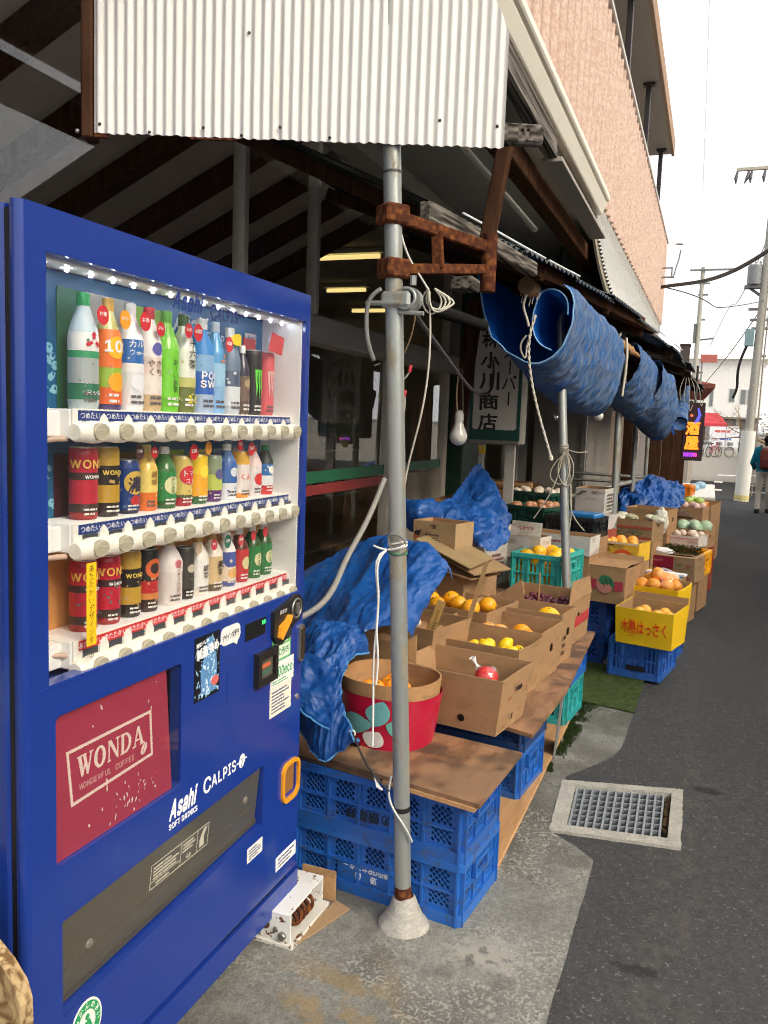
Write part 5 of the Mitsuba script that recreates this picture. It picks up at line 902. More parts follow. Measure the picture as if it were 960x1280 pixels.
def crate(x, y, z, w, d, h, rot, col, label, style='lattice', group=None, open_side=False, name='plastic_crate', blank=None, coarse=False):
    """x, y, z: its front right bottom corner. The front faces down the lane (-y)."""
    t = thing(name, label, 'crate', group); M = rotz(math.radians(rot), (x, y, z)); th = 0.006
    def zones(wd):
        n = max(2, round(wd / 0.115)); m = 0.026; s = (wd - 2 * m) / n; out = []
        for i in range(n):
            for z0, z1 in ((0.046, h / 2 - 0.003), (h / 2 + 0.006, h - 0.034)):
                if blank and wd > 0.4 and blank[0] < i < blank[1] and (z0 < h / 2 - 0.02) == blank[2]: continue
                out.append((m + i * s + 0.009, m + (i + 1) * s - 0.009, z0, z1))
        return out
    kw = dict(pitch=0.030, hole=0.0105) if coarse else {}
    fn = (lambda a, b, c: lattice(a, b, c, **kw)) if style == 'lattice' else slots
    pf, ps = fn(w, h, zones(w)), fn(d, h, zones(d)) if style == 'lattice' or open_side else sbox(0, 0, d, h)
    A = lambda nm, m, **k: obj(nm, mv(m, M), 'dirty_plastic', col, parent=t, **k)
    A('front_wall', mv(ext(pf, th), FY(-w, 0.016 + th, 0)))
    A('side_wall', mv(ext(ps, th), FX(-0.016 - th, 0, 0)))
    A('back_wall', mv(ext(sbox(0, 0, w, h), th), FY(-w, d - 0.016, 0)))
    A('side_wall', mv(ext(sbox(0, 0, d, h), th), FX(-w + 0.016, 0, 0)))
    A('floor', bx(-w + 0.02, -0.02, 0.02, d - 0.02, 0.008, 0.014))
    for nm, z0, z1, o in (('rim', h - 0.024, h, 0.0), ('base_rim', 0.0, 0.036, 0.004), ('mid_rib', h / 2 - 0.004, h / 2 + 0.004, 0.009)):
        ring = rrect(-w + o, o, -o, d - o, 0.018).difference(rrect(-w + 0.0165, 0.0165, -0.0165, d - 0.0165, 0.012))
        A(nm, ext(ring, z1 - z0).apply_translation((0, 0, z0)), smooth=35)
    n = max(2, round(w / 0.115)); s = (w - 0.052) / n
    for i in range(n + 1): A('rib', bx(-w + 0.026 + i * s - 0.004, -w + 0.026 + i * s + 0.004, 0.008, 0.0158, 0.036, h - 0.024))
    n = max(2, round(d / 0.115)); s = (d - 0.052) / n
    for i in range(n + 1): A('rib', bx(-0.0158, -0.008, 0.026 + i * s - 0.004, 0.026 + i * s + 0.004, 0.036, h - 0.024))
    g = rrect(d / 2 - 0.055, h * 0.52, d / 2 + 0.055, h * 0.80, 0.006)
    A('handle', mv(ext(g.difference(g.buffer(-0.010)), 0.012), FX(-0.012, 0, 0)))
    return t, M

def crate_print(t, M, w, h, s, size, u, v, up=1, col=(0.75, 0.76, 0.78)):
    g = text2d(s, size, fat=1.5); b = g.bounds; g = affinity.translate(g, -(b[0] + b[2]) / 2, -(b[1] + b[3]) / 2)
    if up < 0: g = affinity.rotate(g, 180, origin=(0, 0))
    obj('lettering', mv(mv(ext(g, 0.001), FY(-w + u, 0.0124, v)), M), 'satin', col, parent=t)

R1 = -6
t, M = crate(-0.586, 2.279, 0.009, 0.60, 0.335, 0.198, R1, BLUE, 'blue mesh crate with white upside-down print standing on the concrete behind the pipe', blank=(1, 4, True))
obj('nameplate', mv(mv(ext(sbox(-0.115, -0.028, 0.115, 0.038), 0.003), FY(-0.6 + 0.285, 0.0158, 0.070)), M), 'dirty_plastic', BLUE, parent=t)
crate_print(t, M, 0.60, 0.198, '横田GPセンター', 0.017, 0.275, 0.088, -1); crate_print(t, M, 0.60, 0.198, '通', 0.018, 0.300, 0.060, -1); crate_print(t, M, 0.60, 0.198, '函', 0.018, 0.245, 0.060, -1)
t, M = crate(-0.586, 2.277, 0.207, 0.60, 0.335, 0.196, R1 + 0.5, (0.018, 0.095, 0.38), 'blue mesh crate with black print, stacked second under the front plywood', blank=(1, 3, True))
crate_print(t, M, 0.60, 0.196, 'の頭鶏卵', 0.030, 0.275, 0.068, -1, (0.012, 0.014, 0.02))
t, M = crate(-0.606, 3.18, 0.009, 0.60, 0.335, 0.205, -6, BLUE, 'blue mesh crate on the raw plank under the second plywood sheet, lower of two')
t, M = crate(-0.600, 3.18, 0.214, 0.60, 0.335, 0.205, -6, NAVY, 'dark navy mesh crate stacked upper of two under the second plywood sheet')
t, M = crate(-0.571, 4.10, 0.017, 0.50, 0.36, 0.205, -5, TEAL, 'teal plastic crate with vertical slots beside the turf mat', style='slots')
t, M = crate(-0.560, 4.09, 0.222, 0.50, 0.36, 0.198, -5, BLUE, 'blue crate stacked on the teal crate under the plywood end')
t, M = crate(-0.545, 5.36, 0.009, 0.44, 0.34, 0.206, -4, (0.014, 0.06, 0.27), 'dark blue mesh crate on the ground beneath the watermelon carton, lower of two', coarse=True)
t, M = crate(-0.540, 5.36, 0.215, 0.44, 0.34, 0.200, -4, (0.016, 0.07, 0.30), 'dark blue mesh crate directly under the watermelon carton, upper of two', coarse=True)
t, M = crate(-0.40, 5.75, 0.009, 0.42, 0.32, 0.28, -8, NAVY, 'navy crate in the shade behind the yellow boxes', style='slots')
t, M = crate(-0.178, 5.095, 0.0175, 0.325, 0.42, 0.225, -10, (0.03, 0.12, 0.44), 'blue slotted fruit crate on the ground carrying the front yellow box', style='slots')
obj('nameplate', mv(bx(-0.21, -0.10, 0.006, 0.0145, 0.045, 0.075), M), 'satin', (0.012, 0.012, 0.016), parent=t)
crate(-0.15, 5.55, 0.0, 0.34, 0.42, 0.30, -10, (0.03, 0.11, 0.36), 'blue crate behind the front fruit crate under the second yellow box', style='slots')

# plywood tops and the raw plank
ply1 = thing('plywood_sheet', 'dark stained plywood top over the front blue crates', 'plywood')
obj('board', ext(Polygon([(-1.25, 2.365), (-0.86, 2.292), (-0.855, 2.62), (-1.27, 2.70)]), 0.012).apply_translation((0, 0, 0.405)), 'plywood', parent=ply1)
obj('board', ext(Polygon([(-1.05, 2.33), (-0.535, 2.228), (-0.505, 2.66), (-0.93, 2.72)]), 0.013).apply_translation((0, 0, 0.4180)), 'plywood', parent=ply1)
obj('lower_board', ext(Polygon([(-0.853, 2.287), (-0.548, 2.224), (-0.518, 2.64), (-0.852, 2.68)]), 0.012).apply_translation((0, 0, 0.4052)), 'raw_plywood', parent=ply1)
ply2 = thing('plywood_sheet', 'long plywood top carrying the row of open cardboard boxes', 'plywood')
obj('board', ext(Polygon([(-1.35, 2.70), (-0.605, 2.835), (-0.500, 2.795), (-0.470, 3.35), (-0.492, 4.40), (-1.35, 4.55)]), 0.014).apply_translation((0, 0, 0.4315)), 'plywood', parent=ply2)
pk = obj('plank', mv(bx(-0.15, 0.0, 0, 1.66, 0, 0.015, 0.002), rotz(0.0, (-0.565, 2.545, 0.0095)) @ trimesh.transformations.rotation_matrix(-0.04, (0, 1, 0))), 'raw_plywood', label='raw pale plywood strip lying on the concrete along the crates', cat='plank')
obj('grey_sheet', mv(bx(-0.005, 0.005, 0, 0.17, 0, 0.40, 0.001), rotz(0.1, (-0.560, 3.70, 0.010)) @ trimesh.transformations.rotation_matrix(0.07, (0, 1, 0))), 'galvanised', label='grey metal panel leaning against the crates under the plywood', cat='sheet metal')
# a trestle board at the back that carries the second row
tr = thing('trestle_table', 'low wooden trestle behind the boxes carrying the back row', 'table')
obj('table_top', bx(-2.0, -1.02, 3.45, 6.5, 0.520, 0.540, 0.002), 'plywood', parent=tr)
obj('table_top', bx(-1.02, -0.72, 4.60, 6.4, 0.522, 0.542, 0.002), 'plywood', parent=tr)
for x in (-1.95, -0.78, -1.08):
    for y in (4.7, 6.3): obj('leg', bx(x, x + 0.05, y, y + 0.05, 0.008, 0.52, 0.003), 'brown_wood', parent=tr)

KRAFT, KRAFT2, WHITEB, YEL = (0.40, 0.245, 0.13), (0.37, 0.225, 0.118), (0.62, 0.60, 0.56), (0.84, 0.52, 0.01)
def carton(x, y, z, w, d, h, rot, label, col=KRAFT, inner=None, flare=(0.012, 0.012), hf=None, hb=None, group=None, cat='cardboard box', hole=True, name='cardboard_box', mat='cardboard'):
    """An open carton; x, y, z its front right bottom corner. flare: how far its rim leans outward on the sides and front."""
    t = thing(name, label, cat, group); M = rotz(math.radians(rot), (x, y, z)); th = 0.005
    hf, hb = hf or h, hb or h; fx, fy = flare; inner = inner or KRAFT
    def panel(nm, b0, b1, t0, t1, c, nrm, out):
        b0, b1, t0, t1 = (np.array(q, float) for q in (b0, b1, t0, t1)); nv = np.array(nrm, float) * th
        quad = lambda s: np.array([b0 + s, b1 + s, t1 + s, t0 + s])
        n = 5                                                    # a slightly buckled rim
        def surf(s):
            P_ = np.zeros((4, n, 3))
            for i, a in enumerate(np.linspace(0, 1, 4)):
                for j, b in enumerate(np.linspace(0, 1, n)):
                    P_[i, j] = (1 - a) * ((1 - b) * b0 + b * b1) + a * ((1 - b) * t0 + b * t1) + s
                    P_[i, j] += np.array(nrm) * (bk * a * math.sin(math.pi * b))
            return P_
        bk = rnd.uniform(-0.006, 0.010)
        So, Si = surf(0 * nv), surf(-nv)
        m_o, m_i = grid_mesh(So), grid_mesh(Si[:, ::-1])
        edge = [grid_mesh(np.array([So[-1], Si[-1]])), grid_mesh(np.array([Si[:, 0], So[:, 0]])), grid_mesh(np.array([So[:, -1], Si[:, -1]]))]
        k = obj(nm, mv(cat_(m_o, *edge), M), mat, c, parent=t)
        obj('lining', mv(m_i, M), 'cardboard', inner, parent=k)
        return k
    panel('front_panel', (-w, 0, 0), (0, 0, 0), (-w - fx, -fy, hf), (fx, -fy, hf), col, (0, -1, 0), 1)
    panel('side_panel', (0, 0, 0), (0, d, 0), (fx, -fy, hf), (fx, d + fy * 0.4, hb), col, (1, 0, 0), 1)
    panel('back_panel', (0, d, 0), (-w, d, 0), (fx, d + fy * 0.4, hb), (-w - fx, d + fy * 0.4, hb), col, (0, 1, 0), 1)
    panel('side_panel', (-w, d, 0), (-w, 0, 0), (-w - fx, d + fy * 0.4, hb), (-w - fx, -fy, hf), col, (-1, 0, 0), 1)
    obj('bottom', mv(bx(-w + 0.004, -0.004, 0.004, d - 0.004, 0.001, 0.006), M), 'cardboard', inner, parent=t)
    if hole:
        obj('hand_hole', mv(mv(ext(rrect(-0.012, -0.016, 0.012, 0.016, 0.008), 0.0012), FX(0.0012 + fx * 0.6, d * 0.5, h * 0.6) @ trimesh.transformations.rotation_matrix(-0.05, (0, 1, 0))), M), 'matte', (0.025, 0.016, 0.012), parent=t)
    return t, M
def front_print(t, M, poly, col, u, v, h, fy, mat='satin', depth=0.0012, name='print'):
    """Print on the leaning front panel: u to the right from its left edge's foot, v up."""
    a = math.atan2(fy, h); F = FY(u, -0.0018 - 0.0105 * 0 , 0) @ trimesh.transformations.rotation_matrix(a, (1, 0, 0)) @ trimesh.transformations.translation_matrix((0, v, 0.008))
    obj(name, mv(mv(ext(poly, depth), F), M), mat, col, parent=t)
def side_print(t, M, poly, col, yv, v, h, fx, depth=0.0012, name='print'):
    a = math.atan2(fx, h); F = FX(0, yv, 0) @ trimesh.transformations.rotation_matrix(a, (1, 0, 0)) @ trimesh.transformations.translation_matrix((0, v, 0.008))
    obj(name, mv(mv(ext(poly, depth), F), M), 'satin', col, parent=t)

def fruit(name, label, cat, pos, r, col, group=None, squash=(1, 1, 0.92), stalk=True, nub=0.0, mat='peel'):
    m = trimesh.creation.icosphere(3, 1.0); v = m.vertices
    k = 1 + 0.04 * (meshkit.noise(v * 2.2 + rnd.random() * 50) - 0.5)
    if nub: k = k + nub * np.clip((np.abs(v[:, 2]) - 0.86) / 0.14, 0, 1)
    m.vertices = v * k[:, None] * np.array(squash) * r
    a, b = rnd.uniform(-1.1, 1.1) if not nub else rnd.uniform(0.7, 1.6), rnd.uniform(0, 6.28)
    M = trimesh.transformations.translation_matrix(pos) @ trimesh.transformations.euler_matrix(a, 0, b)
    c = np.array(col) * rnd.uniform(0.9, 1.05)
    if not stalk: return obj(name, mv(m, M), mat, c, smooth=True, label=label, cat=cat, group=group)
    t = thing(name, label, cat, group)
    obj('skin', mv(m, M), mat, c, parent=t, smooth=True)
    obj('stalk', mv(lathe([(0.0005, 0.002), (0.004, 0.001), (0.005, -0.004)], 8), M @ trimesh.transformations.translation_matrix((0, 0, r * squash[2] * (1.0 + nub * 0.8)))), 'matte', (0.10, 0.12, 0.03), parent=t)
    return t
def fill(M, w, d, z, n, r, name, label, cat, col, group, x0=0.0, x1=1.0, y0=0.0, y1=1.0, **k):
    """n pieces bedded in a carton, none through another."""
    got, tries = [], 0
    while len(got) < n and tries < 4000:
        tries += 1
        p = np.array([-w + r + (w - 2 * r) * (x0 + (x1 - x0) * rnd.random()), r + (d - 2 * r) * (y0 + (y1 - y0) * rnd.random()), z + rnd.uniform(-0.2, 0.25) * r])
        if all(np.linalg.norm((p - q)[:2]) > 1.75 * r for q in got): got.append(p)
    for p in got: fruit(name, label, cat, (M @ np.r_[p, 1])[:3], r * rnd.uniform(0.93, 1.05), col, group, **k)
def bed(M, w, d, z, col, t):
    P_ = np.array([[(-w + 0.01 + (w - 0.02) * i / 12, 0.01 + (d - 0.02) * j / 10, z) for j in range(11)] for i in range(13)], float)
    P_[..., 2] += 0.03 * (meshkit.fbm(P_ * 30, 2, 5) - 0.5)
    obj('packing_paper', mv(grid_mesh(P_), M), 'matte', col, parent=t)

# --- the row of open boxes on the plywood, nearest first
ORANGE, LEMON, GRAPE, PINKO = (0.78, 0.30, 0.012), (0.84, 0.56, 0.015), (0.86, 0.46, 0.01), (0.80, 0.36, 0.09)
t, M = carton(-0.610, 2.715, 0.446, 0.345, 0.25, 0.205, -9, 'nearest open brown box with a bagged red apple at its corner', flare=(0.030, 0.030), hole=False)
obj('round_hole', mv(mv(ext(Point(0, 0).buffer(0.013), 0.0012), FY(-0.125, -0.012, 0.045) @ trimesh.transformations.rotation_matrix(0.14, (1, 0, 0))), M), 'matte', (0.02, 0.014, 0.011), parent=t)
for yv, v in ((0.05, 0.13), (0.045, 0.03), (0.20, 0.13)): side_print(t, M, Point(0, 0).buffer(0.008).difference(Point(0, 0).buffer(0.006)), (0.36, 0.10, 0.06), yv, v, 0.205, 0.03)
side_print(t, M, rrect(-0.02, -0.009, 0.02, 0.009, 0.008), (0.025, 0.016, 0.012), 0.13, 0.15, 0.205, 0.03, name='hand_hole'); side_print(t, M, rrect(-0.005, -0.012, 0.005, 0.012, 0.004), (0.03, 0.02, 0.014), 0.10, 0.05, 0.205, 0.03, name='slit')
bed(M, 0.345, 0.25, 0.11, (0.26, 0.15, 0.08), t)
ap = thing('apple', 'red apple in a clear plastic bag at the corner of the nearest box', 'apple')
Ma = M @ trimesh.transformations.translation_matrix((-0.075, 0.075, 0.172))
ma = trimesh.creation.icosphere(3, 0.042); va = ma.vertices; ma.vertices = va * (1 - 0.12 * np.clip(np.abs(va[:, 2]) / 0.042 - 0.75, 0, 1))[:, None]
ca = np.array([(0.52, 0.025, 0.03)] * len(va)) * (0.7 + 0.8 * meshkit.noise(va * np.array([160, 160, 12])))[:, None] + np.array([0.10, 0.05, 0.03]) * (meshkit.noise(va * np.array([240, 240, 10]) + 3) > 0.62)[:, None]
obj('fruit', mv(ma, Ma), 'peel', ca, parent=ap, smooth=True)
bg = trimesh.creation.icosphere(3, 0.048); vb = bg.vertices; bg.vertices = vb * (1 + 0.20 * (meshkit.fbm(vb * 55, 3, 2) - 0.4))[:, None]
obj('bag', mv(bg, Ma), 'clear_plastic', parent=ap, smooth=True)
obj('bag_tail', mv(tube(spline([(-0.03, 0.0, 0.03), (-0.05, 0.004, 0.052), (-0.056, 0.0, 0.064)], 6), [0.012, 0.007, 0.004, 0.006, 0.010, 0.012], 7, False), Ma), 'satin', (0.7, 0.68, 0.66), parent=ap)
fruit('apple', 'green apple low inside the nearest box', 'apple', (M @ np.r_[-0.205, 0.09, 0.125, 1])[:3], 0.036, (0.12, 0.30, 0.10))
t, M = carton(-0.630, 3.075, 0.446, 0.365, 0.25, 0.215, -9, 'second open brown box filled with lemons', flare=(0.022, 0.020))
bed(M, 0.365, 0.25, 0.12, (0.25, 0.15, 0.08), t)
for i, (u, v) in enumerate([(-0.255, 0.06), (-0.205, 0.05), (-0.155, 0.07), (-0.118, 0.045), (-0.072, 0.065), (-0.04, 0.05), (-0.23, 0.14), (-0.17, 0.15), (-0.10, 0.15), (-0.05, 0.16)]):
    fruit('lemon', 'yellow lemon in the second box of the front row', 'lemon', (M @ np.r_[u, v, 0.158 + 0.012 * ((i * 7) % 3), 1])[:3], 0.030, LEMON, 'lemons in the second box', squash=(0.86, 0.86, 1.08), nub=0.14)
fruit('avocado', 'dark avocado at the left end of the lemon box', 'avocado', (M @ np.r_[-0.305, 0.07, 0.165, 1])[:3], 0.030, (0.02, 0.016, 0.010), squash=(0.85, 0.85, 1.2))
t, M = carton(-0.595, 3.345, 0.446, 0.39, 0.27, 0.222, -8, 'third open brown box in the front row, holding large oranges', flare=(0.020, 0.016))
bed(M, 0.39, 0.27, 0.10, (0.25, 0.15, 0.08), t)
for u, v, w_, c in ((-0.07, 0.06, 0.170, ORANGE), (-0.19, 0.05, 0.178, PINKO), (-0.245, 0.07, 0.172, PINKO), (-0.13, 0.16, 0.165, ORANGE), (-0.31, 0.15, 0.165, ORANGE)):
    fruit('orange', 'large orange in the third box of the front row', 'orange', (M @ np.r_[u, v, w_, 1])[:3], 0.043, c, 'oranges in the third box')
t, M = carton(-0.565, 3.665, 0.446, 0.40, 0.20, 0.235, -8, 'fourth open brown box in the front row with one big yellow citrus showing', flare=(0.016, 0.012))
for k in range(3): side_print(t, M, rrect(-0.011, -0.008, 0.011, 0.008, 0.002), (0.03, 0.02, 0.014), 0.04, 0.055 + 0.035 * k, 0.235, 0.016, name='slit')
fruit('pomelo', 'big yellow citrus in the fourth box of the front row', 'citrus', (M @ np.r_[-0.075, 0.075, 0.19, 1])[:3], 0.056, GRAPE)
t, M = carton(-0.580, 3.925, 0.446, 0.34, 0.42, 0.225, -7, 'fifth open box in the front row holding dark red grapes with flaps raised', flare=(0.010, 0.010))
fl1 = mv(ext(Polygon([(0, 0), (0.40, 0.0), (0.38, 0.085), (0.07, 0.10)]), 0.004), FX(0.012, 0.01, 0.222) @ trimesh.transformations.rotation_matrix(-0.10, (1, 0, 0)))
obj('flap', mv(fl1, M), 'cardboard', KRAFT, parent=t)
obj('flap', mv(mv(ext(Polygon([(-0.34, 0), (-0.20, 0.0), (-0.215, 0.10)]), 0.004), FY(0, -0.008, 0.223)), M), 'cardboard', KRAFT, parent=t)
side_print(t, M, Polygon([(0, 0), (0.36, 0.0), (0.36, 0.05), (0, 0.05)]), (0.42, 0.045, 0.05), 0.02, 0.09, 0.225, 0.010)
gb = [mv(trimesh.creation.icosphere(2, 0.0125), M @ trimesh.transformations.translation_matrix((rnd.uniform(-0.32, -0.02), rnd.uniform(0.02, 0.40), 0.15 + 0.03 * rnd.random()))) for _ in range(300)]
obj('grapes', cat_(*gb), 'satin', (0.10, 0.016, 0.03), smooth=True, kind='stuff', label='heap of dark red grapes filling the fifth box', cat='grapes')
obj('price_stick', mv(bx(-0.003, 0.003, -0.003, 0.003, 0.1, 0.34, 0.001), M @ trimesh.transformations.translation_matrix((-0.17, 0.12, 0))), 'raw_plywood', label='thin wooden stick standing in the grape box', cat='stick')
# --- behind the front row
t, M = carton(-0.955, 3.02, 0.446, 0.30, 0.26, 0.265, -14, 'tall open brown box with dark inside between the red box and the lemons', col=KRAFT2, flare=(0.03, 0.02))
obj('bagged_garlic', mv(trimesh.creation.icosphere(2, 0.022), M @ trimesh.transformations.translation_matrix((-0.16, 0.15, 0.235))), 'satin', (0.7, 0.6, 0.45), label='small pale bulb on the rim of the dark tall box', cat='garlic')
t, M = carton(-0.86, 3.50, 0.446, 0.40, 0.33, 0.24, -11, 'open brown box of oranges behind the lemon box', col=KRAFT2, flare=(0.015, 0.012))
fill(M, 0.40, 0.33, 0.235, 6, 0.042, 'orange', 'orange in the box behind the lemons', 'orange', (0.80, 0.36, 0.015), 'oranges behind the lemon box')
bed(M, 0.40, 0.33, 0.17, (0.2, 0.12, 0.07), t)
st_ = thing('cardboard_flap', 'tall yellowish cardboard strip with faint print sticking up left of the lemons', 'cardboard')
obj('sheet', mv(ext(Polygon([(0, 0), (0.032, 0), (0.098, 0.212), (0.066, 0.22)]), 0.005), FY(-1.005, 3.06, 0.60)), 'cardboard', (0.46, 0.28, 0.10), parent=st_)
obj('print', mv(ext(affinity.rotate(affinity.translate(fineprint(0.012, 0.17, 16, 7), 0.020, 0.02), -17, origin=(0.02, 0.02)), 0.0008), FY(-1.005, 3.0549, 0.60)), 'satin', (0.16, 0.09, 0.02), parent=st_)
obj('cardboard_flap', mv(ext(Polygon([(0, 0), (0.022, 0), (0.105, 0.33), (0.09, 0.335)]), 0.005), FY(-0.925, 3.36, 0.60)), 'cardboard', (0.40, 0.25, 0.12), label='thin brown cardboard edge leaning tall between the lemon and orange boxes', cat='cardboard')
obj('cardboard_flap', mv(ext(Polygon([(0, 0), (0.065, 0.0), (0.06, 0.245), (0.005, 0.21)]), 0.005), FY(-0.985, 2.78, 0.50)), 'cardboard', (0.44, 0.26, 0.12), label='orange-brown cardboard panel upright just right of the pipe', cat='cardboard')
# red gift box with a brown oval liner
rdb = thing('gift_box', 'round-sided red fruit box printed with teal and white petals', 'box')
def oval(z, a, b, cx, cy): return [(cx + a * np.sign(math.cos(q)) * abs(math.cos(q)) ** 0.85, cy + b * np.sign(math.sin(q)) * abs(math.sin(q)) ** 0.85, z) for q in np.linspace(0, 2 * math.pi, 61)]
CX, CY = -0.955, 2.605
def shell(rows): return grid_mesh(np.array(rows))
Mr = rotz(-0.16, (CX, CY, 0))
obj('wall', mv(shell([oval(0.431, 0.150, 0.135, 0, 0), oval(0.50, 0.163, 0.143, 0, 0), oval(0.565, 0.172, 0.148, 0, 0), oval(0.605, 0.176, 0.150, 0, 0)]), Mr), 'gloss', (0.42, 0.008, 0.035), parent=rdb, smooth=True)
obj('liner', mv(cat_(shell([oval(0.58, 0.166, 0.140, 0, 0), oval(0.650, 0.172, 0.147, 0, 0)]), shell([oval(0.650, 0.166, 0.141, 0, 0), oval(0.45, 0.15, 0.13, 0, 0)]), shell([oval(0.650, 0.172, 0.147, 0, 0), oval(0.650, 0.166, 0.141, 0, 0)])), Mr), 'cardboard', (0.44, 0.25, 0.12), parent=rdb)
obj('bottom', mv(poly_sheet(Polygon([(p[0], p[1]) for p in oval(0, 0.150, 0.135, 0, 0)]), 0.4335), Mr), 'cardboard', KRAFT2, parent=rdb)
def petal(u, v, l, wd, ang, col):
    g = affinity.rotate(Point(-0.5, 0).buffer(0.72, quad_segs=8).intersection(Point(0.5, 0).buffer(0.72, quad_segs=8)), 90)
    g = affinity.translate(affinity.rotate(affinity.scale(g, l / (g.bounds[2] - g.bounds[0]), wd / (g.bounds[3] - g.bounds[1])), ang), u, v)
    vs = []
    q = g.buffer(-0.0005).segmentize(0.01)
    v_, f_ = trimesh.creation.triangulate_polygon(unary_union([q]), engine='earcut')
    m = trimesh.Trimesh(np.c_[v_, np.zeros(len(v_))], f_, process=False).subdivide_to_size(0.014); P_ = m.vertices
    ang_ = -math.pi / 2 + P_[:, 0] / 0.150
    k = np.interp(P_[:, 1], [0.431, 0.50, 0.565, 0.605], [0, 0.62, 0.9, 1.0])
    a, b = 0.150 + 0.026 * k + 0.0018, 0.135 + 0.015 * k + 0.0018
    c, s = np.cos(ang_), np.sin(ang_)
    W_ = np.c_[a * np.sign(c) * np.abs(c) ** 0.85, b * np.sign(s) * np.abs(s) ** 0.85, P_[:, 1]]
    obj('petal', mv(trimesh.Trimesh(W_, m.faces, process=False), Mr), 'gloss', col, parent=rdb)
TEALP = (0.16, 0.42, 0.42)
petal(-0.038, 0.508, 0.105, 0.072, 8, TEALP); petal(0.030, 0.556, 0.095, 0.066, 74, TEALP); petal(0.088, 0.512, 0.080, 0.060, -18, (0.14, 0.38, 0.33)); petal(0.018, 0.465, 0.066, 0.062, 62, (0.78, 0.76, 0.74))
for i in range(9):
    a_, b_ = rnd.uniform(0, 6.28), 0.10 * math.sqrt(rnd.random())
    fruit('orange', 'small orange bagged inside the red gift box', 'orange', (CX - 0.03 + b_ * math.cos(a_), CY + 0.03 + 0.8 * b_ * math.sin(a_), 0.585 + 0.008 * i / 9), 0.034, (0.80, 0.28, 0.02), 'oranges in the red gift box')

# --- back row
t, M = carton(-1.185, 4.72, 0.5425, 0.40, 0.36, 0.245, -14, 'large white box with green mark and red lid edge in the back row', col=(0.56, 0.53, 0.48), flare=(0.006, 0.006), hole=False)
front_print(t, M, unary_union([sbox(0, 0, 0.02, 0.004), sbox(0, 0.010, 0.02, 0.014), sbox(0.008, -0.005, 0.012, 0.02), sbox(0.022, -0.004, 0.026, 0.022), sbox(0.024, 0.006, 0.036, 0.010), sbox(0.03, -0.004, 0.034, 0.018)]), (0.03, 0.22, 0.08), -0.11, 0.13, 0.245, 0.006)
front_print(t, M, affinity.scale(Point(0, 0).buffer(0.03).difference(Point(0, 0).buffer(0.022)), 1, 0.6), (0.45, 0.04, 0.04), -0.27, 0.17, 0.245, 0.006)

side_print(t, M, unary_union([affinity.rotate(sbox(-0.002, 0, 0.002, 0.10), a) for a in range(-60, 61, 20)]).union(fineprint(0.16, 0.16, 6, 4)), (0.25, 0.09, 0.09), 0.08, 0.04, 0.245, 0.006)
obj('lid_flap', mv(mv(bx(-0.40, 0, 0, 0.005, 0, 0.19), trimesh.transformations.translation_matrix((0, 0.37, 0.24)) @ trimesh.transformations.rotation_matrix(-1.1, (1, 0, 0))), M), 'cardboard', (0.58, 0.54, 0.5), parent=t)
obj('radishes', cat_(*[mv(trimesh.creation.icosphere(2, 0.022), M @ trimesh.transformations.translation_matrix((rnd.uniform(-0.37, -0.03), rnd.uniform(0.03, 0.33), 0.22 + 0.015 * rnd.random()))) for _ in range(60)]), 'satin', (0.22, 0.05, 0.035), smooth=True, kind='stuff', label='dark red vegetables heaped in the large white box', cat='vegetables')
sbx, M = carton(-1.125, 3.90, 0.885, 0.24, 0.17, 0.125, -15, 'small tan box printed with black letters and a face-like emblem, highest on the left', col=(0.42, 0.29, 0.16), flare=(0.004, 0.004), hole=False)
front_print(sbx, M, affinity.translate(fineprint(0.10, 0.018, 1, 12), 0, 0.028).union(affinity.translate(fineprint(0.085, 0.022, 3, 13), 0.012, 0)), (0.07, 0.05, 0.04), -0.165, 0.025, 0.125, 0.004)
front_print(sbx, M, rrect(0, 0, 0.03, 0.02, 0.003).difference(affinity.translate(fineprint(0.026, 0.016, 3, 1), 0.002, 0.002)), (0.08, 0.05, 0.03), -0.135, 0.092, 0.125, 0.004)
front_print(sbx, M, Point(0, 0).buffer(0.016).union(Polygon([(-0.016, 0.004), (0.022, 0.022), (0.02, 0.0)])), (0.03, 0.02, 0.018), -0.215, 0.06, 0.125, 0.004)
front_print(sbx, M, affinity.scale(Point(0, 0).buffer(0.012), 1.2, 0.7), (0.45, 0.10, 0.04), -0.222, 0.044, 0.125, 0.004, depth=0.0022)
bxs, M = carton(-1.06, 3.86, 0.5425, 0.42, 0.34, 0.22, -14, 'brown carton with its lid folded shut under the small tan box', col=KRAFT2, flare=(0.0, 0.0), hole=False)
obj('lid', mv(bx(-0.42, 0.0, 0, 0.34, 0.2205, 0.226), M), 'cardboard', KRAFT2, parent=bxs)
for i, (dx, a, z) in enumerate([(0.0, -20, 0.77), (0.015, -32, 0.795), (-0.01, -12, 0.825)]):
    obj('cardboard_sheet', mv(bx(-0.30, 0.02, 0, 0.24, 0, 0.006), rotz(math.radians(a), (-1.02 + dx, 3.78, z)) @ trimesh.transformations.rotation_matrix(0.10 + 0.12 * i, (0, 1, 0)) @ trimesh.transformations.rotation_matrix(0.05 * i, (1, 0, 0))), 'cardboard', (0.36 - 0.03 * i, 0.22, 0.12), label=['lowest flattened cardboard sheet under the small tan box', 'middle flattened cardboard sheet, skewed, under the small tan box', 'topmost flattened cardboard sheet under the small tan box'][i], cat='cardboard')
crate_t, M = crate(-0.735, 4.70, 0.545, 0.31, 0.42, 0.225, -10, (0.035, 0.40, 0.36), 'bright turquoise crate full of yellow citrus', style='slots', open_side=True)
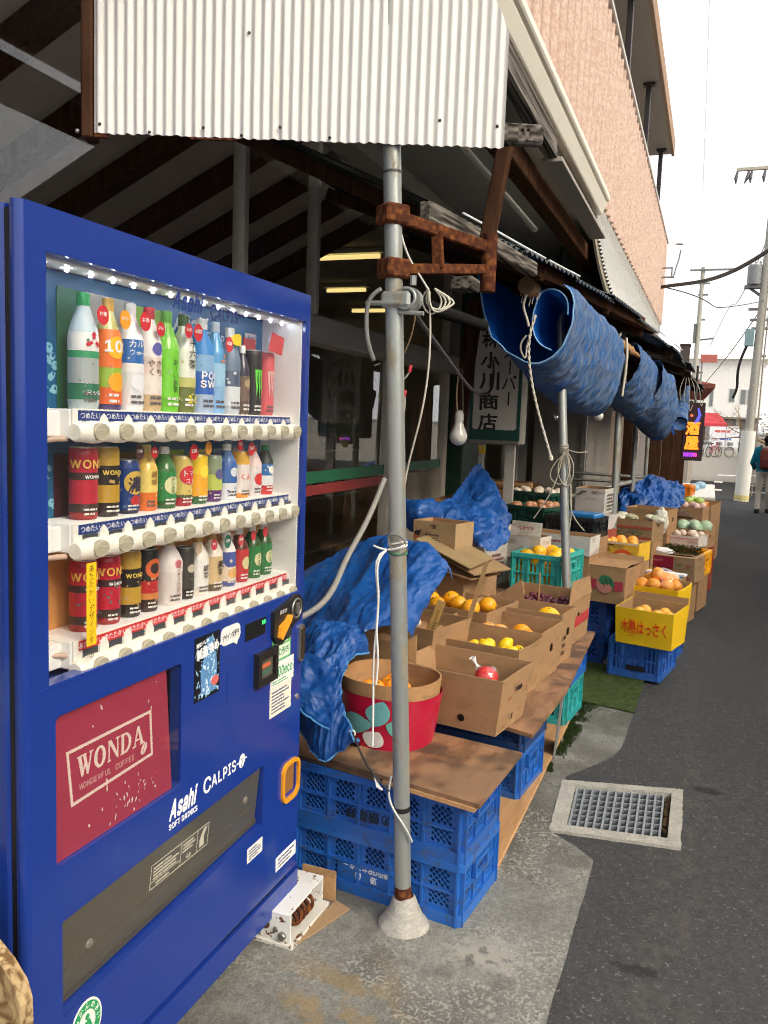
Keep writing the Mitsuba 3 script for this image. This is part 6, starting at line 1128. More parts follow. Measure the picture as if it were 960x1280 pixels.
fill(M, 0.31, 0.40, 0.195, 8, 0.050, 'yellow_citrus', 'yellow citrus in the turquoise crate', 'citrus', (0.86, 0.46, 0.008), 'yellow citrus in the turquoise crate')
obj('lining', mv(bx(-0.28, -0.03, 0.03, 0.39, 0.02, 0.15), M), 'matte', (0.55, 0.28, 0.02), parent=crate_t)
nb, M = carton(-0.905, 4.95, 0.70, 0.42, 0.14, 0.14, -16, 'low white box with red characters on its raised flap behind the turquoise crate', col=(0.60, 0.57, 0.52), flare=(0.004, 0.004), hole=False)
obj('flap', mv(mv(bx(-0.20, 0.0, -0.004, 0.0, 0, 0.085), trimesh.transformations.translation_matrix((0, 0, 0.141)) @ trimesh.transformations.rotation_matrix(-0.3, (1, 0, 0))), M), 'cardboard', (0.60, 0.56, 0.50), parent=nb)
obj('print', mv(mv(ext(fit(text2d('なめなす', 1, fat=2), 0.10, 0.026), 0.001), trimesh.transformations.translation_matrix((0, 0, 0.141)) @ trimesh.transformations.rotation_matrix(-0.3, (1, 0, 0)) @ FY(-0.15, -0.0042, 0.03)), M), 'satin', (0.25, 0.03, 0.04), parent=nb)
st2 = thing('support_box', 'plain white carton standing under the low white box', 'cardboard box'); obj('body', mv(bx(-0.42, 0, 0.02, 0.14, 0.5425 - 0.70, -0.001), M), 'cardboard', (0.5, 0.47, 0.42), parent=st2)
bw, M = carton(-0.66, 5.30, 0.70, 0.42, 0.20, 0.12, -10, 'flat white tray box with red print behind the turquoise citrus crate', col=(0.62, 0.60, 0.57), flare=(0.004, 0.004), hole=False)
front_print(bw, M, affinity.translate(fineprint(0.36, 0.02, 1, 3), 0, 0), (0.30, 0.04, 0.05), -0.39, 0.07, 0.12, 0.004)
obj('support_box', mv(bx(-0.42, 0, 0.01, 0.20, 0.545 - 0.70, -0.001), M), 'cardboard', KRAFT2, label='brown carton standing under the flat white tray box', cat='cardboard box')
dk, M = crate(-0.66, 5.56, 0.78, 0.36, 0.26, 0.13, -12, (0.012, 0.014, 0.016), 'black basket holding a blue tray behind the turquoise crate', style='slots', name='basket')
obj('tray', mv(bx(-0.25, -0.03, 0.05, 0.24, 0.11, 0.150, 0.006), M), 'gloss', (0.02, 0.16, 0.42), label='blue plastic tray set in the black basket', cat='tray')
obj('support_box', mv(bx(-0.36, 0, 0.0, 0.26, 0.545 - 0.78, -0.002), M), 'cardboard', KRAFT2, label='brown carton standing under the black basket', cat='cardboard box')
for i, (x_, y_, z_, w_, h_, lb) in enumerate([(-1.02, 5.72, 0.80, 0.34, 0.14, 'dark green crate of onions, front one of two at the back'), (-1.06, 6.12, 0.86, 0.36, 0.15, 'dark green crate of pale garlic, rear one of two at the back')]):
    t, M = crate(x_, y_, z_, w_, 0.32, h_, -20, GREEN, lb, style='slots')
    nm, lab, ct, c = (('onion', 'reddish onion in the front dark green crate', 'onion', (0.42, 0.20, 0.11)), ('garlic_bulb', 'pale garlic bulb in the rear dark green crate', 'garlic', (0.60, 0.50, 0.42)))[i]
    fill(M, w_, 0.32, h_ - 0.005, 9, 0.036, nm, lab, ct, c, ('onions in the front green crate', 'garlic in the rear green crate')[i], squash=(1, 1, 0.8))
    obj('support_box', mv(bx(-w_, 0, 0.0, 0.32, 0.5425 - z_, -0.002), M), 'cardboard', KRAFT2, label=('brown carton under the onion crate', 'brown carton under the garlic crate')[i], cat='cardboard box')
t, M = carton(-1.25, 6.62, 0.80, 0.60, 0.3, 0.18, -8, 'old brown box with a wooden crate lid along the door at the back', col=(0.28, 0.17, 0.095), flare=(0.0, 0.0))
obj('support_box', mv(bx(-0.58, -0.02, 0.02, 0.28, -0.792, -0.002), M), 'cardboard', KRAFT2, label='brown carton on the floor under the old box by the door', cat='cardboard box')
wc = thing('wooden_crate', 'low slatted wooden crate lying on the old brown box by the door', 'crate')
for i, (z0, z1) in enumerate(((0.183, 0.205), (0.212, 0.236))): obj('slat', mv(bx(-0.50, -0.08, 0.02, 0.03, z0, z1, 0.002), M), 'raw_plywood' if i else 'plywood', parent=wc)
for x_ in (-0.5, -0.095): obj('post', mv(bx(x_, x_ + 0.03, 0.031, 0.06, 0.182, 0.245, 0.002), M), 'raw_plywood', parent=wc)
obj('back_slat', mv(bx(-0.50, -0.08, 0.26, 0.27, 0.183, 0.236, 0.002), M), 'plywood', parent=wc); obj('base', mv(bx(-0.47, -0.10, 0.06, 0.259, 0.183, 0.192), M), 'plywood', parent=wc)
t, M = carton(-0.93, 5.95, 0.5425, 0.24, 0.26, 0.255, -8, 'square brown box left of the second pipe post', col=KRAFT, flare=(0.0, 0.0), hole=False)
obj('filling', mv(bx(-0.23, -0.01, 0.01, 0.25, 0.2, 0.252, 0.008), M), 'matte', (0.10, 0.09, 0.05), parent=t)
wb, M = carton(-0.735, 6.62, 0.84, 0.23, 0.30, 0.19, -10, 'white box with dark brush marks behind the second pipe post', col=(0.55, 0.53, 0.50), flare=(0.0, 0.0), hole=False)
front_print(wb, M, unary_union([affinity.rotate(sbox(0, 0, 0.05, 0.010), 20), sbox(0.03, 0.02, 0.08, 0.03), affinity.translate(fineprint(0.06, 0.012, 1, 3), 0.12, 0.02)]), (0.06, 0.05, 0.05), -0.22, 0.14, 0.19, 0.001)
side_print(wb, M, affinity.translate(fineprint(0.20, 0.14, 5, 9), 0, 0), (0.10, 0.09, 0.09), 0.05, 0.02, 0.19, 0.001)
obj('support_box', mv(bx(-0.23, 0.0, 0.0, 0.30, -0.835, -0.002), M), 'cardboard', KRAFT2, label='tall brown carton under the white box with brush marks', cat='cardboard box')
tub = thing('foam_tub', 'white foam tub tilted behind the second pipe post', 'tub')
ft_ = lambda z, k: [(-0.16 * k, -0.09 * k, z), (0.16 * k, -0.09 * k, z), (0.16 * k, 0.09 * k, z), (-0.16 * k, 0.09 * k, z), (-0.16 * k, -0.09 * k, z)]
obj('body', mv(shell([ft_(0, 0.8), ft_(0.10, 1.0), ft_(0.10, 0.92), ft_(0.02, 0.74)]), rotz(-0.25, (-0.745, 6.02, 0.80))), 'matte', (0.66, 0.64, 0.62), parent=tub)
obj('base', mv(bx(-0.127, 0.127, -0.071, 0.071, 0.0, 0.018), rotz(-0.25, (-0.745, 6.02, 0.80))), 'matte', (0.6, 0.58, 0.56), parent=tub)
obj('support_box', mv(bx(-0.2, 0.14, -0.09, 0.12, -0.255, -0.002), rotz(-0.25, (-0.745, 6.02, 0.80))), 'cardboard', (0.30, 0.08, 0.06), label='reddish brown carton under the white foam tub', cat='cardboard box')
# --- middle cluster by the second post
wm, M = carton(-0.432, 5.28, 0.420, 0.44, 0.30, 0.225, -12, 'brown watermelon carton with a red band on the dark blue crates', flare=(0.004, 0.004), hole=False)
front_print(wm, M, sbox(0, 0, 0.43, 0.058).difference(Point(0.318, 0.035).buffer(0.060)), (0.40, 0.035, 0.07), -0.438, 0.085, 0.225, 0.004)
mel = Point(0, 0).buffer(0.056, quad_segs=10); yin = unary_union([mel.intersection(sbox(-0.1, -0.1, 0, 0.1)), Point(0, -0.028).buffer(0.028)]).difference(Point(0, 0.028).buffer(0.028))
front_print(wm, M, affinity.rotate(mel.difference(yin), 30, origin=(0, 0)), (0.04, 0.16, 0.08), -0.118, 0.118, 0.225, 0.004, depth=0.0016)
front_print(wm, M, affinity.rotate(yin, 30, origin=(0, 0)), (0.52, 0.20, 0.17), -0.118, 0.118, 0.225, 0.004, depth=0.0016)
front_print(wm, M, unary_union([affinity.rotate(affinity.scale(Point(0.02 * k - 0.02, 0.018).buffer(0.02), 0.18, 1.2), 30 - 8 * k, origin=(0, 0)) for k in range(3)]), (0.012, 0.06, 0.03), -0.103, 0.118, 0.225, 0.004, depth=0.0022)
front_print(wm, M, fit(text2d('西瓜', 1, fat=2), 0.05, 0.04), (0.62, 0.52, 0.42), -0.255, 0.093, 0.225, 0.004, depth=0.0018)
obj('lid_flap', mv(mv(bx(-0.44, 0, 0, 0.16, 0, 0.005), trimesh.transformations.translation_matrix((0, 0.0, 0.226)) @ trimesh.transformations.rotation_matrix(0.10, (1, 0, 0))), M), 'cardboard', KRAFT, parent=wm)
obj('lid_flap', mv(mv(bx(-0.44, 0, 0.145, 0.31, 0, 0.005), trimesh.transformations.translation_matrix((0, 0.0, 0.232))), M), 'cardboard', KRAFT2, parent=wm)
obj('lid_slit', mv(bx(-0.24, -0.10, 0.142, 0.158, 0.2325, 0.244), M), 'matte', (0.07, 0.045, 0.03), parent=wm)
obj('lid_panel', mv(mv(bx(-0.36, 0.02, 0, 0.005, 0, 0.035), trimesh.transformations.translation_matrix((0, 0.30, 0.235)) @ trimesh.transformations.rotation_matrix(-0.25, (1, 0, 0))), M), 'cardboard', (0.42, 0.27, 0.15), parent=wm)
mk, M = carton(-0.405, 5.86, 0.600, 0.34, 0.24, 0.130, -14, 'yellow printed mandarin box behind the watermelon carton', col=(0.80, 0.50, 0.05), inner=(0.5, 0.35, 0.2), flare=(0.002, 0.002), hole=False)
front_print(mk, M, fit(text2d('甘夏みかん', 1, fat=2), 0.135, 0.038), (0.05, 0.03, 0.02), -0.325, 0.062, 0.13, 0.002)
front_print(mk, M, sbox(0, 0, 0.34, 0.012), (0.70, 0.62, 0.48), -0.34, 0.116, 0.13, 0.002); front_print(mk, M, sbox(0, 0, 0.16, 0.006), (0.04, 0.03, 0.02), -0.325, 0.106, 0.13, 0.002)
front_print(mk, M, affinity.scale(Point(0, 0).buffer(0.05), 1.2, 0.8).intersection(sbox(-0.08, -0.01, 0.08, 0.1)), (0.66, 0.10, 0.03), -0.105, 0.045, 0.13, 0.002)
front_print(mk, M, affinity.scale(Point(0, 0).buffer(0.035), 1.3, 0.5), (0.85, 0.55, 0.30), -0.105, 0.040, 0.13, 0.002, depth=0.0018)
fill(M, 0.34, 0.24, 0.118, 7, 0.040, 'mandarin', 'mandarin on the yellow printed box', 'mandarin', (0.82, 0.36, 0.04), 'mandarins on the yellow printed box')
obj('support_box', mv(bx(-0.34, 0.0, 0.02, 0.24, -0.31, -0.002), M), 'cardboard', KRAFT2, label='brown carton under the yellow mandarin box', cat='cardboard box')
pnl = thing('cardboard_flap', 'tilted brown flap left of the yellow mandarin box', 'cardboard')
obj('sheet', mv(ext(Polygon([(0, 0), (0.05, 0.0), (0.13, 0.18), (0.10, 0.20)]), 0.006), FY(-0.86, 5.72, 0.62)), 'cardboard', KRAFT, parent=pnl)
# yellow boxes
def yellow_box(x, y, z, w, d, h, label, frac):
    t, M = carton(x, y, z, w, d, h, -14, label, col=YEL, inner=(0.40, 0.25, 0.13), flare=(0.008, 0.020), hb=h * 1.06, hole=False, mat='satin')
    return t, M
yb1, M = yellow_box(-0.130, 4.985, 0.245, 0.325, 0.27, 0.215, 'bright yellow box with red characters, front one on the blue fruit crate', 1)
front_print(yb1, M, fit(text2d('木熟はっさく', 1, fat=2.2), 0.262, 0.086), (0.68, 0.06, 0.01), -0.290, 0.070, 0.20, 0.020)
front_print(yb1, M, fineprint(0.05, 0.008, 1, 3), (0.62, 0.03, 0.012), -0.245, 0.052, 0.20, 0.020)
fill(M, 0.315, 0.27, 0.165, 5, 0.042, 'yellow_citrus', 'citrus in the front yellow box', 'citrus', (0.84, 0.42, 0.06), 'citrus in the front yellow box', y0=0.3)
obj('back_flap', mv(bx(-0.32, 0.005, 0.275, 0.280, 0.19, 0.265), M), 'cardboard', (0.42, 0.27, 0.15), parent=yb1)
yb2, M = yellow_box(-0.128, 5.42, 0.305, 0.295, 0.28, 0.215, 'bright yellow box with red characters piled with bagged oranges, second from the front', 1)
front_print(yb2, M, fit(text2d('木熟はっさく', 1, fat=2.2), 0.25, 0.070), (0.68, 0.06, 0.01), -0.272, 0.075, 0.215, 0.020)
for u, v, w_ in ((-0.24, 0.06, 0.215), (-0.165, 0.05, 0.225), (-0.085, 0.07, 0.220), (-0.20, 0.15, 0.245), (-0.12, 0.15, 0.255), (-0.055, 0.15, 0.21), (-0.16, 0.11, 0.285), (-0.235, 0.20, 0.23), (-0.10, 0.23, 0.24)):
    fruit('orange', 'bagged orange piled on the second yellow box', 'orange', (M @ np.r_[u, v, w_, 1])[:3], 0.043, (0.82, 0.34, 0.045), 'oranges piled on the second yellow box')
bagm = trimesh.creation.icosphere(4, 1.0); v_ = bagm.vertices; bagm.vertices = v_ * (1 + 0.10 * (meshkit.fbm(v_ * 3.1, 4, 8) - 0.5))[:, None] * np.array([0.14, 0.12, 0.10])
obj('plastic_bag', mv(bagm, M @ trimesh.transformations.translation_matrix((-0.155, 0.13, 0.225))), 'clear_plastic', smooth=True, label='clear plastic bag round the oranges on the second yellow box', cat='bag')
bb, M = carton(-0.150, 5.80, 0.33, 0.33, 0.24, 0.185, -12, 'brown box with a blue and white lid edge behind the second yellow box', flare=(0.004, 0.004), hole=False)
obj('lid', mv(cat_(bx(-0.34, 0.01, 0.18, 0.25, 0.1865, 0.201, 0.002)), M), 'satin', (0.70, 0.70, 0.70), parent=bb)
obj('lid_edge', mv(bx(-0.33, 0.0, 0.175, 0.1795, 0.165, 0.1860, 0.001), M), 'satin', (0.03, 0.17, 0.48), parent=bb)
obj('support_box', mv(bx(-0.33, -0.02, 0.02, 0.24, -0.33, -0.002), M), 'cardboard', KRAFT2, label='brown carton on the road edge under the blue-edged box', cat='cardboard box')
# --- far cluster
for k in range(2):
    hb_, M = carton(-0.050 - 0.004 * k, 6.86 + 0.005 * k, 0.33 + 0.094 * k, 0.345, 0.28, 0.092, -15, ['red and brown flat fruit box, lower of the pair at the lane edge', 'red and brown flat fruit box, upper of the pair, with leafy greens on it'][k], col=(0.33, 0.22, 0.13), flare=(0.0, 0.0), hole=False)
    front_print(hb_, M, sbox(0, 0, 0.185, 0.090), (0.25, 0.012, 0.03), -0.345, 0.001, 0.092, 0.0)
    front_print(hb_, M, fit(text2d('harehi', 1, fat=1), 0.085, 0.022), (0.42, 0.15, 0.16), -0.33, 0.048, 0.092, 0.0, depth=0.0018)
    front_print(hb_, M, affinity.scale(Point(0, 0).buffer(0.014).difference(Point(0, 0.004).buffer(0.013)), 1.5, 1), (0.05, 0.09, 0.03), -0.115, 0.045, 0.092, 0.0); front_print(hb_, M, fineprint(0.05, 0.030, 2, 8), (0.30, 0.06, 0.05), -0.06, 0.018, 0.092, 0.0)
obj('lid_sheet', mv(ext(sbox(-0.345, 0, 0, 0.28).difference(affinity.scale(Point(-0.16, 0.09).buffer(0.1), 1.35, 0.45)), 0.004), M @ trimesh.transformations.translation_matrix((0, 0, 0.0925))), 'cardboard', (0.42, 0.28, 0.16), parent=hb_)
obj('support_box', mv(bx(-0.30, -0.05, 0.08, 0.28, -0.43, -0.096), M), 'cardboard', KRAFT2, label='brown carton under the red flat fruit boxes', cat='cardboard box')
rk = np.random.default_rng(4); lf = []
for _ in range(900):
    c = np.array([rk.uniform(-0.30, -0.02), rk.uniform(0.10, 0.30), 0.10 + 0.06 * rk.random()]); a = rk.normal(size=3); a /= np.linalg.norm(a); b = np.cross(a, rk.normal(size=3)); b /= np.linalg.norm(b)
    s = 0.012; lf.append([c + a * s, c + b * s * 0.7, c - a * s]); 
lf = np.array(lf).reshape(-1, 3)
obj('leafy_greens', mv(trimesh.Trimesh(lf, np.arange(len(lf)).reshape(-1, 3), process=False), M), 'matte', (0.04, 0.045, 0.018), kind='stuff', label='dark curly greens heaped on the red flat boxes', cat='greens')
obj('white_bag', mv(bagm_(0.055), M @ trimesh.transformations.translation_matrix((-0.29, 0.10, 0.115)) @ np.diag([1.6, 1.0, 0.5, 1])), 'satin', (0.72, 0.72, 0.72), smooth=True, label='white plastic bag at the left of the dark greens', cat='bag')
pm, M = carton(-0.385, 6.86, 0.62, 0.33, 0.30, 0.165, -14, 'brown vegetable carton with red bands and green characters by the third post', col=(0.33, 0.225, 0.125), flare=(0.0, 0.0), hole=False)
front_print(pm, M, sbox(0, 0, 0.33, 0.026).union(sbox(0, 0.09, 0.33, 0.108)), (0.36, 0.07, 0.05), -0.33, 0.008, 0.165, 0.0); front_print(pm, M, fit(text2d('ピーマン', 1, fat=3), 0.20, 0.044), (0.05, 0.13, 0.05), -0.27, 0.042, 0.165, 0.0)
cg = [mv(bagm_(0.042), M @ trimesh.transformations.translation_matrix((rnd.uniform(-0.30, 0.02), rnd.uniform(0.03, 0.28), 0.155 + 0.03 * rnd.random())) @ np.diag([rnd.uniform(0.7, 1.3), 1, 0.6, 1])) for _ in range(7)]
for c_ in cg: obj('bagged_vegetable', c_, 'satin', rnd.choice([(0.48, 0.42, 0.30), (0.52, 0.50, 0.40), (0.36, 0.36, 0.22)]), smooth=True, label='pale bagged vegetable lying on the carton with green characters', cat='vegetable', group='bagged vegetables by the third post')
obj('support_box', mv(bx(-0.33, 0, 0.02, 0.30, -0.60, -0.002), M), 'cardboard', KRAFT2, label='tall brown carton under the carton with green characters', cat='cardboard box')
pm2, M = carton(-0.30, 7.55, 0.60, 0.36, 0.30, 0.22, -12, 'plain brown carton with a pale bag over its side behind the third post', col=KRAFT, flare=(0.0, 0.0))
obj('hanging_bag', mv(bagm_(0.075), M @ trimesh.transformations.translation_matrix((-0.06, -0.03, 0.12)) @ np.diag([0.9, 0.6, 1.5, 1])), 'satin', (0.62, 0.60, 0.50), smooth=True, label='cream plastic bag hanging over the plain brown carton', cat='bag')
obj('support_box', mv(bx(-0.36, 0, 0.0, 0.30, -0.60, -0.002), M), 'cardboard', KRAFT2, label='brown carton on the ground under the plain carton behind the third post', cat='cardboard box')
obj('support_box', mv(bx(-0.29, -0.02, 0.03, 0.38, 0, 0.287), rotz(math.radians(-12), (-0.005, 7.35, 0))), 'cardboard', KRAFT2, label='brown carton under the orange crate at the lane edge', cat='cardboard box')
crate(-0.005, 7.35, 0.29, 0.30, 0.40, 0.20, -12, (0.80, 0.38, 0.01), 'orange crate at the lane edge behind the red flat boxes', style='slots')
wt, M = carton(-0.045, 7.62, 0.50, 0.33, 0.30, 0.10, -14, 'white carton with a pink line piled with pale vegetables', col=(0.62, 0.60, 0.56), flare=(0.0, 0.0), hole=False)
front_print(wt, M, sbox(0, 0, 0.33, 0.006), (0.55, 0.10, 0.20), -0.33, 0.075, 0.10, 0.0)
fill(M, 0.33, 0.30, 0.10, 8, 0.035, 'mushroom', 'pale vegetable on the white carton with pink line', 'vegetable', (0.62, 0.50, 0.40), 'vegetables on the white carton with pink line', stalk=False)
ct, M = carton(0.0, 8.20, 0.42, 0.30, 0.40, 0.18, -14, 'brown carton of wrapped cabbages at the lane edge', flare=(0.0, 0.0))
for u, v in ((-0.22, 0.10), (-0.10, 0.08), (-0.05, 0.20), (-0.17, 0.24)): fruit('cabbage', 'pale green wrapped cabbage in the carton at the lane edge', 'cabbage', (M @ np.r_[u, v, 0.19, 1])[:3], 0.068, (0.34, 0.46, 0.30), 'wrapped cabbages', squash=(1, 1, 0.75), stalk=False)
obj('support_box', mv(bx(-0.30, 0, 0.0, 0.40, -0.42, -0.002), M), 'cardboard', (0.24, 0.03, 0.03), label='dark red carton under the cabbage carton', cat='cardboard box')
c3, M = carton(-0.035, 9.3, 0.54, 0.27, 0.30, 0.17, -12, 'brown carton with a dark printed line behind the cabbages', flare=(0.0, 0.0), hole=False)
front_print(c3, M, sbox(0, 0, 0.16, 0.016), (0.05, 0.04, 0.04), -0.25, 0.05, 0.17, 0.0); front_print(c3, M, fineprint(0.14, 0.05, 3, 4), (0.30, 0.24, 0.28), -0.24, 0.08, 0.17, 0.0)
obj('support_box', mv(bx(-0.27, 0, 0.0, 0.30, -0.57, -0.002), M), 'cardboard', KRAFT2, label='brown carton under the carton with the dark printed line', cat='cardboard box')
fill(M, 0.27, 0.30, 0.17, 5, 0.045, 'peach', 'pinkish fruit on the carton with the dark printed line', 'fruit', (0.62, 0.40, 0.34), 'pinkish fruit behind the cabbages', stalk=False)
c4, M = carton(0.05, 10.4, 0.35, 0.28, 0.8, 0.30, -8, 'tall brown carton at the lane edge farthest along the stall', flare=(0.0, 0.0))
obj('support_box', mv(bx(-0.28, 0, 0.0, 0.8, -0.40, -0.002), M), 'cardboard', KRAFT2, label='brown carton under the farthest tall carton', cat='cardboard box')
oc, M = crate(-0.03, 9.95, 0.62, 0.26, 0.30, 0.085, -10, (0.78, 0.25, 0.01), 'shallow orange crate of green cabbages far along the stall', style='slots')
for u, v in ((-0.19, 0.10), (-0.08, 0.12), (-0.14, 0.22)): fruit('cabbage', 'bright green cabbage in the far orange crate', 'cabbage', (M @ np.r_[u, v, 0.085, 1])[:3], 0.065, (0.38, 0.55, 0.12), 'green cabbages far along the stall', squash=(1, 1, 0.8), stalk=False)
obj('support_box', mv(bx(-0.26, 0, 0.0, 0.30, -0.66, -0.002), M), 'cardboard', KRAFT2, label='brown carton under the far orange crate', cat='cardboard box')
crate(-0.20, 11.6, 0.66, 0.16, 0.4, 0.13, -6, (0.80, 0.25, 0.01), 'small bright orange crate far down beside the brown posts', style='slots')
obj('support_box', bx(-0.42, -0.2, 11.6, 12.0, -0.06, 0.66), 'cardboard', KRAFT2, label='brown carton under the small bright orange crate', cat='cardboard box')
ftb = thing('folding_table', 'far folding table with a white cloth and blue bundles', 'table')
obj('table_top', bx(-0.5, 0.10, 12.4, 15.5, 0.56, 0.60, 0.004), 'satin', (0.62, 0.60, 0.56), parent=ftb)
for x_, y_ in ((-0.45, 12.5), (0.04, 12.5), (0.04, 15.4)): obj('leg', bx(x_, x_ + 0.03, y_, y_ + 0.03, -0.12, 0.56), 'satin', (0.4, 0.4, 0.4), parent=ftb)
for i in range(3): obj('bundle', mv(trimesh.creation.icosphere(2, 0.09), trimesh.transformations.translation_matrix((-0.30 + 0.09 * i, 13.2 + 0.6 * i, 0.64)) @ np.diag([1, 2, 0.7, 1])), 'satin', (0.25, 0.42, 0.55), smooth=True, label='pale blue bundle on the far folding table', cat='bundle', group='bundles on the far folding table')
# ---------------------------------------------------------------- poles, bracket, corrugated panel, awning, tarpaulins
FOOT, TOP = np.array([-0.752, 2.245, 0.0]), np.array([-0.865, 2.150, 2.62])
up_ = (TOP - FOOT) / np.linalg.norm(TOP - FOOT)
def on(z): return FOOT + (TOP - FOOT) * (z / 2.62)
pp = thing('scaffold_pole', 'nearest galvanised pipe post in front of the blue crates', 'pole')
obj('pipe', tube([on(z) for z in np.linspace(0.03, 2.62, 30)], 0.0243, 20), 'galvanised', parent=pp, smooth=40)
obj('rusty_foot', tube([on(0.03), on(0.05), on(0.115), on(0.13)], [0.0252, 0.0256, 0.0256, 0.0246], 20, False), 'rusty', parent=pp, smooth=True)
ring_ = lambda z, r=0.0262, h=0.006: tube([on(z), on(z + h)], r, 20)
obj('joint', ring_(2.152), 'satin', (0.05, 0.05, 0.05), parent=pp); obj('tape', ring_(0.365, 0.0258, 0.014), 'satin', (0.012, 0.012, 0.012), parent=pp)
cn = lathe([(0.080, 0.0), (0.074, 0.012), (0.056, 0.035), (0.042, 0.062), (0.034, 0.085), (0.0262, 0.096)], 40)
cn = cn.subdivide(); v = cn.vertices; q = np.c_[v * 40]; v *= (1 + 0.10 * (meshkit.fbm(q, 3, 2) - 0.5))[:, None]
obj('cement_footing', mv(trimesh.Trimesh(v, cn.faces, process=False), trimesh.transformations.translation_matrix(FOOT + (0, 0, 0.004))), 'cement', parent=pp, smooth=40)

# rusty swing bracket clamped to the pipe
br = thing('rusty_bracket', 'rust brown welded iron bracket clamped round the pipe', 'bracket')
E_ = np.array([-0.655, 2.455])
def sq(p, q, a, b): 
    p, q = np.array(p), np.array(q); d = q - p; L = np.linalg.norm(d); d /= L
    s = np.cross(d, (0, 0, 1) if abs(d[2]) < 0.99 else (1, 0, 0)); s /= np.linalg.norm(s); u = np.cross(s, d)
    m = np.eye(4); m[:3, 0], m[:3, 1], m[:3, 2], m[:3, 3] = d, s, u, p
    return mv(bx(0, L, -a, a, -b, b, 0.003), m)
Cl = on(2.045), on(1.905)
for c in Cl: obj('clamp', mv(bx(-0.036, 0.036, -0.034, 0.034, -0.026, 0.026, 0.006), frame(c, (0.6, 0.8, 0), (0, 0, 1)) @ trimesh.transformations.rotation_matrix(-math.pi / 2, (1, 0, 0))), 'rusty', parent=br)
top_e, low_e = np.array([E_[0], E_[1], 2.012]), np.array([E_[0], E_[1], 1.948])
obj('upper_arm', sq(Cl[0], top_e, 0.010, 0.0165), 'rusty', parent=br); obj('lower_arm', sq(Cl[1], low_e, 0.010, 0.014), 'rusty', parent=br)
mid = lambda a, b, t: a + (b - a) * t
obj('upright', sq(mid(Cl[1], low_e, 0.47), mid(Cl[0], top_e, 0.45), 0.009, 0.016), 'rusty', parent=br)
obj('sleeve', tube([(E_[0] + 0.008, E_[1] + 0.01, 1.885), (E_[0] + 0.008, E_[1] + 0.01, 2.048)], 0.0225, 20), 'rusty', parent=br, smooth=40)
# scaffold coupler with a dark horizontal tube
cpl = thing('pipe_coupler', 'dirty steel scaffold coupler holding a dark horizontal tube to the pipe', 'coupler')
c0 = on(1.822)
obj('body', bx(c0[0] - 0.03, c0[0] + 0.055, c0[1] - 0.032, c0[1] + 0.02, c0[2] - 0.022, c0[2] + 0.022, 0.008), 'galvanised', parent=cpl)
obj('tube', cat_(tube([(-0.79, 2.16, 1.825), (-0.90, 2.75, 1.875), (-0.955, 3.6, 1.92)], 0.0235, 18, False), tube([(-0.955, 3.6, 1.92), (-0.90, 2.75, 1.875), (-0.79, 2.16, 1.825)], 0.0205, 18, False)), 'matte', (0.018, 0.018, 0.018), parent=cpl, smooth=50)
obj('collar', cat_(*[tube([(-0.79, y, 1.826), (-0.79, y + 0.022, 1.825)], r, 18) for y, r in ((2.185, 0.033), (2.155, 0.0285))][:1]), 'galvanised', parent=cpl, smooth=40)
obj('ring', mv(trimesh.creation.torus(0.0265, 0.005, 22, 8), frame((-0.79, 2.158, 1.825), (1, 0, 0), (0, 0, 1))), 'galvanised', parent=cpl, smooth=True)
obj('bolt', cat_(tube([(-0.775, 2.17, 1.86), (-0.775, 2.17, 1.885)], 0.009, 8), tube([(-0.81, 2.165, 1.79), (-0.74, 2.165, 1.785)], 0.006, 8), tube([(-0.90, 2.15, 1.812), (-0.80, 2.15, 1.812)], 0.007, 8)), 'galvanised', parent=cpl)

# the upright corrugated panel over the machine
ca, sa = math.cos(0.36694666), math.sin(0.36694666)
PO = np.array([-0.843, 2.131, 2.217]); rt = np.array([ca, sa, 0.0])
pn = thing('corrugated_panel', 'white corrugated metal panel hanging over the machine and pipe top', 'panel')
us = np.arange(-0.772, 0.3025, 0.0253 / 8); side = 0.0042
def topz(u): return 1.0 if u < 0.20 else 1.0
rows = []
bot = 0.002 * (meshkit.noise(np.c_[us * 60, us * 0, us * 0], 3) - 0.5) * 2
for k, t_ in enumerate(np.linspace(0, 1, 12)):
    r = []
    for u, b in zip(us, bot):
        top = 1.1 if u < 0.255 else np.interp(u, [0.255, 0.305], [0.40, 0.28])
        top = np.interp(u, [-0.8, 0.20, 0.31], [1.1, 0.50, 0.265])
        p = PO + rt * u + np.array([0, 0, b + t_ * (top - b)]) + np.array([sa, -ca, 0]) * side * math.cos(2 * math.pi * u / 0.0253)
        r.append(p)
    rows.append(r)
rows = np.array(rows); back = rows - np.array([sa, -ca, 0]) * 0.0012
seam = us > 0.0
obj('sheet', cat_(grid_mesh(rows[::-1]), grid_mesh(back), grid_mesh(np.array([back[0], rows[0]]))), 'white_sheet', parent=pn, smooth=50)
for u, z in ((-0.755, 0.022), (-0.625, 0.006), (-0.485, 0.022), (-0.385, 0.006), (-0.285, 0.030), (-0.155, 0.008), (0.13, 0.062), (0.28, 0.052), (-0.37, 0.26)):
    obj('nail', mv(lathe([(0.0005, 0.003), (0.0035, 0.002), (0.0045, 0)], 8), frame(PO + rt * u + np.array([sa, -ca, 0]) * 0.0048 + np.array([0, 0, z]), rt, (0, 0, 1))), 'matte', (0.05, 0.045, 0.045), parent=pn)
FP = lambda u0, u1, d0, d1, z0, z1, c=0.004: mv(bx(u0, u1, z0, z1, -d1, -d0, c), frame(PO, rt, (0, 0, 1)))
obj('edge_board', FP(-0.805, -0.776, -0.006, 0.06, -0.012, 1.1), 'brown_wood', parent=pn)
obj('batten', FP(-0.79, 0.30, 0.012, 0.045, 0.012, 0.05), 'brown_wood', parent=pn)
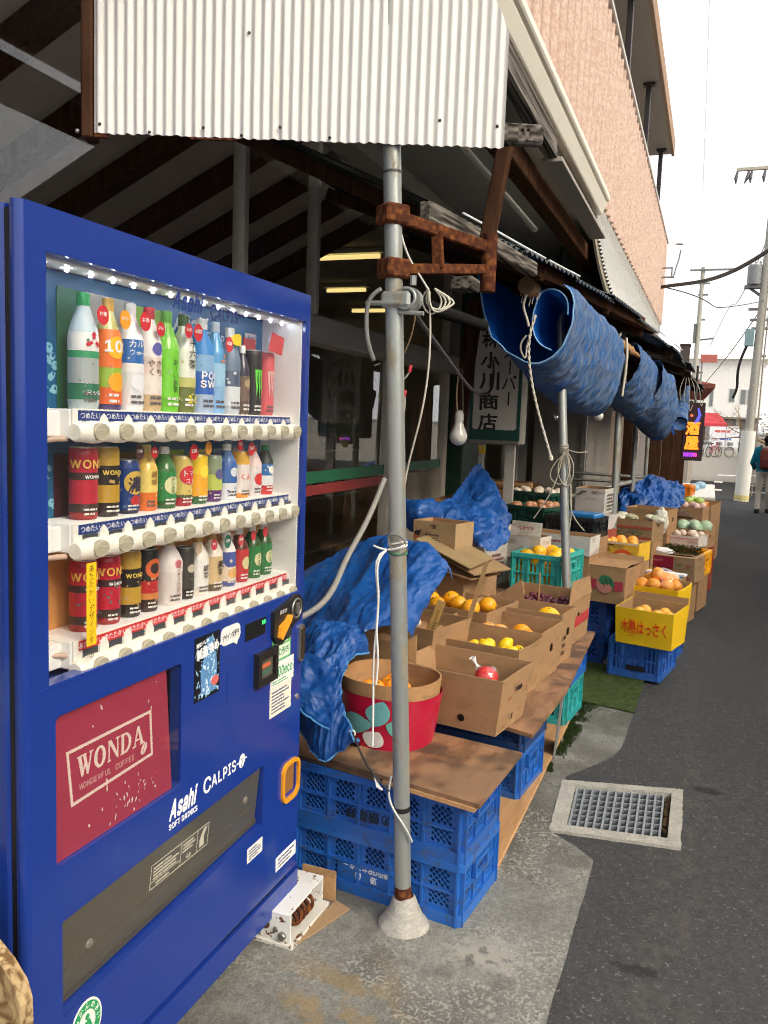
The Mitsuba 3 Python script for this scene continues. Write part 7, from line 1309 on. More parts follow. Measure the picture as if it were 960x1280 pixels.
obj('rust_strip', FP(-0.772, -0.735, 0.001, 0.010, -0.010, 0.001, 0.001), 'rusty', parent=pn); obj('rust_strip', FP(-0.52, -0.40, 0.001, 0.010, -0.006, 0.000, 0.001), 'rusty', parent=pn)
obj('hook', mv(trimesh.creation.icosphere(1, 0.006), trimesh.transformations.translation_matrix(PO - rt * 0.815 + (0, 0, 0.004))), 'metal', (0.5, 0.5, 0.5), parent=pn)
timber('wooden_board', mv(rough_beam(0.20, 0.410, 0.03, 0.082, -0.085, -0.05), frame(PO, rt, (0, 0, 1))), 'weathered_wood', 'grey board with two nail holes whose end sticks out beside the panel')
obj('nail_holes', cat_(*[mv(lathe([(0.0005, 0.001), (0.004, 0.0005), (0.004, -0.002)], 8), frame(PO + rt * u + np.array([sa, -ca, 0]) * (-0.0485) + np.array([0, 0, 0.064]), rt, (0, 0, 1))) for u in (0.355, 0.370)]), 'matte', (0.015, 0.012, 0.01), label='two dark nail holes in the projecting grey board', cat='nail holes')

# awning over the stall: dark corrugated sheets sloping down to the lane
EDGE = np.array([(-0.965, 2.97, 2.26), (-0.895, 3.40, 2.26), (-0.83, 3.84, 2.26), (-0.755, 4.30, 2.26), (-0.715, 4.52, 2.26), (-0.649, 4.95, 2.26), (-0.587, 5.44, 2.25), (-0.517, 6.08, 2.24), (-0.432, 6.92, 2.22), (-0.306, 7.62, 2.16), (-0.24, 9.5, 2.10), (-0.155, 12.95, 2.06)])
def edge(y): return np.array([np.interp(y, EDGE[:, 1], EDGE[:, k]) for k in range(3)])
aw = thing('awning', 'long dark corrugated awning roof along the stall', 'awning')
ya = 2.97; j = 0
while ya < 13.6:
    yb_ = min(13.8, ya + 0.62 + 0.25 * rnd.random()); jag = rnd.uniform(-0.04, 0.05); lift = 0.012 * (j % 2)
    ys_ = np.arange(ya, yb_ + 0.06, 0.0105); R_ = []
    for s in np.linspace(0, 1, 6):
        r = []
        for y in ys_:
            e = edge(y); inner = np.array([-2.02, y, 2.74])
            e = e + np.array([jag * 0.6, 0, 0]); p = e + (inner - e) * s
            p[2] += lift + 0.010 * math.sin(2 * math.pi * y / 0.063) + (0.02 * jag / 0.05 if s < 0.3 else 0)
            r.append(p)
        R_.append(r)
    R_ = np.array(R_)
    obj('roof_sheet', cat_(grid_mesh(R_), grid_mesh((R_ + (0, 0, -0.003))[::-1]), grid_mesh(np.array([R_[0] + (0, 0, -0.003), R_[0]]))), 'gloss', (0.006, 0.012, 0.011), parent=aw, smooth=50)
    ya = yb_; j += 1
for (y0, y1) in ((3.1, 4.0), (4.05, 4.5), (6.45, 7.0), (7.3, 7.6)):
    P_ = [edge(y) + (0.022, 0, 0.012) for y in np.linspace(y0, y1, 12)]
    obj('edge_glint', tube(P_, 0.0045, 6), 'satin', (0.68, 0.70, 0.70), parent=aw)  # pale strips painting the glint of the sky along the awning edge
for y in (3.1, 4.2, 5.4, 6.5, 7.6, 9.0, 10.5, 12.0):
    e = edge(y) + (-0.05, 0, -0.035); obj('rafter', sq(e, (-2.0, y, 2.685), 0.022, 0.028), 'brown_wood', parent=aw)
timber('wooden_beam', rough_beam(-0.045, 0.0, 0, 1.12, -0.05, 0.015).apply_transform(rotz(-0.126, (-0.925, 2.74, 2.215))), 'weathered_wood', 'grey weathered beam under the awning edge, its sawn end past the bracket')
timber('wooden_beam', mv(rough_beam(-0.03, 0.03, 0, 2.2, -0.04, 0.03), rotz(-0.150, (-0.86, 4.15, 2.255))), 'brown_wood', 'dark brown beam that carries the awning behind the grey one')
timber('wooden_block', bx(-1.02, -0.93, 3.3, 3.42, 2.03, 2.08, 0.004), 'weathered_wood', 'short grey block end under the awning beam behind the bracket')
# further posts
def post(label, foot, top, r, mat='galvanised', col=None):
    t = thing('scaffold_pole', label, 'pole'); P_ = np.linspace(foot, top, 12)
    obj('pipe', tube(P_, r, 16), mat, col, parent=t, smooth=40); return t
p2 = post('second pipe post from the camera with twine tied round it', (-0.63, 4.60, 0.0), (-0.865, 4.86, 2.32), 0.0243)
p3 = post('third pipe post, slim and upright behind the mandarins', (-0.665, 6.80, 0), (-0.715, 6.95, 2.26), 0.026)
p4 = post('fourth pipe post in front of the bright blue tarp', (-0.70, 8.7, 0), (-0.72, 8.8, 2.3), 0.026)
p5 = post('slim fifth pipe post between the brown posts', (-0.66, 9.9, 0), (-0.68, 9.9, 2.3), 0.022)
for i, (x, y, w_) in enumerate([(-0.83, 9.3, 0.10), (-0.60, 10.2, 0.13), (-0.50, 10.9, 0.13), (-0.385, 11.4, 0.15)]):
    obj('timber_post', bx(x - w_ / 2, x + w_ / 2, y - 0.05, y + 0.05, -0.05, 2.35, 0.005), 'brown_wood', label=['leftmost dark brown timber post in the stall depth', 'second dark brown timber post from the left', 'third dark brown timber post from the left', 'widest dark brown timber post beside the lit sign'][i], cat='post')
obj('rail', tube([(-1.36, 9.0, 1.02), (-0.55, 9.2, 1.0)], 0.016, 8), 'galvanised', label='thin upper metal rail across the dark opening', cat='rail', smooth=True)
obj('rail', tube([(-1.36, 9.0, 0.95), (-0.55, 9.2, 0.94)], 0.014, 8), 'galvanised', label='thin lower metal rail across the dark opening', cat='rail', smooth=True)
obj('rail', tube([(-1.30, 7.6, 0.83), (-0.72, 8.6, 0.98)], 0.022, 8), 'galvanised', label='slanted pipe rail behind the third post', cat='rail', smooth=True)

# rolled-up tarpaulin curtains under the awning edge
def roll(drop, y0, y1, prof, sag, sc1, seed, nv=110):
    """prof: (x, z) offsets of the section from the roll's axis; the axis follows the awning edge."""
    pr_ = spline(np.c_[prof, np.zeros(len(prof))], 96)[:, :2]; ys_ = np.linspace(y0, y1, nv)
    ax0 = edge(y0)
    G_ = np.zeros((96, nv, 3))
    for j_, y in enumerate(ys_):
        s = (y - y0) / (y1 - y0); e = edge(y); k = 1 + (sc1 - 1) * s
        lean = 0.16 * (pr_[:, 1] < -0.1) * 0
        G_[:, j_, 0] = e[0] - 0.14 - 0.05 * s + pr_[:, 0] * k; G_[:, j_, 2] = e[2] - drop - 0.10 * s + pr_[:, 1] * k - sag * min(1, s / 0.45) ** 0.7 * np.clip(-pr_[:, 1] / 0.3, 0, 1)
        G_[:, j_, 1] = y
    return crumple(crumple(G_, 0.022, 4.5, seed, (0.8, 1.3, 0.8)), 0.010, 12, seed + 1, (0.5, 1.5, 0.5))
prof1 = np.array([(-0.345, 0.18), (-0.325, 0.06), (-0.285, -0.10), (-0.215, -0.215), (-0.115, -0.285), (0.0, -0.310), (0.095, -0.265), (0.160, -0.165), (0.185, -0.03), (0.165, 0.065), (0.115, 0.105)])
prof1 = prof1 * (1.0, 1.0)
G1 = roll(0.13, 4.40, 5.75, prof1, 0.15, 0.98, 3)
tr1 = thing('tarpaulin_roll', 'large faded blue tarpaulin rolled up under the awning, nearest of three', 'tarpaulin')
obj('outer_wrap', grid_mesh(G1[34:]), 'faded_tarpaulin', parent=tr1, smooth=True)
obj('inner_face', grid_mesh(G1[:36]), 'bright_tarpaulin', parent=tr1, smooth=True)
obj('hem', tube(G1[::3, 0], 0.0045, 6), 'satin', (0.20, 0.42, 0.70), parent=tr1)
e0 = edge(4.40)
curl = np.array([(0.160, -0.06), (0.150, 0.02), (0.10, 0.070), (0.02, 0.07), (-0.02, 0.0), (-0.035, -0.09), (-0.02, -0.17), (0.02, -0.225), (0.08, -0.255)])
cu = spline(np.c_[curl, np.zeros(len(curl))], 50)[:, :2]
GC = np.array([[(edge(y)[0] - 0.145 - 0.06 * (y - 4.4) / 1.35 + 0.92 * a, y, edge(y)[2] - 0.135 - 0.12 * (y - 4.4) / 1.35 + 0.92 * b) for y in np.linspace(4.415, 5.30, 40)] for a, b in cu])
obj('inner_curl', grid_mesh(crumple(GC, 0.008, 9, 4)), 'bright_tarpaulin', parent=tr1, smooth=True)
obj('hem', tube(GC[:, 0], 0.0045, 6), 'satin', (0.20, 0.42, 0.70), parent=tr1)
wp = thing('wooden_pole', 'round wooden pole with a sawn end inside the nearest tarpaulin roll', 'pole')
w0, w1 = np.array((-0.935, 4.33, 2.205)), np.array((-0.74, 5.75, 2.10))
obj('shaft', tube(np.linspace(w0, w1, 8), 0.046, 18, False), 'raw_plywood', parent=wp, smooth=True)
obj('sawn_end', mv(lathe([(0.0005, 0.001), (0.03, 0.0012), (0.0458, 0.0)], 18), frame(w0, np.cross((0, 0, 1), (w0 - w1)), (0, 0, 1))), 'matte', (0.26, 0.19, 0.12), parent=wp)
obj('tape', tube([mid(w0, w1, 0.06), mid(w0, w1, 0.12)], 0.0485, 18, False), 'satin', (0.02, 0.06, 0.20), parent=wp, smooth=True)
for a in range(26):
    q0 = mid(w0, w1, 0.05) + 0.047 * np.array([math.cos(a), 0, math.sin(a)]); 
    if a < 14: obj('frayed_cord', tube([q0, q0 + (0.006 * rnd.uniform(-1, 1), -0.02, -0.03 - 0.02 * rnd.random())], 0.0025, 4), 'matte', (0.6, 0.56, 0.48), parent=wp)
prof2 = np.array([(-0.28, 0.05), (-0.25, -0.10), (-0.17, -0.22), (-0.05, -0.27), (0.07, -0.23), (0.14, -0.12), (0.155, 0.0), (0.12, 0.08), (0.06, 0.08)])
G2 = roll(0.21, 6.15, 7.75, prof2, 0.10, 1.0, 9)
tr2 = thing('tarpaulin_roll', 'middle tarpaulin roll, grey-blue and sagging, under the awning', 'tarpaulin')
obj('wrap', grid_mesh(G2), 'faded_tarpaulin', parent=tr2, smooth=True)
G2b = roll(0.26, 7.0, 8.7, prof2 * 1.08, 0.14, 0.8, 12)
obj('loose_fold', grid_mesh(G2b), 'faded_tarpaulin', parent=tr2, smooth=True)
obj('wooden_pole', tube([(-0.69, 6.02, 2.10), (-0.56, 7.0, 2.05)], 0.045, 14), 'raw_plywood', smooth=40, label='wooden pole end wrapped in rope at the middle tarpaulin roll', cat='pole')
tr3 = thing('tarpaulin_roll', 'small farthest tarpaulin bundle tied with white cords under the awning', 'tarpaulin')
cb = np.array([[(-0.262 + (0.028 + 0.055 * s) * math.cos(a) - 0.05 * s, 9.0 - 0.25 * s, 1.93 - 0.36 * s + (0.028 + 0.055 * s) * math.sin(a) * 0.8) for a in np.linspace(0, 2 * math.pi, 36)] for s in np.linspace(0, 1, 30)])
obj('bundle', grid_mesh(crumple(cb, 0.010, 16, 5)), 'faded_tarpaulin', parent=tr3, smooth=True)
obj('flap', grid_mesh(crumple(np.array([[(-0.44 + 0.02 * u + 0.10 * s, 8.6, 1.72 - 0.26 * s + 0.05 * u) for u in np.linspace(-1, 1, 10) * (1 - 0.7 * s)] for s in np.linspace(0, 1, 20)]), 0.005, 14, 2)), 'tarpaulin', parent=tr3, smooth=True)
# tarpaulins lying over goods
TARPS = {'UPPER': [[(-1.80,3.55,0.62),(-1.70,3.62,0.70),(-1.55,3.66,0.78),(-1.36,3.66,0.84),(-1.17,3.6,0.86),(-1.00,3.5,0.80)],
 [(-1.666,3.300,0.744),(-1.582,3.350,0.827),(-1.452,3.400,0.912),(-1.302,3.400,0.975),(-1.137,3.350,0.981),(-0.991,3.300,0.914)],
 [(-1.511,3.000,0.697),(-1.420,3.050,0.781),(-1.303,3.100,0.861),(-1.166,3.100,0.926),(-1.032,3.100,0.946),(-0.929,3.120,0.915)],
 [(-1.382,2.750,0.658),(-1.290,2.800,0.735),(-1.163,2.800,0.816),(-1.068,2.850,0.857),(-0.983,2.900,0.878),(-0.946,2.950,0.861)],
 [(-1.305,2.600,0.618),(-1.195,2.600,0.699),(-1.090,2.620,0.748),(-1.012,2.660,0.777),(-0.958,2.700,0.772),(-0.944,2.750,0.732)]],
 'LOWER': [[(-1.34,2.72,0.70),(-1.25,2.70,0.75),(-1.17,2.68,0.76),(-1.10,2.65,0.75),(-1.06,2.62,0.70)],
 [(-1.317,2.620,0.712),(-1.237,2.600,0.759),(-1.167,2.580,0.770),(-1.084,2.550,0.759),(-1.058,2.530,0.715)],
 [(-1.265,2.520,0.659),(-1.177,2.480,0.714),(-1.115,2.455,0.718),(-1.064,2.430,0.691),(-1.045,2.410,0.678)],
 [(-1.227,2.450,0.595),(-1.145,2.400,0.638),(-1.081,2.375,0.638),(-1.033,2.360,0.611),(-1.005,2.345,0.587)],
 [(-1.210,2.420,0.530),(-1.134,2.355,0.551),(-1.073,2.325,0.537),(-1.017,2.305,0.532),(-0.955,2.300,0.546)],
 [(-1.208,2.420,0.470),(-1.138,2.350,0.481),(-1.077,2.315,0.455),(-1.022,2.300,0.462),(-0.960,2.295,0.530)]],
 'MID': [[(-1.502,4.200,1.050),(-1.377,4.300,1.050),(-1.416,4.800,1.064),(-1.435,5.200,1.188),(-1.410,5.400,1.207),(-1.309,5.400,1.134)],
 [(-1.441,4.100,0.987),(-1.322,4.200,1.029),(-1.320,4.600,1.012),(-1.310,4.900,1.055),(-1.263,5.100,1.093),(-1.192,5.100,0.983)],
 [(-1.40,4.13,0.93),(-1.30,4.2,0.97),(-1.174,4.300,0.988),(-1.151,4.500,0.970),(-1.128,4.700,0.962),(-1.040,4.700,0.895)],
 [(-1.36,4.15,0.90),(-1.25,4.2,0.93),(-1.113,4.200,0.905),(-1.051,4.200,0.840),(-1.017,4.300,0.842),(-1.021,4.500,0.853)]],
 'FAR': [[(-0.882,8.800,0.816),(-0.724,8.900,0.917),(-0.553,9.200,0.994),(-0.401,9.400,0.959),(-0.279,9.500,0.875)],
 [(-0.837,8.600,0.689),(-0.652,8.600,0.782),(-0.517,8.800,0.840),(-0.350,9.000,0.821),(-0.251,9.200,0.746)],
 [(-0.782,8.500,0.591),(-0.592,8.400,0.693),(-0.452,8.500,0.710),(-0.344,8.700,0.716),(-0.261,8.900,0.705)],
 [(-0.694,8.400,0.546),(-0.545,8.300,0.645),(-0.422,8.300,0.654),(-0.355,8.500,0.679),(-0.298,8.700,0.688)]]}
ta = thing('tarpaulin', 'big blue tarpaulin draped over goods between the machine and the pipe', 'tarpaulin')
obj('upper_fold', grid_mesh(crumple(crumple(resample(TARPS['UPPER'], 150, 150), 0.040, 3.6, 5, (1.7, 0.45, 0.7)), 0.006, 15, 6, (1.5, 0.5, 1))), 'tarpaulin', parent=ta, smooth=True)
LG = crumple(crumple(resample(TARPS['LOWER'], 140, 140), 0.034, 6, 8, (1.9, 1, 0.40)), 0.006, 18, 6, (1.8, 1, 0.35))
obj('hanging_corner', grid_mesh(LG), 'tarpaulin', parent=ta, smooth=True)
obj('hem', tube(LG[-1, ::4], 0.0035, 6), 'satin', (0.07, 0.26, 0.56), parent=ta); obj('hem', tube(LG[::4, -1], 0.0035, 6), 'satin', (0.07, 0.26, 0.56), parent=ta)
# the fold that hangs forward with its pale hem
fd = crumple(resample([[(-1.245,2.42,0.70),(-1.17,2.40,0.735),(-1.10,2.38,0.73),(-1.05,2.36,0.71)],[(-1.24,2.36,0.675),(-1.16,2.31,0.67),(-1.085,2.29,0.645),(-1.012,2.28,0.612)],[(-1.235,2.34,0.655),(-1.155,2.285,0.625),(-1.08,2.262,0.585),(-1.000,2.25,0.565)]], 60, 60), 0.024, 9, 15)
obj('front_fold', grid_mesh(fd), 'tarpaulin', parent=ta, smooth=True); obj('hem', tube(fd[-1, ::3], 0.003, 6), 'satin', (0.09, 0.30, 0.60), parent=ta)
obj('grommet', mv(trimesh.creation.torus(0.009, 0.003, 16, 8), FY(-0.955, 2.285, 0.548)), 'satin', (0.75, 0.75, 0.72), parent=ta, smooth=True)
obj('tie_cord', tube(spline([(-0.955, 2.285, 0.548), (-0.90, 2.24, 0.50), (-0.845, 2.215, 0.455), (-0.80, 2.21, 0.425)], 14), 0.0035, 6), 'satin', (0.02, 0.02, 0.02), smooth=True, label='black elastic cord tying the tarp corner to the pipe', cat='cord')
obj('cord_tip', tube([(-0.855, 2.219, 0.463), (-0.838, 2.212, 0.432), (-0.822, 2.208, 0.425)], [0.002, 0.006, 0.003], 6), 'satin', (0.72, 0.70, 0.68), label='white frayed end of the black cord by the pipe', cat='cord')
for nm, lab, amp, f in (('MID', 'dark blue tarpaulin bunched over the white box under the sign', 0.060, 3.6), ('FAR', 'bright blue crumpled tarpaulin heap beyond the fourth post', 0.10, 3.4)):
    g_ = resample(TARPS[nm], 110, 110)
    t = thing('tarpaulin', lab, 'tarpaulin'); obj('sheet', grid_mesh(crumple(crumple(g_, amp, f, 31, (1.4, 0.7, 0.8)), 0.010, 14, 7, (1.5, 0.6, 0.8))), 'tarpaulin', (None), parent=t, smooth=True)
obj('support_box', bx(-0.75, -0.32, 8.75, 9.2, -0.06, 0.68), 'cardboard', KRAFT2, label='brown carton hidden beneath the bright blue tarp heap', cat='cardboard box')
obj('support_box', bx(-1.60, -1.28, 4.9, 5.45, 0.5425, 1.02), 'cardboard', KRAFT2, label='brown carton beneath the dark blue tarp under the sign', cat='cardboard box')
obj('support_box', bx(-1.75, -1.06, 2.95, 3.52, 0.01, 0.66), 'cardboard', KRAFT2, label='brown carton beneath the big blue tarpaulin', cat='cardboard box')

# shop sign standing out from the wall
sg = thing('shop_sign', 'tall cream box sign with black Japanese characters and a dark green frame', 'sign')
SX0, SX1, SY, SZ0, SZ1 = -1.668, -1.285, 6.0, 1.352, 2.30
obj('case', bx(SX0, SX1, SY, SY + 0.20, SZ0, SZ1, 0.01), 'satin', (0.26, 0.25, 0.22), parent=sg)
obj('green_frame', mv(ext(sbox(SX0 + 0.004, SZ0 + 0.03, SX1 - 0.004, SZ1 - 0.01).difference(rrect(SX0 + 0.028, SZ0 + 0.105, SX1 - 0.028, SZ1 - 0.05, 0.02)), 0.006), FY(0, SY, 0)), 'satin', (0.008, 0.075, 0.055), parent=sg)
obj('face', mv(ext(rrect(SX0 + 0.0285, SZ0 + 0.1055, SX1 - 0.0285, SZ1 - 0.0505, 0.02), 0.003), FY(0, SY, 0)), 'satin', (0.70, 0.67, 0.60), parent=sg)
for k, ch in enumerate('株小川商店'):
    g = fit(text2d(ch, 1, fat=3), 0.145, 0.125); obj('character', mv(ext(g, 0.0015), FY(SX0 + 0.070 , SY - 0.003, 2.040 - 0.148 * k)), 'satin', (0.02, 0.018, 0.018) , parent=sg)
for k, ch in enumerate('スーパー'):
    g = text2d(ch, 0.085, vertical=True, fat=2); obj('character', mv(ext(g, 0.0015), FY(SX0 + 0.285, SY - 0.003, 2.07 - 0.112 * k)), 'satin', (0.025, 0.022, 0.022), parent=sg)
obj('post', cat_(bx(-1.60, -1.565, 6.06, 6.10, 0.008, SZ0), bx(-1.40, -1.33, 6.06, 6.10, 0.008, SZ0)), 'satin', (0.42, 0.40, 0.36), parent=sg)
obj('wooden_plank', mv(bx(-0.05, 0.05, 0, 0.02, 0, 0.85, 0.004), trimesh.transformations.translation_matrix((-1.52, 5.2, 1.42)) @ trimesh.transformations.rotation_matrix(0.10, (0, 1, 0))), 'brown_wood', label='reddish brown plank hanging left of the shop sign', cat='plank')
stl = thing('stool', 'white stool in the doorway under the shop sign', 'stool')
obj('seat', bx(-1.80, -1.45, 7.0, 7.3, 0.98, 1.01, 0.008), 'satin', (0.5, 0.5, 0.48), parent=stl)
for x_ in (-1.79, -1.49):
    for y_ in (7.02, 7.25): obj('leg', bx(x_, x_ + 0.025, y_, y_ + 0.025, 0.008, 0.98), 'satin', (0.4, 0.4, 0.38), parent=stl)
obj('yellow_tag', bx(-1.57, -1.52, 5.95, 5.955, 1.28, 1.34), 'satin', (0.6, 0.4, 0.02), label='small yellow tag below the left corner of the shop sign', cat='tag')

# bare bulbs
def bulb(x, y, z, label, s=1.0, dusty=True, top=2.25):
    t = thing('light_bulb', label, 'light bulb'); Mb = trimesh.transformations.translation_matrix((x, y, z)) @ np.diag([s, s, s, 1])
    gp = [(0.0005, -0.032)] + [(0.030 * math.sin(a), -0.002 - 0.030 * math.cos(a)) for a in np.linspace(0.2, 2.05, 12)] + [(0.0175, 0.036), (0.0135, 0.048)]
    obj('glass', mv(lathe(gp, 24), Mb), 'gloss' if dusty else 'pane', (0.62, 0.60, 0.56) if dusty else None, parent=t, smooth=True)
    if not dusty: obj('filament', mv(tube([(-0.008, 0, 0.035), (-0.008, 0, 0.0), (0.0, 0.0, 0.008), (0.008, 0, 0.0), (0.008, 0, 0.035)], 0.0012, 4), Mb), 'metal', (0.5, 0.45, 0.4), parent=t)
    obj('socket', mv(lathe([(0.0140, 0.046), (0.0155, 0.05), (0.0155, 0.074), (0.012, 0.084), (0.005, 0.088), (0.0005, 0.088)], 18), Mb), 'satin', (0.62, 0.60, 0.56) if dusty else (0.20, 0.10, 0.07), parent=t, smooth=40)
    obj('cord', tube(spline([(x, y, z + 0.086 * s), (x + 0.008, y, z + 0.3 * (top - z)), (x + 0.004, y, top)], 12), 0.003 * s, 6), 'satin', (0.10, 0.07, 0.055), parent=t, smooth=True)
    return t
b1 = bulb(-1.335, 4.60, 1.424, 'big frosted bulb nearest the camera, left of the shop sign', 1.65, True, 1.80)
obj('cord', tube([(-1.345, 4.6, 1.53), (-1.36, 4.61, 1.66), (-1.35, 4.6, 1.80)], 0.004, 6), 'satin', (0.50, 0.36, 0.22), parent=b1, smooth=True)
bulb(-0.822, 4.9, 1.570, 'clear bulb just left of the second post', 1.25, False)
bulb(-0.770, 6.2, 1.585, 'frosted bulb between the second and third posts', 1.2, True)
bulb(-0.715, 7.15, 1.62, 'dusty bulb hanging in front of the third post top', 1.0, True)
bulb(-0.665, 8.5, 1.60, 'clear bulb farthest along, by the fourth post', 1.15, False)

# ropes and wires
def rope(label, pts, r, col, n=30, cat='rope', mat='matte', smooth=True): return obj('rope' if cat == 'rope' else 'cable', tube(spline(pts, n), r, 7), mat, col, label=label, cat=cat, smooth=smooth)
CR = (0.60, 0.56, 0.48)
rp = np.array(spline([(-0.885, 4.36, 2.06), (-0.905, 4.34, 1.96), (-0.90, 4.35, 1.80), (-0.86, 4.36, 1.62), (-0.815, 4.38, 1.47), (-0.775, 4.4, 1.345)], 60))
hang = thing('rope', 'thick cream rope hanging from the mouth of the nearest tarpaulin roll', 'rope')
for k in range(2): obj('strand', tube([p + 0.0036 * np.array([math.cos(s * 1.1 + k * math.pi), math.sin(s * 1.1 + k * math.pi), 0]) for s, p in enumerate(rp)], 0.0048, 6), 'matte', CR, parent=hang, smooth=True)
obj('frayed_end', tube([(-0.777, 4.4, 1.352), (-0.774, 4.4, 1.338), (-0.770, 4.4, 1.322)], [0.006, 0.013, 0.010], 8), 'matte', CR, parent=hang)
rope('short cream rope end inside the nearest tarpaulin roll', [(-0.93, 4.34, 2.17), (-0.945, 4.335, 2.10), (-0.925, 4.335, 2.04), (-0.915, 4.34, 2.0)], 0.007, CR)
rope('double cream cord tied at the bottom of the tarpaulin roll mouth', [(-0.93, 4.375, 1.96), (-0.955, 4.37, 1.92), (-0.945, 4.37, 1.86), (-0.935, 4.375, 1.845), (-0.925, 4.37, 1.9), (-0.905, 4.37, 1.965)], 0.005, CR)
rope('cream rope hanging from the middle tarpaulin roll', [(-0.60, 6.1, 2.12), (-0.585, 6.05, 2.0), (-0.59, 6.05, 1.86), (-0.60, 6.05, 1.72)], 0.009, CR)
rope('short knotted rope at the middle tarpaulin roll', [(-0.635, 6.05, 2.15), (-0.66, 6.04, 2.07), (-0.665, 6.04, 2.0), (-0.64, 6.04, 1.98)], 0.008, CR)
for i in range(5): rope(['first', 'second', 'third', 'fourth', 'fifth'][i] + ' white cord from the left tying the farthest tarpaulin bundle', [(-0.30 + 0.02 * i, 8.9, 2.02), (-0.33 + 0.045 * i, 8.88, 1.90), (-0.32 + 0.05 * i, 8.88, 1.80 - 0.05 * (i % 3)), (-0.30 + 0.05 * i, 8.9, 1.70 + 0.03 * i)], 0.004, (0.40, 0.38, 0.33))
tw = thing('twine', 'pale twine knotted round the second pipe post with loose ends', 'twine')
q2 = lambda z: np.array([-0.63, 4.60, 0]) + (np.array([-0.865, 4.86, 2.32]) - np.array([-0.63, 4.60, 0])) * z / 2.32
for k in range(4): obj('loop', tube([q2(1.36 + 0.012 * k + 0.004 * math.sin(a)) + 0.028 * np.array([math.cos(a), math.sin(a), 0]) for a in np.linspace(0, 6.3, 24)], 0.003, 5), 'matte', (0.40, 0.36, 0.28), parent=tw)
for pts in ([(0.02, -0.03, 1.36), (-0.05, -0.04, 1.28), (-0.06, -0.04, 1.21), (0.0, -0.04, 1.18), (0.04, -0.03, 1.25), (0.02, -0.03, 1.36)], [(0.0, -0.03, 1.36), (-0.03, -0.04, 1.20), (-0.08, -0.05, 1.08), (-0.14, -0.05, 0.98)], [(0.02, -0.03, 1.36), (0.05, -0.03, 1.15), (0.07, -0.03, 1.02), (0.14, -0.03, 0.93)], [(0.02, -0.03, 1.35), (0.06, -0.03, 1.1), (0.055, -0.03, 0.9), (0.02, -0.03, 0.72)], [(0.01, -0.03, 1.36), (-0.02, -0.04, 1.24), (0.03, -0.04, 1.17), (0.06, -0.03, 1.28), (0.02, -0.03, 1.36)], [(0.0, -0.03, 1.38), (0.08, -0.03, 1.36), (0.13, -0.02, 1.365)]):
    b_ = q2(1.3); obj('end', tube(spline([(b_[0] + a, b_[1] + b, c) for a, b, c in pts], 18), 0.0035, 5), 'matte', (0.46, 0.42, 0.33), parent=tw, smooth=True)
tie = thing('twine', 'white twine knotted round the nearest pipe and hanging down its front', 'twine')
z0_ = 1.135
for k in range(3): obj('loop', tube([on(z0_ + 0.010 * k + 0.008 * math.sin(a + k)) + 0.0262 * np.array([math.cos(a), math.sin(a), 0]) for a in np.linspace(0, 6.3, 28)], 0.0028, 6), 'matte', (0.66, 0.66, 0.64) if k else (0.10, 0.11, 0.10), parent=tie)
obj('green_loop', tube([on(z0_ - 0.006) + 0.0258 * np.array([math.cos(a), math.sin(a), 0]) for a in np.linspace(0, 6.3, 28)], 0.003, 6), 'satin', (0.03, 0.22, 0.11), parent=tie)
kz = on(z0_); 
for pts, r_ in (([(-0.022, -0.028, 0.005), (-0.034, -0.040, -0.004), (-0.040, -0.045, -0.10), (-0.042, -0.045, -0.27), (-0.040, -0.046, -0.44), (-0.036, -0.048, -0.56)], 0.0032), ([(-0.022, -0.028, 0.005), (-0.032, -0.042, -0.01), (-0.036, -0.046, -0.12), (-0.038, -0.045, -0.22), (-0.030, -0.048, -0.30), (-0.033, -0.048, -0.38)], 0.0032), ([(-0.022, -0.028, 0.005), (-0.040, -0.035, 0.008), (-0.060, -0.035, 0.014)], 0.003), ([(-0.02, -0.03, 0.005), (0.01, -0.035, 0.012), (0.03, -0.028, 0.022)], 0.003)):
    obj('end', tube(spline([kz + np.array(p) for p in pts], 24), r_, 6), 'matte', (0.70, 0.70, 0.68), parent=tie, smooth=True)
obj('loop', tube(spline([kz + np.array(p) for p in [(-0.01, -0.03, 0.01), (-0.015, -0.035, 0.045), (0.008, -0.035, 0.05), (0.03, -0.028, 0.03), (0.015, -0.03, 0.02), (-0.02, -0.03, 0.004)]], 24), 0.0032, 6), 'satin', (0.16, 0.17, 0.16), parent=tie, smooth=True)
obj('wire', tube(spline([on(0.47) + (-0.026, -0.012, 0), on(0.40) + (-0.03, -0.02, 0), on(0.33) + (0.02, -0.03, 0), on(0.28) + (0.035, -0.012, 0)], 20), 0.0035, 6), 'satin', (0.5, 0.52, 0.5), label='thin grey wire looped round the lower pipe', cat='wire', smooth=True)
rope('white wire running from the pipe top down past the bracket', [(-0.838, 2.17, 2.155), (-0.835, 2.18, 2.09), (-0.825, 2.20, 2.0), (-0.80, 2.22, 1.93), (-0.775, 2.25, 1.885), (-0.76, 2.26, 1.86)], 0.0032, (0.60, 0.59, 0.55), cat='wire')
for i in range(4): rope(['first', 'second', 'third', 'fourth'][i] + ' loop of the tangled pale wire under the bracket', [(-0.765, 2.27, 1.865), (-0.785 + 0.015 * i, 2.28, 1.84 - 0.012 * i), (-0.76 + 0.02 * i, 2.29, 1.80 + 0.008 * i), (-0.735 + 0.012 * i, 2.30, 1.83), (-0.75, 2.28, 1.868)], 0.0028, (0.58, 0.56, 0.48), cat='wire')
rope('long pale wire falling from the tangle to the lower pipe', [(-0.765, 2.28, 1.86), (-0.76, 2.29, 1.70), (-0.785, 2.30, 1.50), (-0.83, 2.33, 1.34), (-0.84, 2.33, 1.18)], 0.003, (0.55, 0.52, 0.44), cat='wire')
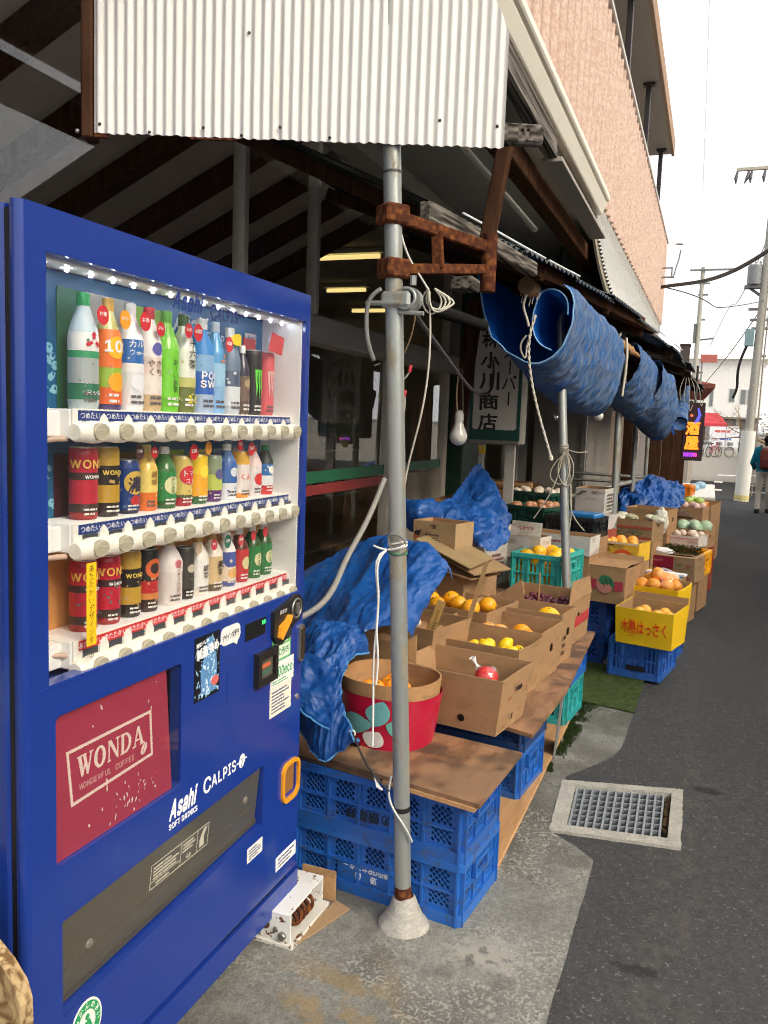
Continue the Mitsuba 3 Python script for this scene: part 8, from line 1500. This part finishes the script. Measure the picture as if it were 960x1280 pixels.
rope('thin brown wire crossing left of the long pale wire', [(-0.79, 2.25, 1.83), (-0.82, 2.28, 1.72), (-0.87, 2.30, 1.62), (-0.86, 2.30, 1.5), (-0.83, 2.30, 1.36)], 0.0025, (0.25, 0.17, 0.10), cat='wire')
wn = thing('wire', 'two grey wires with small red caps beside the pipe', 'wire')
for k, (pts, tip) in enumerate((([(-0.84, 2.25, 1.42), (-0.855, 2.25, 1.53), (-0.85, 2.25, 1.60), (-0.82, 2.25, 1.615), (-0.805, 2.25, 1.635)], (-0.802, 2.25, 1.645)), ([(-0.85, 2.26, 1.45), (-0.825, 2.26, 1.50), (-0.818, 2.26, 1.56), (-0.82, 2.26, 1.58)], (-0.819, 2.26, 1.575)))):
    obj('lead', tube(spline(pts, 20), 0.0028, 6), 'satin', (0.35, 0.34, 0.30), parent=wn, smooth=True); obj('cap', tube([np.array(tip) - (0.002, 0, 0.010), np.array(tip) + (0.002, 0, 0.010)], 0.0048, 8), 'satin', (0.6, 0.05, 0.08), parent=wn, smooth=True)
rope('grey cable bending out of the pipe coupler', [(-0.845, 2.12, 1.845), (-0.87, 2.115, 1.825), (-0.885, 2.12, 1.77), (-0.88, 2.13, 1.70), (-0.872, 2.15, 1.66)], 0.006, (0.20, 0.20, 0.19), cat='cable', mat='satin')
rope('grey hose curving down from the window frame behind the machine', [(-1.234, 3.2, 1.26), (-1.232, 3.0, 1.09), (-1.226, 2.8, 0.968), (-1.222, 2.6, 0.855), (-1.30, 2.45, 0.80)], 0.011, (0.26, 0.25, 0.23), cat='hose', mat='satin')
rope('black cable sagging from the coupler to the shop sign', [(-0.80, 2.25, 1.80), (-0.95, 3.2, 1.70), (-1.18, 4.4, 1.66), (-1.40, 5.6, 1.80), (-1.5, 5.97, 1.95)], 0.008, (0.03, 0.028, 0.026), cat='cable', mat='satin')
# lit sign at the far end of the stall
ls = thing('led_sign', 'black box sign with glowing orange characters and purple lamps', 'sign')
obj('case', mv(bx(-0.10, 0.10, 0, 0.10, 0, 0.58, 0.006), rotz(0.0, (-0.182, 9.0, 1.205))), 'satin', (0.02, 0.018, 0.018), parent=ls)
obj('panel', bx(-0.272, -0.092, 8.994, 8.999, 1.215, 1.775), 'satin', (0.05, 0.015, 0.02), parent=ls)
obj('characters', mv(ext(unary_union([affinity.translate(fit(text2d('酒', 1, fat=6), 0.135, 0.135), 0, 0.145), fit(text2d('屋', 1, fat=6), 0.135, 0.135)]), 0.004), FY(-0.255, 8.993, 1.315)), 'matte', (0.9, 0.4, 0.05), parent=ls, emit=(0.27, 0.048, 0.003))
obj('characters', mv(ext(Point(0, 0).buffer(0.014), 0.004), FY(-0.205, 8.993, 1.655)), 'matte', (0.9, 0.1, 0.1), parent=ls, emit=(0.26, 0.03, 0.01))
obj('characters', mv(ext(Polygon([(0, 0), (0.05, 0.02), (0.07, 0.09), (0.045, 0.16), (0.03, 0.16), (0.04, 0.09)]), 0.004), FY(-0.185, 8.993, 1.57)), 'matte', (0.1, 0.15, 0.6), parent=ls, emit=(0.02, 0.012, 0.10))
for k in range(7): obj('lamp', bx(-0.258 + 0.019 * k, -0.247 + 0.019 * k, 8.990, 8.9935, 1.245, 1.285), 'matte', (0.5, 0.1, 0.6), parent=ls, emit=((0.10, 0.012, 0.24) if k < 5 else (0.2, 0.012, 0.10)))
obj('pole', tube([(-0.182, 9.05, 1.786), (-0.182, 9.05, 2.15)], 0.012, 8), 'satin', (0.05, 0.05, 0.05), parent=ls)
# ---------------------------------------------------------------- the far street: people, poles, houses
def figure(name, label, joints, bones, colfn, foot, size=0.011):
    M3 = m3.Manifold; parts = []
    for a, b in bones:
        (pa, ra), (pb, rb_) = joints[a], joints[b]
        parts.append(M3.batch_hull([M3.sphere(ra, 20).translate(pa), M3.sphere(rb_, 20).translate(pb)]))
    body = parts[0]
    for p in parts[1:]: body = body + p
    m = tri_of(body.refine_to_length(size)); m.merge_vertices(); trimesh.smoothing.filter_taubin(m, iterations=12)
    t = thing(name, label, 'person')
    v = m.vertices.copy(); col = np.array([colfn(p) for p in v]); m.vertices = v + np.array(foot)
    obj('body', trimesh.Trimesh(m.vertices, m.faces, process=False), 'matte', col, parent=t, smooth=True)
    return t
SK, TEALJ, KHAKI, SHOE, HAIR = (0.42, 0.26, 0.19), (0.012, 0.13, 0.20), (0.42, 0.38, 0.34), (0.02, 0.02, 0.022), (0.02, 0.016, 0.014)
J = {'head': ((0.02, 0.02, 1.545), 0.088), 'head2': ((0.02, 0.045, 1.50), 0.072), 'neck': ((0.01, 0.0, 1.40), 0.058), 'chest': ((0, 0, 1.22), 0.125), 'shl': ((-0.165, 0, 1.32), 0.070), 'shr': ((0.165, 0, 1.32), 0.070),
     'waist': ((0, 0, 0.98), 0.125), 'wl': ((-0.07, 0, 0.98), 0.110), 'wr': ((0.07, 0, 0.98), 0.110), 'hipl': ((-0.085, 0, 0.86), 0.098), 'hipr': ((0.085, 0, 0.86), 0.098), 'hip': ((0, -0.01, 0.90), 0.125),
     'kl': ((-0.10, 0.03, 0.47), 0.062), 'kr': ((0.085, -0.02, 0.47), 0.062), 'al': ((-0.105, -0.03, 0.09), 0.048), 'ar': ((0.10, 0.12, 0.09), 0.048), 'tl': ((-0.115, 0.12, 0.042), 0.040), 'tr': ((0.11, 0.26, 0.042), 0.040), 'hl': ((-0.105, -0.05, 0.045), 0.042), 'hr': ((0.10, 0.09, 0.045), 0.042),
     'el': ((-0.255, 0.0, 1.05), 0.052), 'er': ((0.25, 0.0, 1.05), 0.052), 'hndl': ((-0.20, 0.17, 0.93), 0.040), 'hndr': ((0.20, 0.17, 0.93), 0.040), 'fl': ((-0.16, 0.24, 0.95), 0.022), 'frr': ((0.16, 0.24, 0.95), 0.022), 'nose': ((0.02, 0.115, 1.53), 0.013), 'earl': ((-0.065, 0.02, 1.535), 0.020), 'earr': ((0.105, 0.02, 1.535), 0.020)}
B = [('head', 'head2'), ('head2', 'neck'), ('neck', 'chest'), ('shl', 'shr'), ('shl', 'chest'), ('shr', 'chest'), ('shl', 'wl'), ('shr', 'wr'), ('chest', 'waist'), ('wl', 'wr'), ('wl', 'hip'), ('wr', 'hip'), ('hipl', 'hipr'), ('hipl', 'hip'), ('hipl', 'kl'), ('hipr', 'kr'), ('kl', 'al'), ('kr', 'ar'), ('al', 'hl'), ('ar', 'hr'), ('hl', 'tl'), ('hr', 'tr'), ('shl', 'el'), ('shr', 'er'), ('el', 'hndl'), ('er', 'hndr'), ('hndl', 'fl'), ('hndr', 'frr'), ('head', 'nose'), ('earl', 'head'), ('earr', 'head')]
def colour1(p):
    x, y, z = p
    if z > 1.405: return HAIR if (y < 0.075 or z > 1.585) else SK
    if z > 1.375 and abs(x) < 0.09: return SK
    if z < 0.105: return SHOE
    if z < 0.88 and not (abs(x) > 0.15 and z > 0.86): return KHAKI
    return SK if (y > 0.13 and z < 0.99) else TEALJ
pf = figure('person', 'person seen from behind in a teal jacket walking with a backpack', J, B, colour1, (1.075, 19.0, -0.155))
Mb = trimesh.transformations.translation_matrix((1.075, 19.0, -0.155))
obj('backpack', mv(bx(-0.13, 0.15, -0.28, -0.115, 0.93, 1.36, 0.045), Mb), 'matte', (0.14, 0.035, 0.03), parent=pf, smooth=40)
obj('backpack_pocket', mv(bx(-0.10, 0.12, -0.325, -0.275, 0.96, 1.15, 0.02), Mb), 'matte', (0.09, 0.028, 0.025), parent=pf, smooth=40)
obj('strap', mv(tube(spline([(-0.10, -0.14, 1.34), (-0.115, -0.04, 1.41), (-0.125, 0.08, 1.33), (-0.13, 0.12, 1.12), (-0.12, -0.09, 0.98)], 20), 0.018, 6), Mb), 'matte', (0.06, 0.06, 0.06), parent=pf, smooth=True)
obj('strap', mv(tube(spline([(0.10, -0.14, 1.34), (0.115, -0.04, 1.41), (0.125, 0.08, 1.33), (0.13, 0.12, 1.12), (0.12, -0.09, 0.98)], 20), 0.018, 6), Mb), 'matte', (0.06, 0.06, 0.06), parent=pf, smooth=True)
def colour2(p):
    x, y, z = p
    if z > 1.40: return (0.55, 0.52, 0.50) if z > 1.55 else SK
    if z < 0.1: return (0.4, 0.4, 0.4)
    return (0.03, 0.035, 0.05) if z < 0.88 else (0.05, 0.08, 0.22)
p2_ = figure('person', 'distant person in a blue top and dark trousers beside the utility pole', J, B, colour2, (1.93, 64.5, zg(64.5)), 0.02)
obj('bag', mv(bx(-0.25, -0.02, -0.30, -0.13, 0.80, 1.10, 0.03), trimesh.transformations.translation_matrix((1.93, 64.5, zg(64.5)))), 'matte', (0.35, 0.35, 0.34), parent=p2_)

# utility pole at the right, with its transformer and wires
up = thing('utility_pole', 'sunlit concrete utility pole at the right with a grey transformer', 'utility pole')
obj('shaft', tube([(0.80, 22.0, -0.13), (0.82, 22.0, 1.8), (0.92, 22.1, 6.2), (1.0, 22.1, 9.8)], [0.105, 0.10, 0.095, 0.09], 20), 'cement', parent=up, smooth=40)
obj('sleeve', tube([(0.76, 21.9, -0.13), (0.80, 21.95, 1.55)], 0.165, 20), 'matte', (0.74, 0.73, 0.68), parent=up, smooth=40)
obj('warning_band', tube([(0.760, 21.9, -0.10), (0.763, 21.9, 0.02)], 0.17, 20), 'satin', (0.62, 0.52, 0.22), parent=up, smooth=40)
tf = obj('transformer', lathe([(0.0005, 0), (0.15, 0), (0.165, 0.03), (0.165, 0.42), (0.15, 0.46), (0.0005, 0.47)], 20).apply_translation((0.66, 22.1, 4.98)), 'satin', (0.22, 0.23, 0.24), parent=up, smooth=35)
for k in range(3): obj('bushing', lathe([(0.02, 0), (0.035, 0.02), (0.02, 0.04), (0.03, 0.06), (0.012, 0.10), (0.0005, 0.10)], 10).apply_translation((0.56 + 0.1 * k, 22.1, 5.44)), 'satin', (0.4, 0.4, 0.4), parent=tf)
obj('bracket', cat_(bx(0.45, 1.05, 22.0, 22.2, 4.90, 4.97), sq((0.55, 22.1, 4.93), (0.93, 22.1, 4.65), 0.03, 0.03)), 'satin', (0.12, 0.12, 0.12), parent=up)
for z, l in ((5.25, 0.4), (4.40, 0.35), (4.15, 0.30), (3.95, 0.25), (3.3, 0.12)): obj('cross_arm', bx(0.93 - l, 0.93 + l, 22.16, 22.22, z, z + 0.06), 'satin', (0.25, 0.24, 0.2), parent=up)
obj('junction_box', bx(0.55, 0.75, 21.95, 22.1, 3.55, 3.95, 0.01), 'satin', (0.20, 0.30, 0.33), parent=up)
obj('riser_cable', tube([(0.98, 21.94, 0.0), (0.99, 21.95, 3.0), (1.05, 21.97, 6)], 0.018, 6), 'satin', (0.25, 0.2, 0.16), parent=up)
obj('cable_bundle', tube(spline([(0.66, 22, 3.7), (0.52, 22.3, 3.3), (0.50, 23.5, 2.75), (0.45, 25.0, 2.45)], 24), 0.035, 6), 'matte', (0.10, 0.10, 0.10), parent=up)
for i, (o, l) in enumerate(((0.0, 'left'), (0.9, 'right'))): pass
arm = thing('crossarm', 'pale high crossarm with four hanging insulators against the sky', 'crossarm')
obj('beam', bx(0.10, 2.6, 26.7, 26.8, 8.90, 8.98), 'matte', (0.50, 0.46, 0.38), parent=arm)
for k, x in enumerate((0.12, 0.42, 0.50, 0.85)): obj('insulator', tube([(x, 26.75, 8.88), (x - 0.03, 26.75, 8.70), (x - 0.10 if k == 1 else x - 0.02, 26.75, 8.55)], [0.03, 0.05, 0.015], 8), 'satin', (0.10, 0.10, 0.11), parent=arm)
obj('pole', tube([(1.75, 26.9, -0.13), (1.75, 26.9, 9.6)], [0.12, 0.10], 16), 'cement', parent=arm, smooth=40)
def wire(label, pts, r): return obj('overhead_wire', tube(spline(pts, 40), r, 6), 'satin', (0.05, 0.05, 0.05), label=label, cat='wire', smooth=True)
wire('thick overhead cable rising to the right edge of the sky', [(-1.3, 15.5, 3.86), (-0.95, 15.0, 3.865), (-0.25, 14.4, 3.86), (0.35, 13.8, 4.02), (1.2, 12.9, 4.55)], 0.030)
wire('thin sagging wire below the thick overhead cable', [(-1.2, 15.2, 3.95), (-0.93, 15.0, 3.86), (-0.05, 18.6, 4.0), (0.5, 20.5, 4.32), (0.92, 22.1, 4.62)], 0.010)
wire('thin wire slanting down left from the utility pole', [(0.90, 22.1, 4.50), (0.35, 25.0, 3.75), (-0.36, 29.0, 3.0)], 0.012)
wire('steep thin wire above the transformer', [(1.05, 22.0, 6.6), (0.72, 22.2, 5.6), (0.25, 27, 5.2), (-0.3, 33, 4.6)], 0.010)
wire('thin vertical wire high at the top of the sky', [(-0.62, 16.0, 9.5), (-0.52, 16.0, 7.2), (-0.46, 16.0, 5.6)], 0.004)
wl_ = thing('wall_lamp', 'small street lamp on an angled arm fixed to the building corner', 'lamp')
obj('frame', cat_(sq((-1.02, 15.0, 4.02), (-0.78, 15.0, 4.02), 0.02, 0.012), sq((-1.02, 15.0, 4.17), (-0.82, 15.0, 4.17), 0.012, 0.012), sq((-0.82, 15.0, 4.02), (-0.82, 15.0, 4.18), 0.02, 0.012)), 'satin', (0.22, 0.22, 0.24), parent=wl_)
obj('arm', tube([(-0.79, 15.0, 4.02), (-0.755, 15.0, 4.20), (-0.725, 15.0, 4.30), (-0.705, 15.0, 4.45)], 0.011, 8), 'satin', (0.2, 0.2, 0.2), parent=wl_)
obj('shade', lathe([(0.0005, 0.03), (0.03, 0.028), (0.065, 0.005), (0.065, 0.0), (0.0005, -0.01)], 16).apply_translation((-0.73, 15.0, 4.545)), 'satin', (0.5, 0.5, 0.5), parent=wl_, smooth=35)
fp = thing('utility_pole', 'distant utility pole with thin crossarms behind the awning end', 'utility pole')
obj('shaft', tube([(-1.10, 48.5, -0.1), (-1.12, 48.7, 5), (-1.10, 49, 10.2)], [0.15, 0.13, 0.10], 12), 'cement', parent=fp, smooth=True)
for z, l in ((10.0, 1.6), (9.3, 0.4), (8.7, 0.35), (7.4, 0.30), (4.6, 0.4), (4.2, 0.35)): obj('cross_arm', bx(-1.11 - l * 0.4, -1.11 + l, 48.85, 48.95, z, z + 0.09), 'satin', (0.16, 0.16, 0.16), parent=fp)
obj('meter_box', bx(-1.35, -1.22, 48.6, 48.8, 6.2, 7.2), 'satin', (0.12, 0.12, 0.12), parent=fp); obj('lamp_arm', sq((-1.1, 48.8, 6.35), (-0.3, 48.8, 6.45), 0.03, 0.04), 'satin', (0.12, 0.12, 0.12), parent=fp)
ch = thing('chimney', 'dark square chimney sticking up behind the awning', 'chimney')
obj('shaft', bx(-1.06, -0.80, 26.6, 27.0, -0.13, 3.98), 'matte', (0.09, 0.075, 0.07), parent=ch); obj('cap', bx(-1.08, -0.78, 26.58, 27.02, 3.98, 4.04, 0.01), 'matte', (0.06, 0.05, 0.05), parent=ch)
hr = thing('shop_house', 'low red-brown roofed shop beyond the lit sign', 'house')
obj('wall', bx(-4, -0.55, 24.0, 30, -0.13, 2.3), 'matte', (0.36, 0.32, 0.29), parent=hr)
obj('roof', trimesh.convex.convex_hull([(-4, 23.4, 2.5), (-0.02, 23.4, 2.62), (-0.02, 23.4, 2.72), (-4, 23.4, 2.80), (-4, 30, 2.8), (-0.30, 30, 2.62), (-0.5, 26, 2.95), (-0.28, 23.6, 2.30)]), 'matte', (0.22, 0.075, 0.055), parent=hr)
obj('sign_board', bx(-0.42, -0.02, 23.2, 23.25, 3.25, 3.45), 'satin', (0.55, 0.16, 0.13), parent=hr); obj('sign_post', bx(-0.40, -0.36, 23.22, 23.27, 2.7, 3.25), 'satin', (0.3, 0.3, 0.3), parent=hr)
wh = thing('white_house', 'bright white two storey house closing the far end of the lane', 'house')
X0, X1 = -4.0, 3.6; YH = 75.0
obj('ground_floor', bx(X0, 3.4, YH + 0.4, YH + 10, 0.0, 2.75), 'matte', (0.36, 0.35, 0.34), parent=wh)
obj('upper_floor', bx(X0, 3.5, YH - 0.3, YH + 10, 2.75, 7.4), 'matte', (0.80, 0.79, 0.76), parent=wh)
obj('roof', trimesh.convex.convex_hull([(X0 - .3, YH - 0.8, 7.4), (4.0, YH - 0.8, 7.4), (4.0, YH + 10, 7.4), (X0 - .3, YH + 10, 7.4), (0, YH + 4, 9.2), (1.5, YH + 4, 9.2)]), 'matte', (0.72, 0.70, 0.67), parent=wh)
for x, w_, z0, z1 in ((-0.42, 0.24, 3.6, 5.0), (1.08, 0.36, 4.0, 5.0), (1.92, 0.36, 3.85, 4.95), (2.45, 0.42, 3.85, 4.95)):
    f_ = obj('window', bx(x - 0.06, x + w_ + 0.06, YH - 0.34, YH - 0.305, z0 - 0.06, z1 + 0.06), 'satin', (0.5, 0.5, 0.48), parent=wh); obj('pane', bx(x, x + w_, YH - 0.36, YH - 0.345, z0, z1), 'gloss', (0.16, 0.18, 0.18), parent=f_)
obj('eave', bx(0.2, 3.6, YH - 1.0, YH + 0.3, 2.58, 2.74), 'matte', (0.20, 0.18, 0.16), parent=wh)
obj('shutter', bx(0.7, 1.7, YH + 0.30, YH + 0.38, 0.05, 2.5), 'satin', (0.34, 0.34, 0.35), parent=wh); obj('shutter', bx(2.0, 3.2, YH + 0.30, YH + 0.38, 0.05, 2.5), 'satin', (0.26, 0.26, 0.28), parent=wh); obj('column', bx(1.72, 1.98, YH - 0.2, YH + 0.36, 0.0, 2.58), 'matte', (0.62, 0.60, 0.56), parent=wh)
ra = thing('shop_awning', 'red cloth shop awning at the far left of the lane', 'awning')
obj('cloth', cat_(grid_mesh(np.array([[(-2.2, 60.5, 2.75), (-2.2, 58.2, 2.05)], [(0.25, 60.5, 2.75), (0.85, 58.2, 2.05)]])), grid_mesh(np.array([[(-2.2, 58.2, 2.05), (-2.2, 58.18, 1.85)], [(0.85, 58.2, 2.05), (0.85, 58.18, 1.85)]]))), 'matte', (0.52, 0.07, 0.09), parent=ra)
obj('post', bx(-0.62, -0.45, 58.3, 58.4, 0.0, 2.0), 'matte', (0.08, 0.05, 0.045), parent=ra); obj('post', bx(0.78, 0.83, 58.3, 58.4, 0.0, 2.0), 'matte', (0.3, 0.3, 0.3), parent=ra)
fs = thing('banner', 'white banner with rows of small red and blue marks under the red awning', 'banner')
obj('board', bx(-0.20, 1.75, 64.0, 64.05, 0.45, 1.95), 'satin', (0.74, 0.76, 0.80), parent=fs)
obj('print', mv(ext(affinity.translate(fineprint(1.2, 0.32, 1, 5), 0.15, 1.42), 0.01), FY(0, 63.995, 0)), 'satin', (0.55, 0.12, 0.10), parent=fs); obj('print', mv(ext(affinity.translate(fineprint(1.1, 0.30, 1, 8), 0.5, 0.90), 0.01), FY(0, 63.995, 0)), 'satin', (0.10, 0.16, 0.45), parent=fs)
obj('legs', cat_(bx(-0.18, -0.13, 64, 64.04, zg(64), 0.45), bx(1.68, 1.73, 64, 64.04, zg(64), 0.45)), 'satin', (0.4, 0.4, 0.4), parent=fs)
# bicycles parked by the awning
def bicycle(x, y, rz, col, label):
    t = thing('bicycle', label, 'bicycle', 'bicycles parked by the far awning'); Mq = rotz(rz, (x, y, zg(y)))
    for cx in (-0.5, 0.5):
        w_ = obj('wheel', mv(trimesh.creation.torus(0.31, 0.022, 24, 6), Mq @ trimesh.transformations.translation_matrix((cx, 0, 0.335)) @ trimesh.transformations.rotation_matrix(math.pi / 2, (1, 0, 0))), 'satin', (0.03, 0.03, 0.03), parent=t, smooth=True)
    obj('frame', mv(cat_(*[tube([a, b], 0.022, 6) for a, b in (((-0.5, 0, 0.335), (-0.12, 0, 0.30)), ((-0.12, 0, 0.30), (-0.24, 0, 0.80)), ((-0.12, 0, 0.30), (0.34, 0, 0.75)), ((-0.22, 0, 0.62), (0.34, 0, 0.78)), ((0.5, 0, 0.335), (0.33, 0, 0.92)), ((-0.5, 0, 0.335), (-0.22, 0, 0.7)))]), Mq), 'satin', col, parent=t)
    obj('saddle', mv(bx(-0.36, -0.12, -0.07, 0.07, 0.80, 0.86, 0.02), Mq), 'satin', (0.03, 0.03, 0.03), parent=t); obj('handlebar', mv(tube([(0.22, -0.26, 0.96), (0.33, -0.1, 1.0), (0.33, 0.1, 1.0), (0.22, 0.26, 0.96)], 0.016, 6), Mq), 'metal', (0.5, 0.5, 0.5), parent=t)
    obj('basket', mv(bx(0.38, 0.62, -0.15, 0.15, 0.72, 0.92, 0.01), Mq), 'satin', (0.18, 0.18, 0.18), parent=t)
for i, (x, y, a, c) in enumerate(((-0.35, 53.5, 1.2, (0.4, 0.4, 0.4)), (0.15, 54.2, 1.0, (0.35, 0.05, 0.06)), (0.62, 55.0, 0.6, (0.45, 0.42, 0.38)))):
    bicycle(x, y, a, c, ['silver bicycle parked by the far red awning, left of three', 'red bicycle parked by the far red awning, middle of three', 'pale bicycle parked by the far red awning, right of three'][i])
# shrub with bare branches at the right edge
sh_ = thing('bare_shrub', 'leafless orange-brown shrub behind the utility pole at the right', 'shrub')
rg = np.random.default_rng(6); brs = []
def grow(p, d, l, r, k):
    q = p + d * l; brs.append(tube([p, (p + q) / 2 + rg.normal(size=3) * l * 0.05, q], [r, r * 0.85, r * 0.7], 5))
    if k: [grow(q, (lambda e: e / np.linalg.norm(e))(d + rg.normal(size=3) * 0.45 + (0, 0, 0.15)), l * 0.72, r * 0.62, k - 1) for _ in range(3)]
grow(np.array((1.85, 30.0, zg(30))), np.array((0, 0, 1.0)), 1.2, 0.05, 5)
obj('trunk', brs[0], 'matte', (0.18, 0.11, 0.06), parent=sh_); obj('twigs', cat_(*brs[1:]), 'matte', (0.22, 0.12, 0.05), parent=sh_)
lv = []
for _ in range(500):
    c = np.array((1.85, 30.0, 1.1)) + rg.normal(size=3) * (0.5, 0.5, 0.6); a, b = rg.normal(size=3) * 0.05, rg.normal(size=3) * 0.05; lv += [c, c + a, c + b]
obj('leaves', trimesh.Trimesh(np.array(lv), np.arange(len(lv)).reshape(-1, 3), process=False), 'matte', (0.16, 0.13, 0.04), parent=sh_, kind='stuff')
# garden wall and houses across the lane, mostly beyond the right edge of the picture
gw = thing('garden_wall', 'low pale wall along the right side of the lane', 'wall')
for i in range(12): obj('panel', bx(2.6, 2.75, 23 + 3 * i, 25.98 + 3 * i, zg(24 + 3 * i) - 0.05, 1.25), 'matte', (0.42, 0.38, 0.33), parent=gw)
for i, (y0, y1, h, c) in enumerate(((1.6, 9.0, 4.0, (0.42, 0.39, 0.34)), (9.6, 18, 3.8, (0.30, 0.27, 0.25)))):
    hh = thing('house', ['plain beige house across the lane beside the stall', 'plain brown house across the lane farther down'][i], 'house')
    obj('wall', bx(5.2, 12, y0, y1, -0.2, h), 'matte', c, parent=hh); obj('roof', bx(4.9, 12.2, y0 - 0.2, y1 + 0.2, h, h + 0.2), 'matte', (0.12, 0.11, 0.11), parent=hh)
    y = y0 + 1.0
    while y < y1 - 1.6:
        for z in (0.9,):
            f_ = obj('window', bx(5.12, 5.199, y, y + 1.4, z, z + 1.2), 'satin', (0.4, 0.4, 0.38), parent=hh); obj('pane', bx(5.10, 5.119, y + 0.06, y + 1.34, z + 0.06, z + 1.14), 'gloss', (0.05, 0.055, 0.06), parent=f_)
        y += 2.6
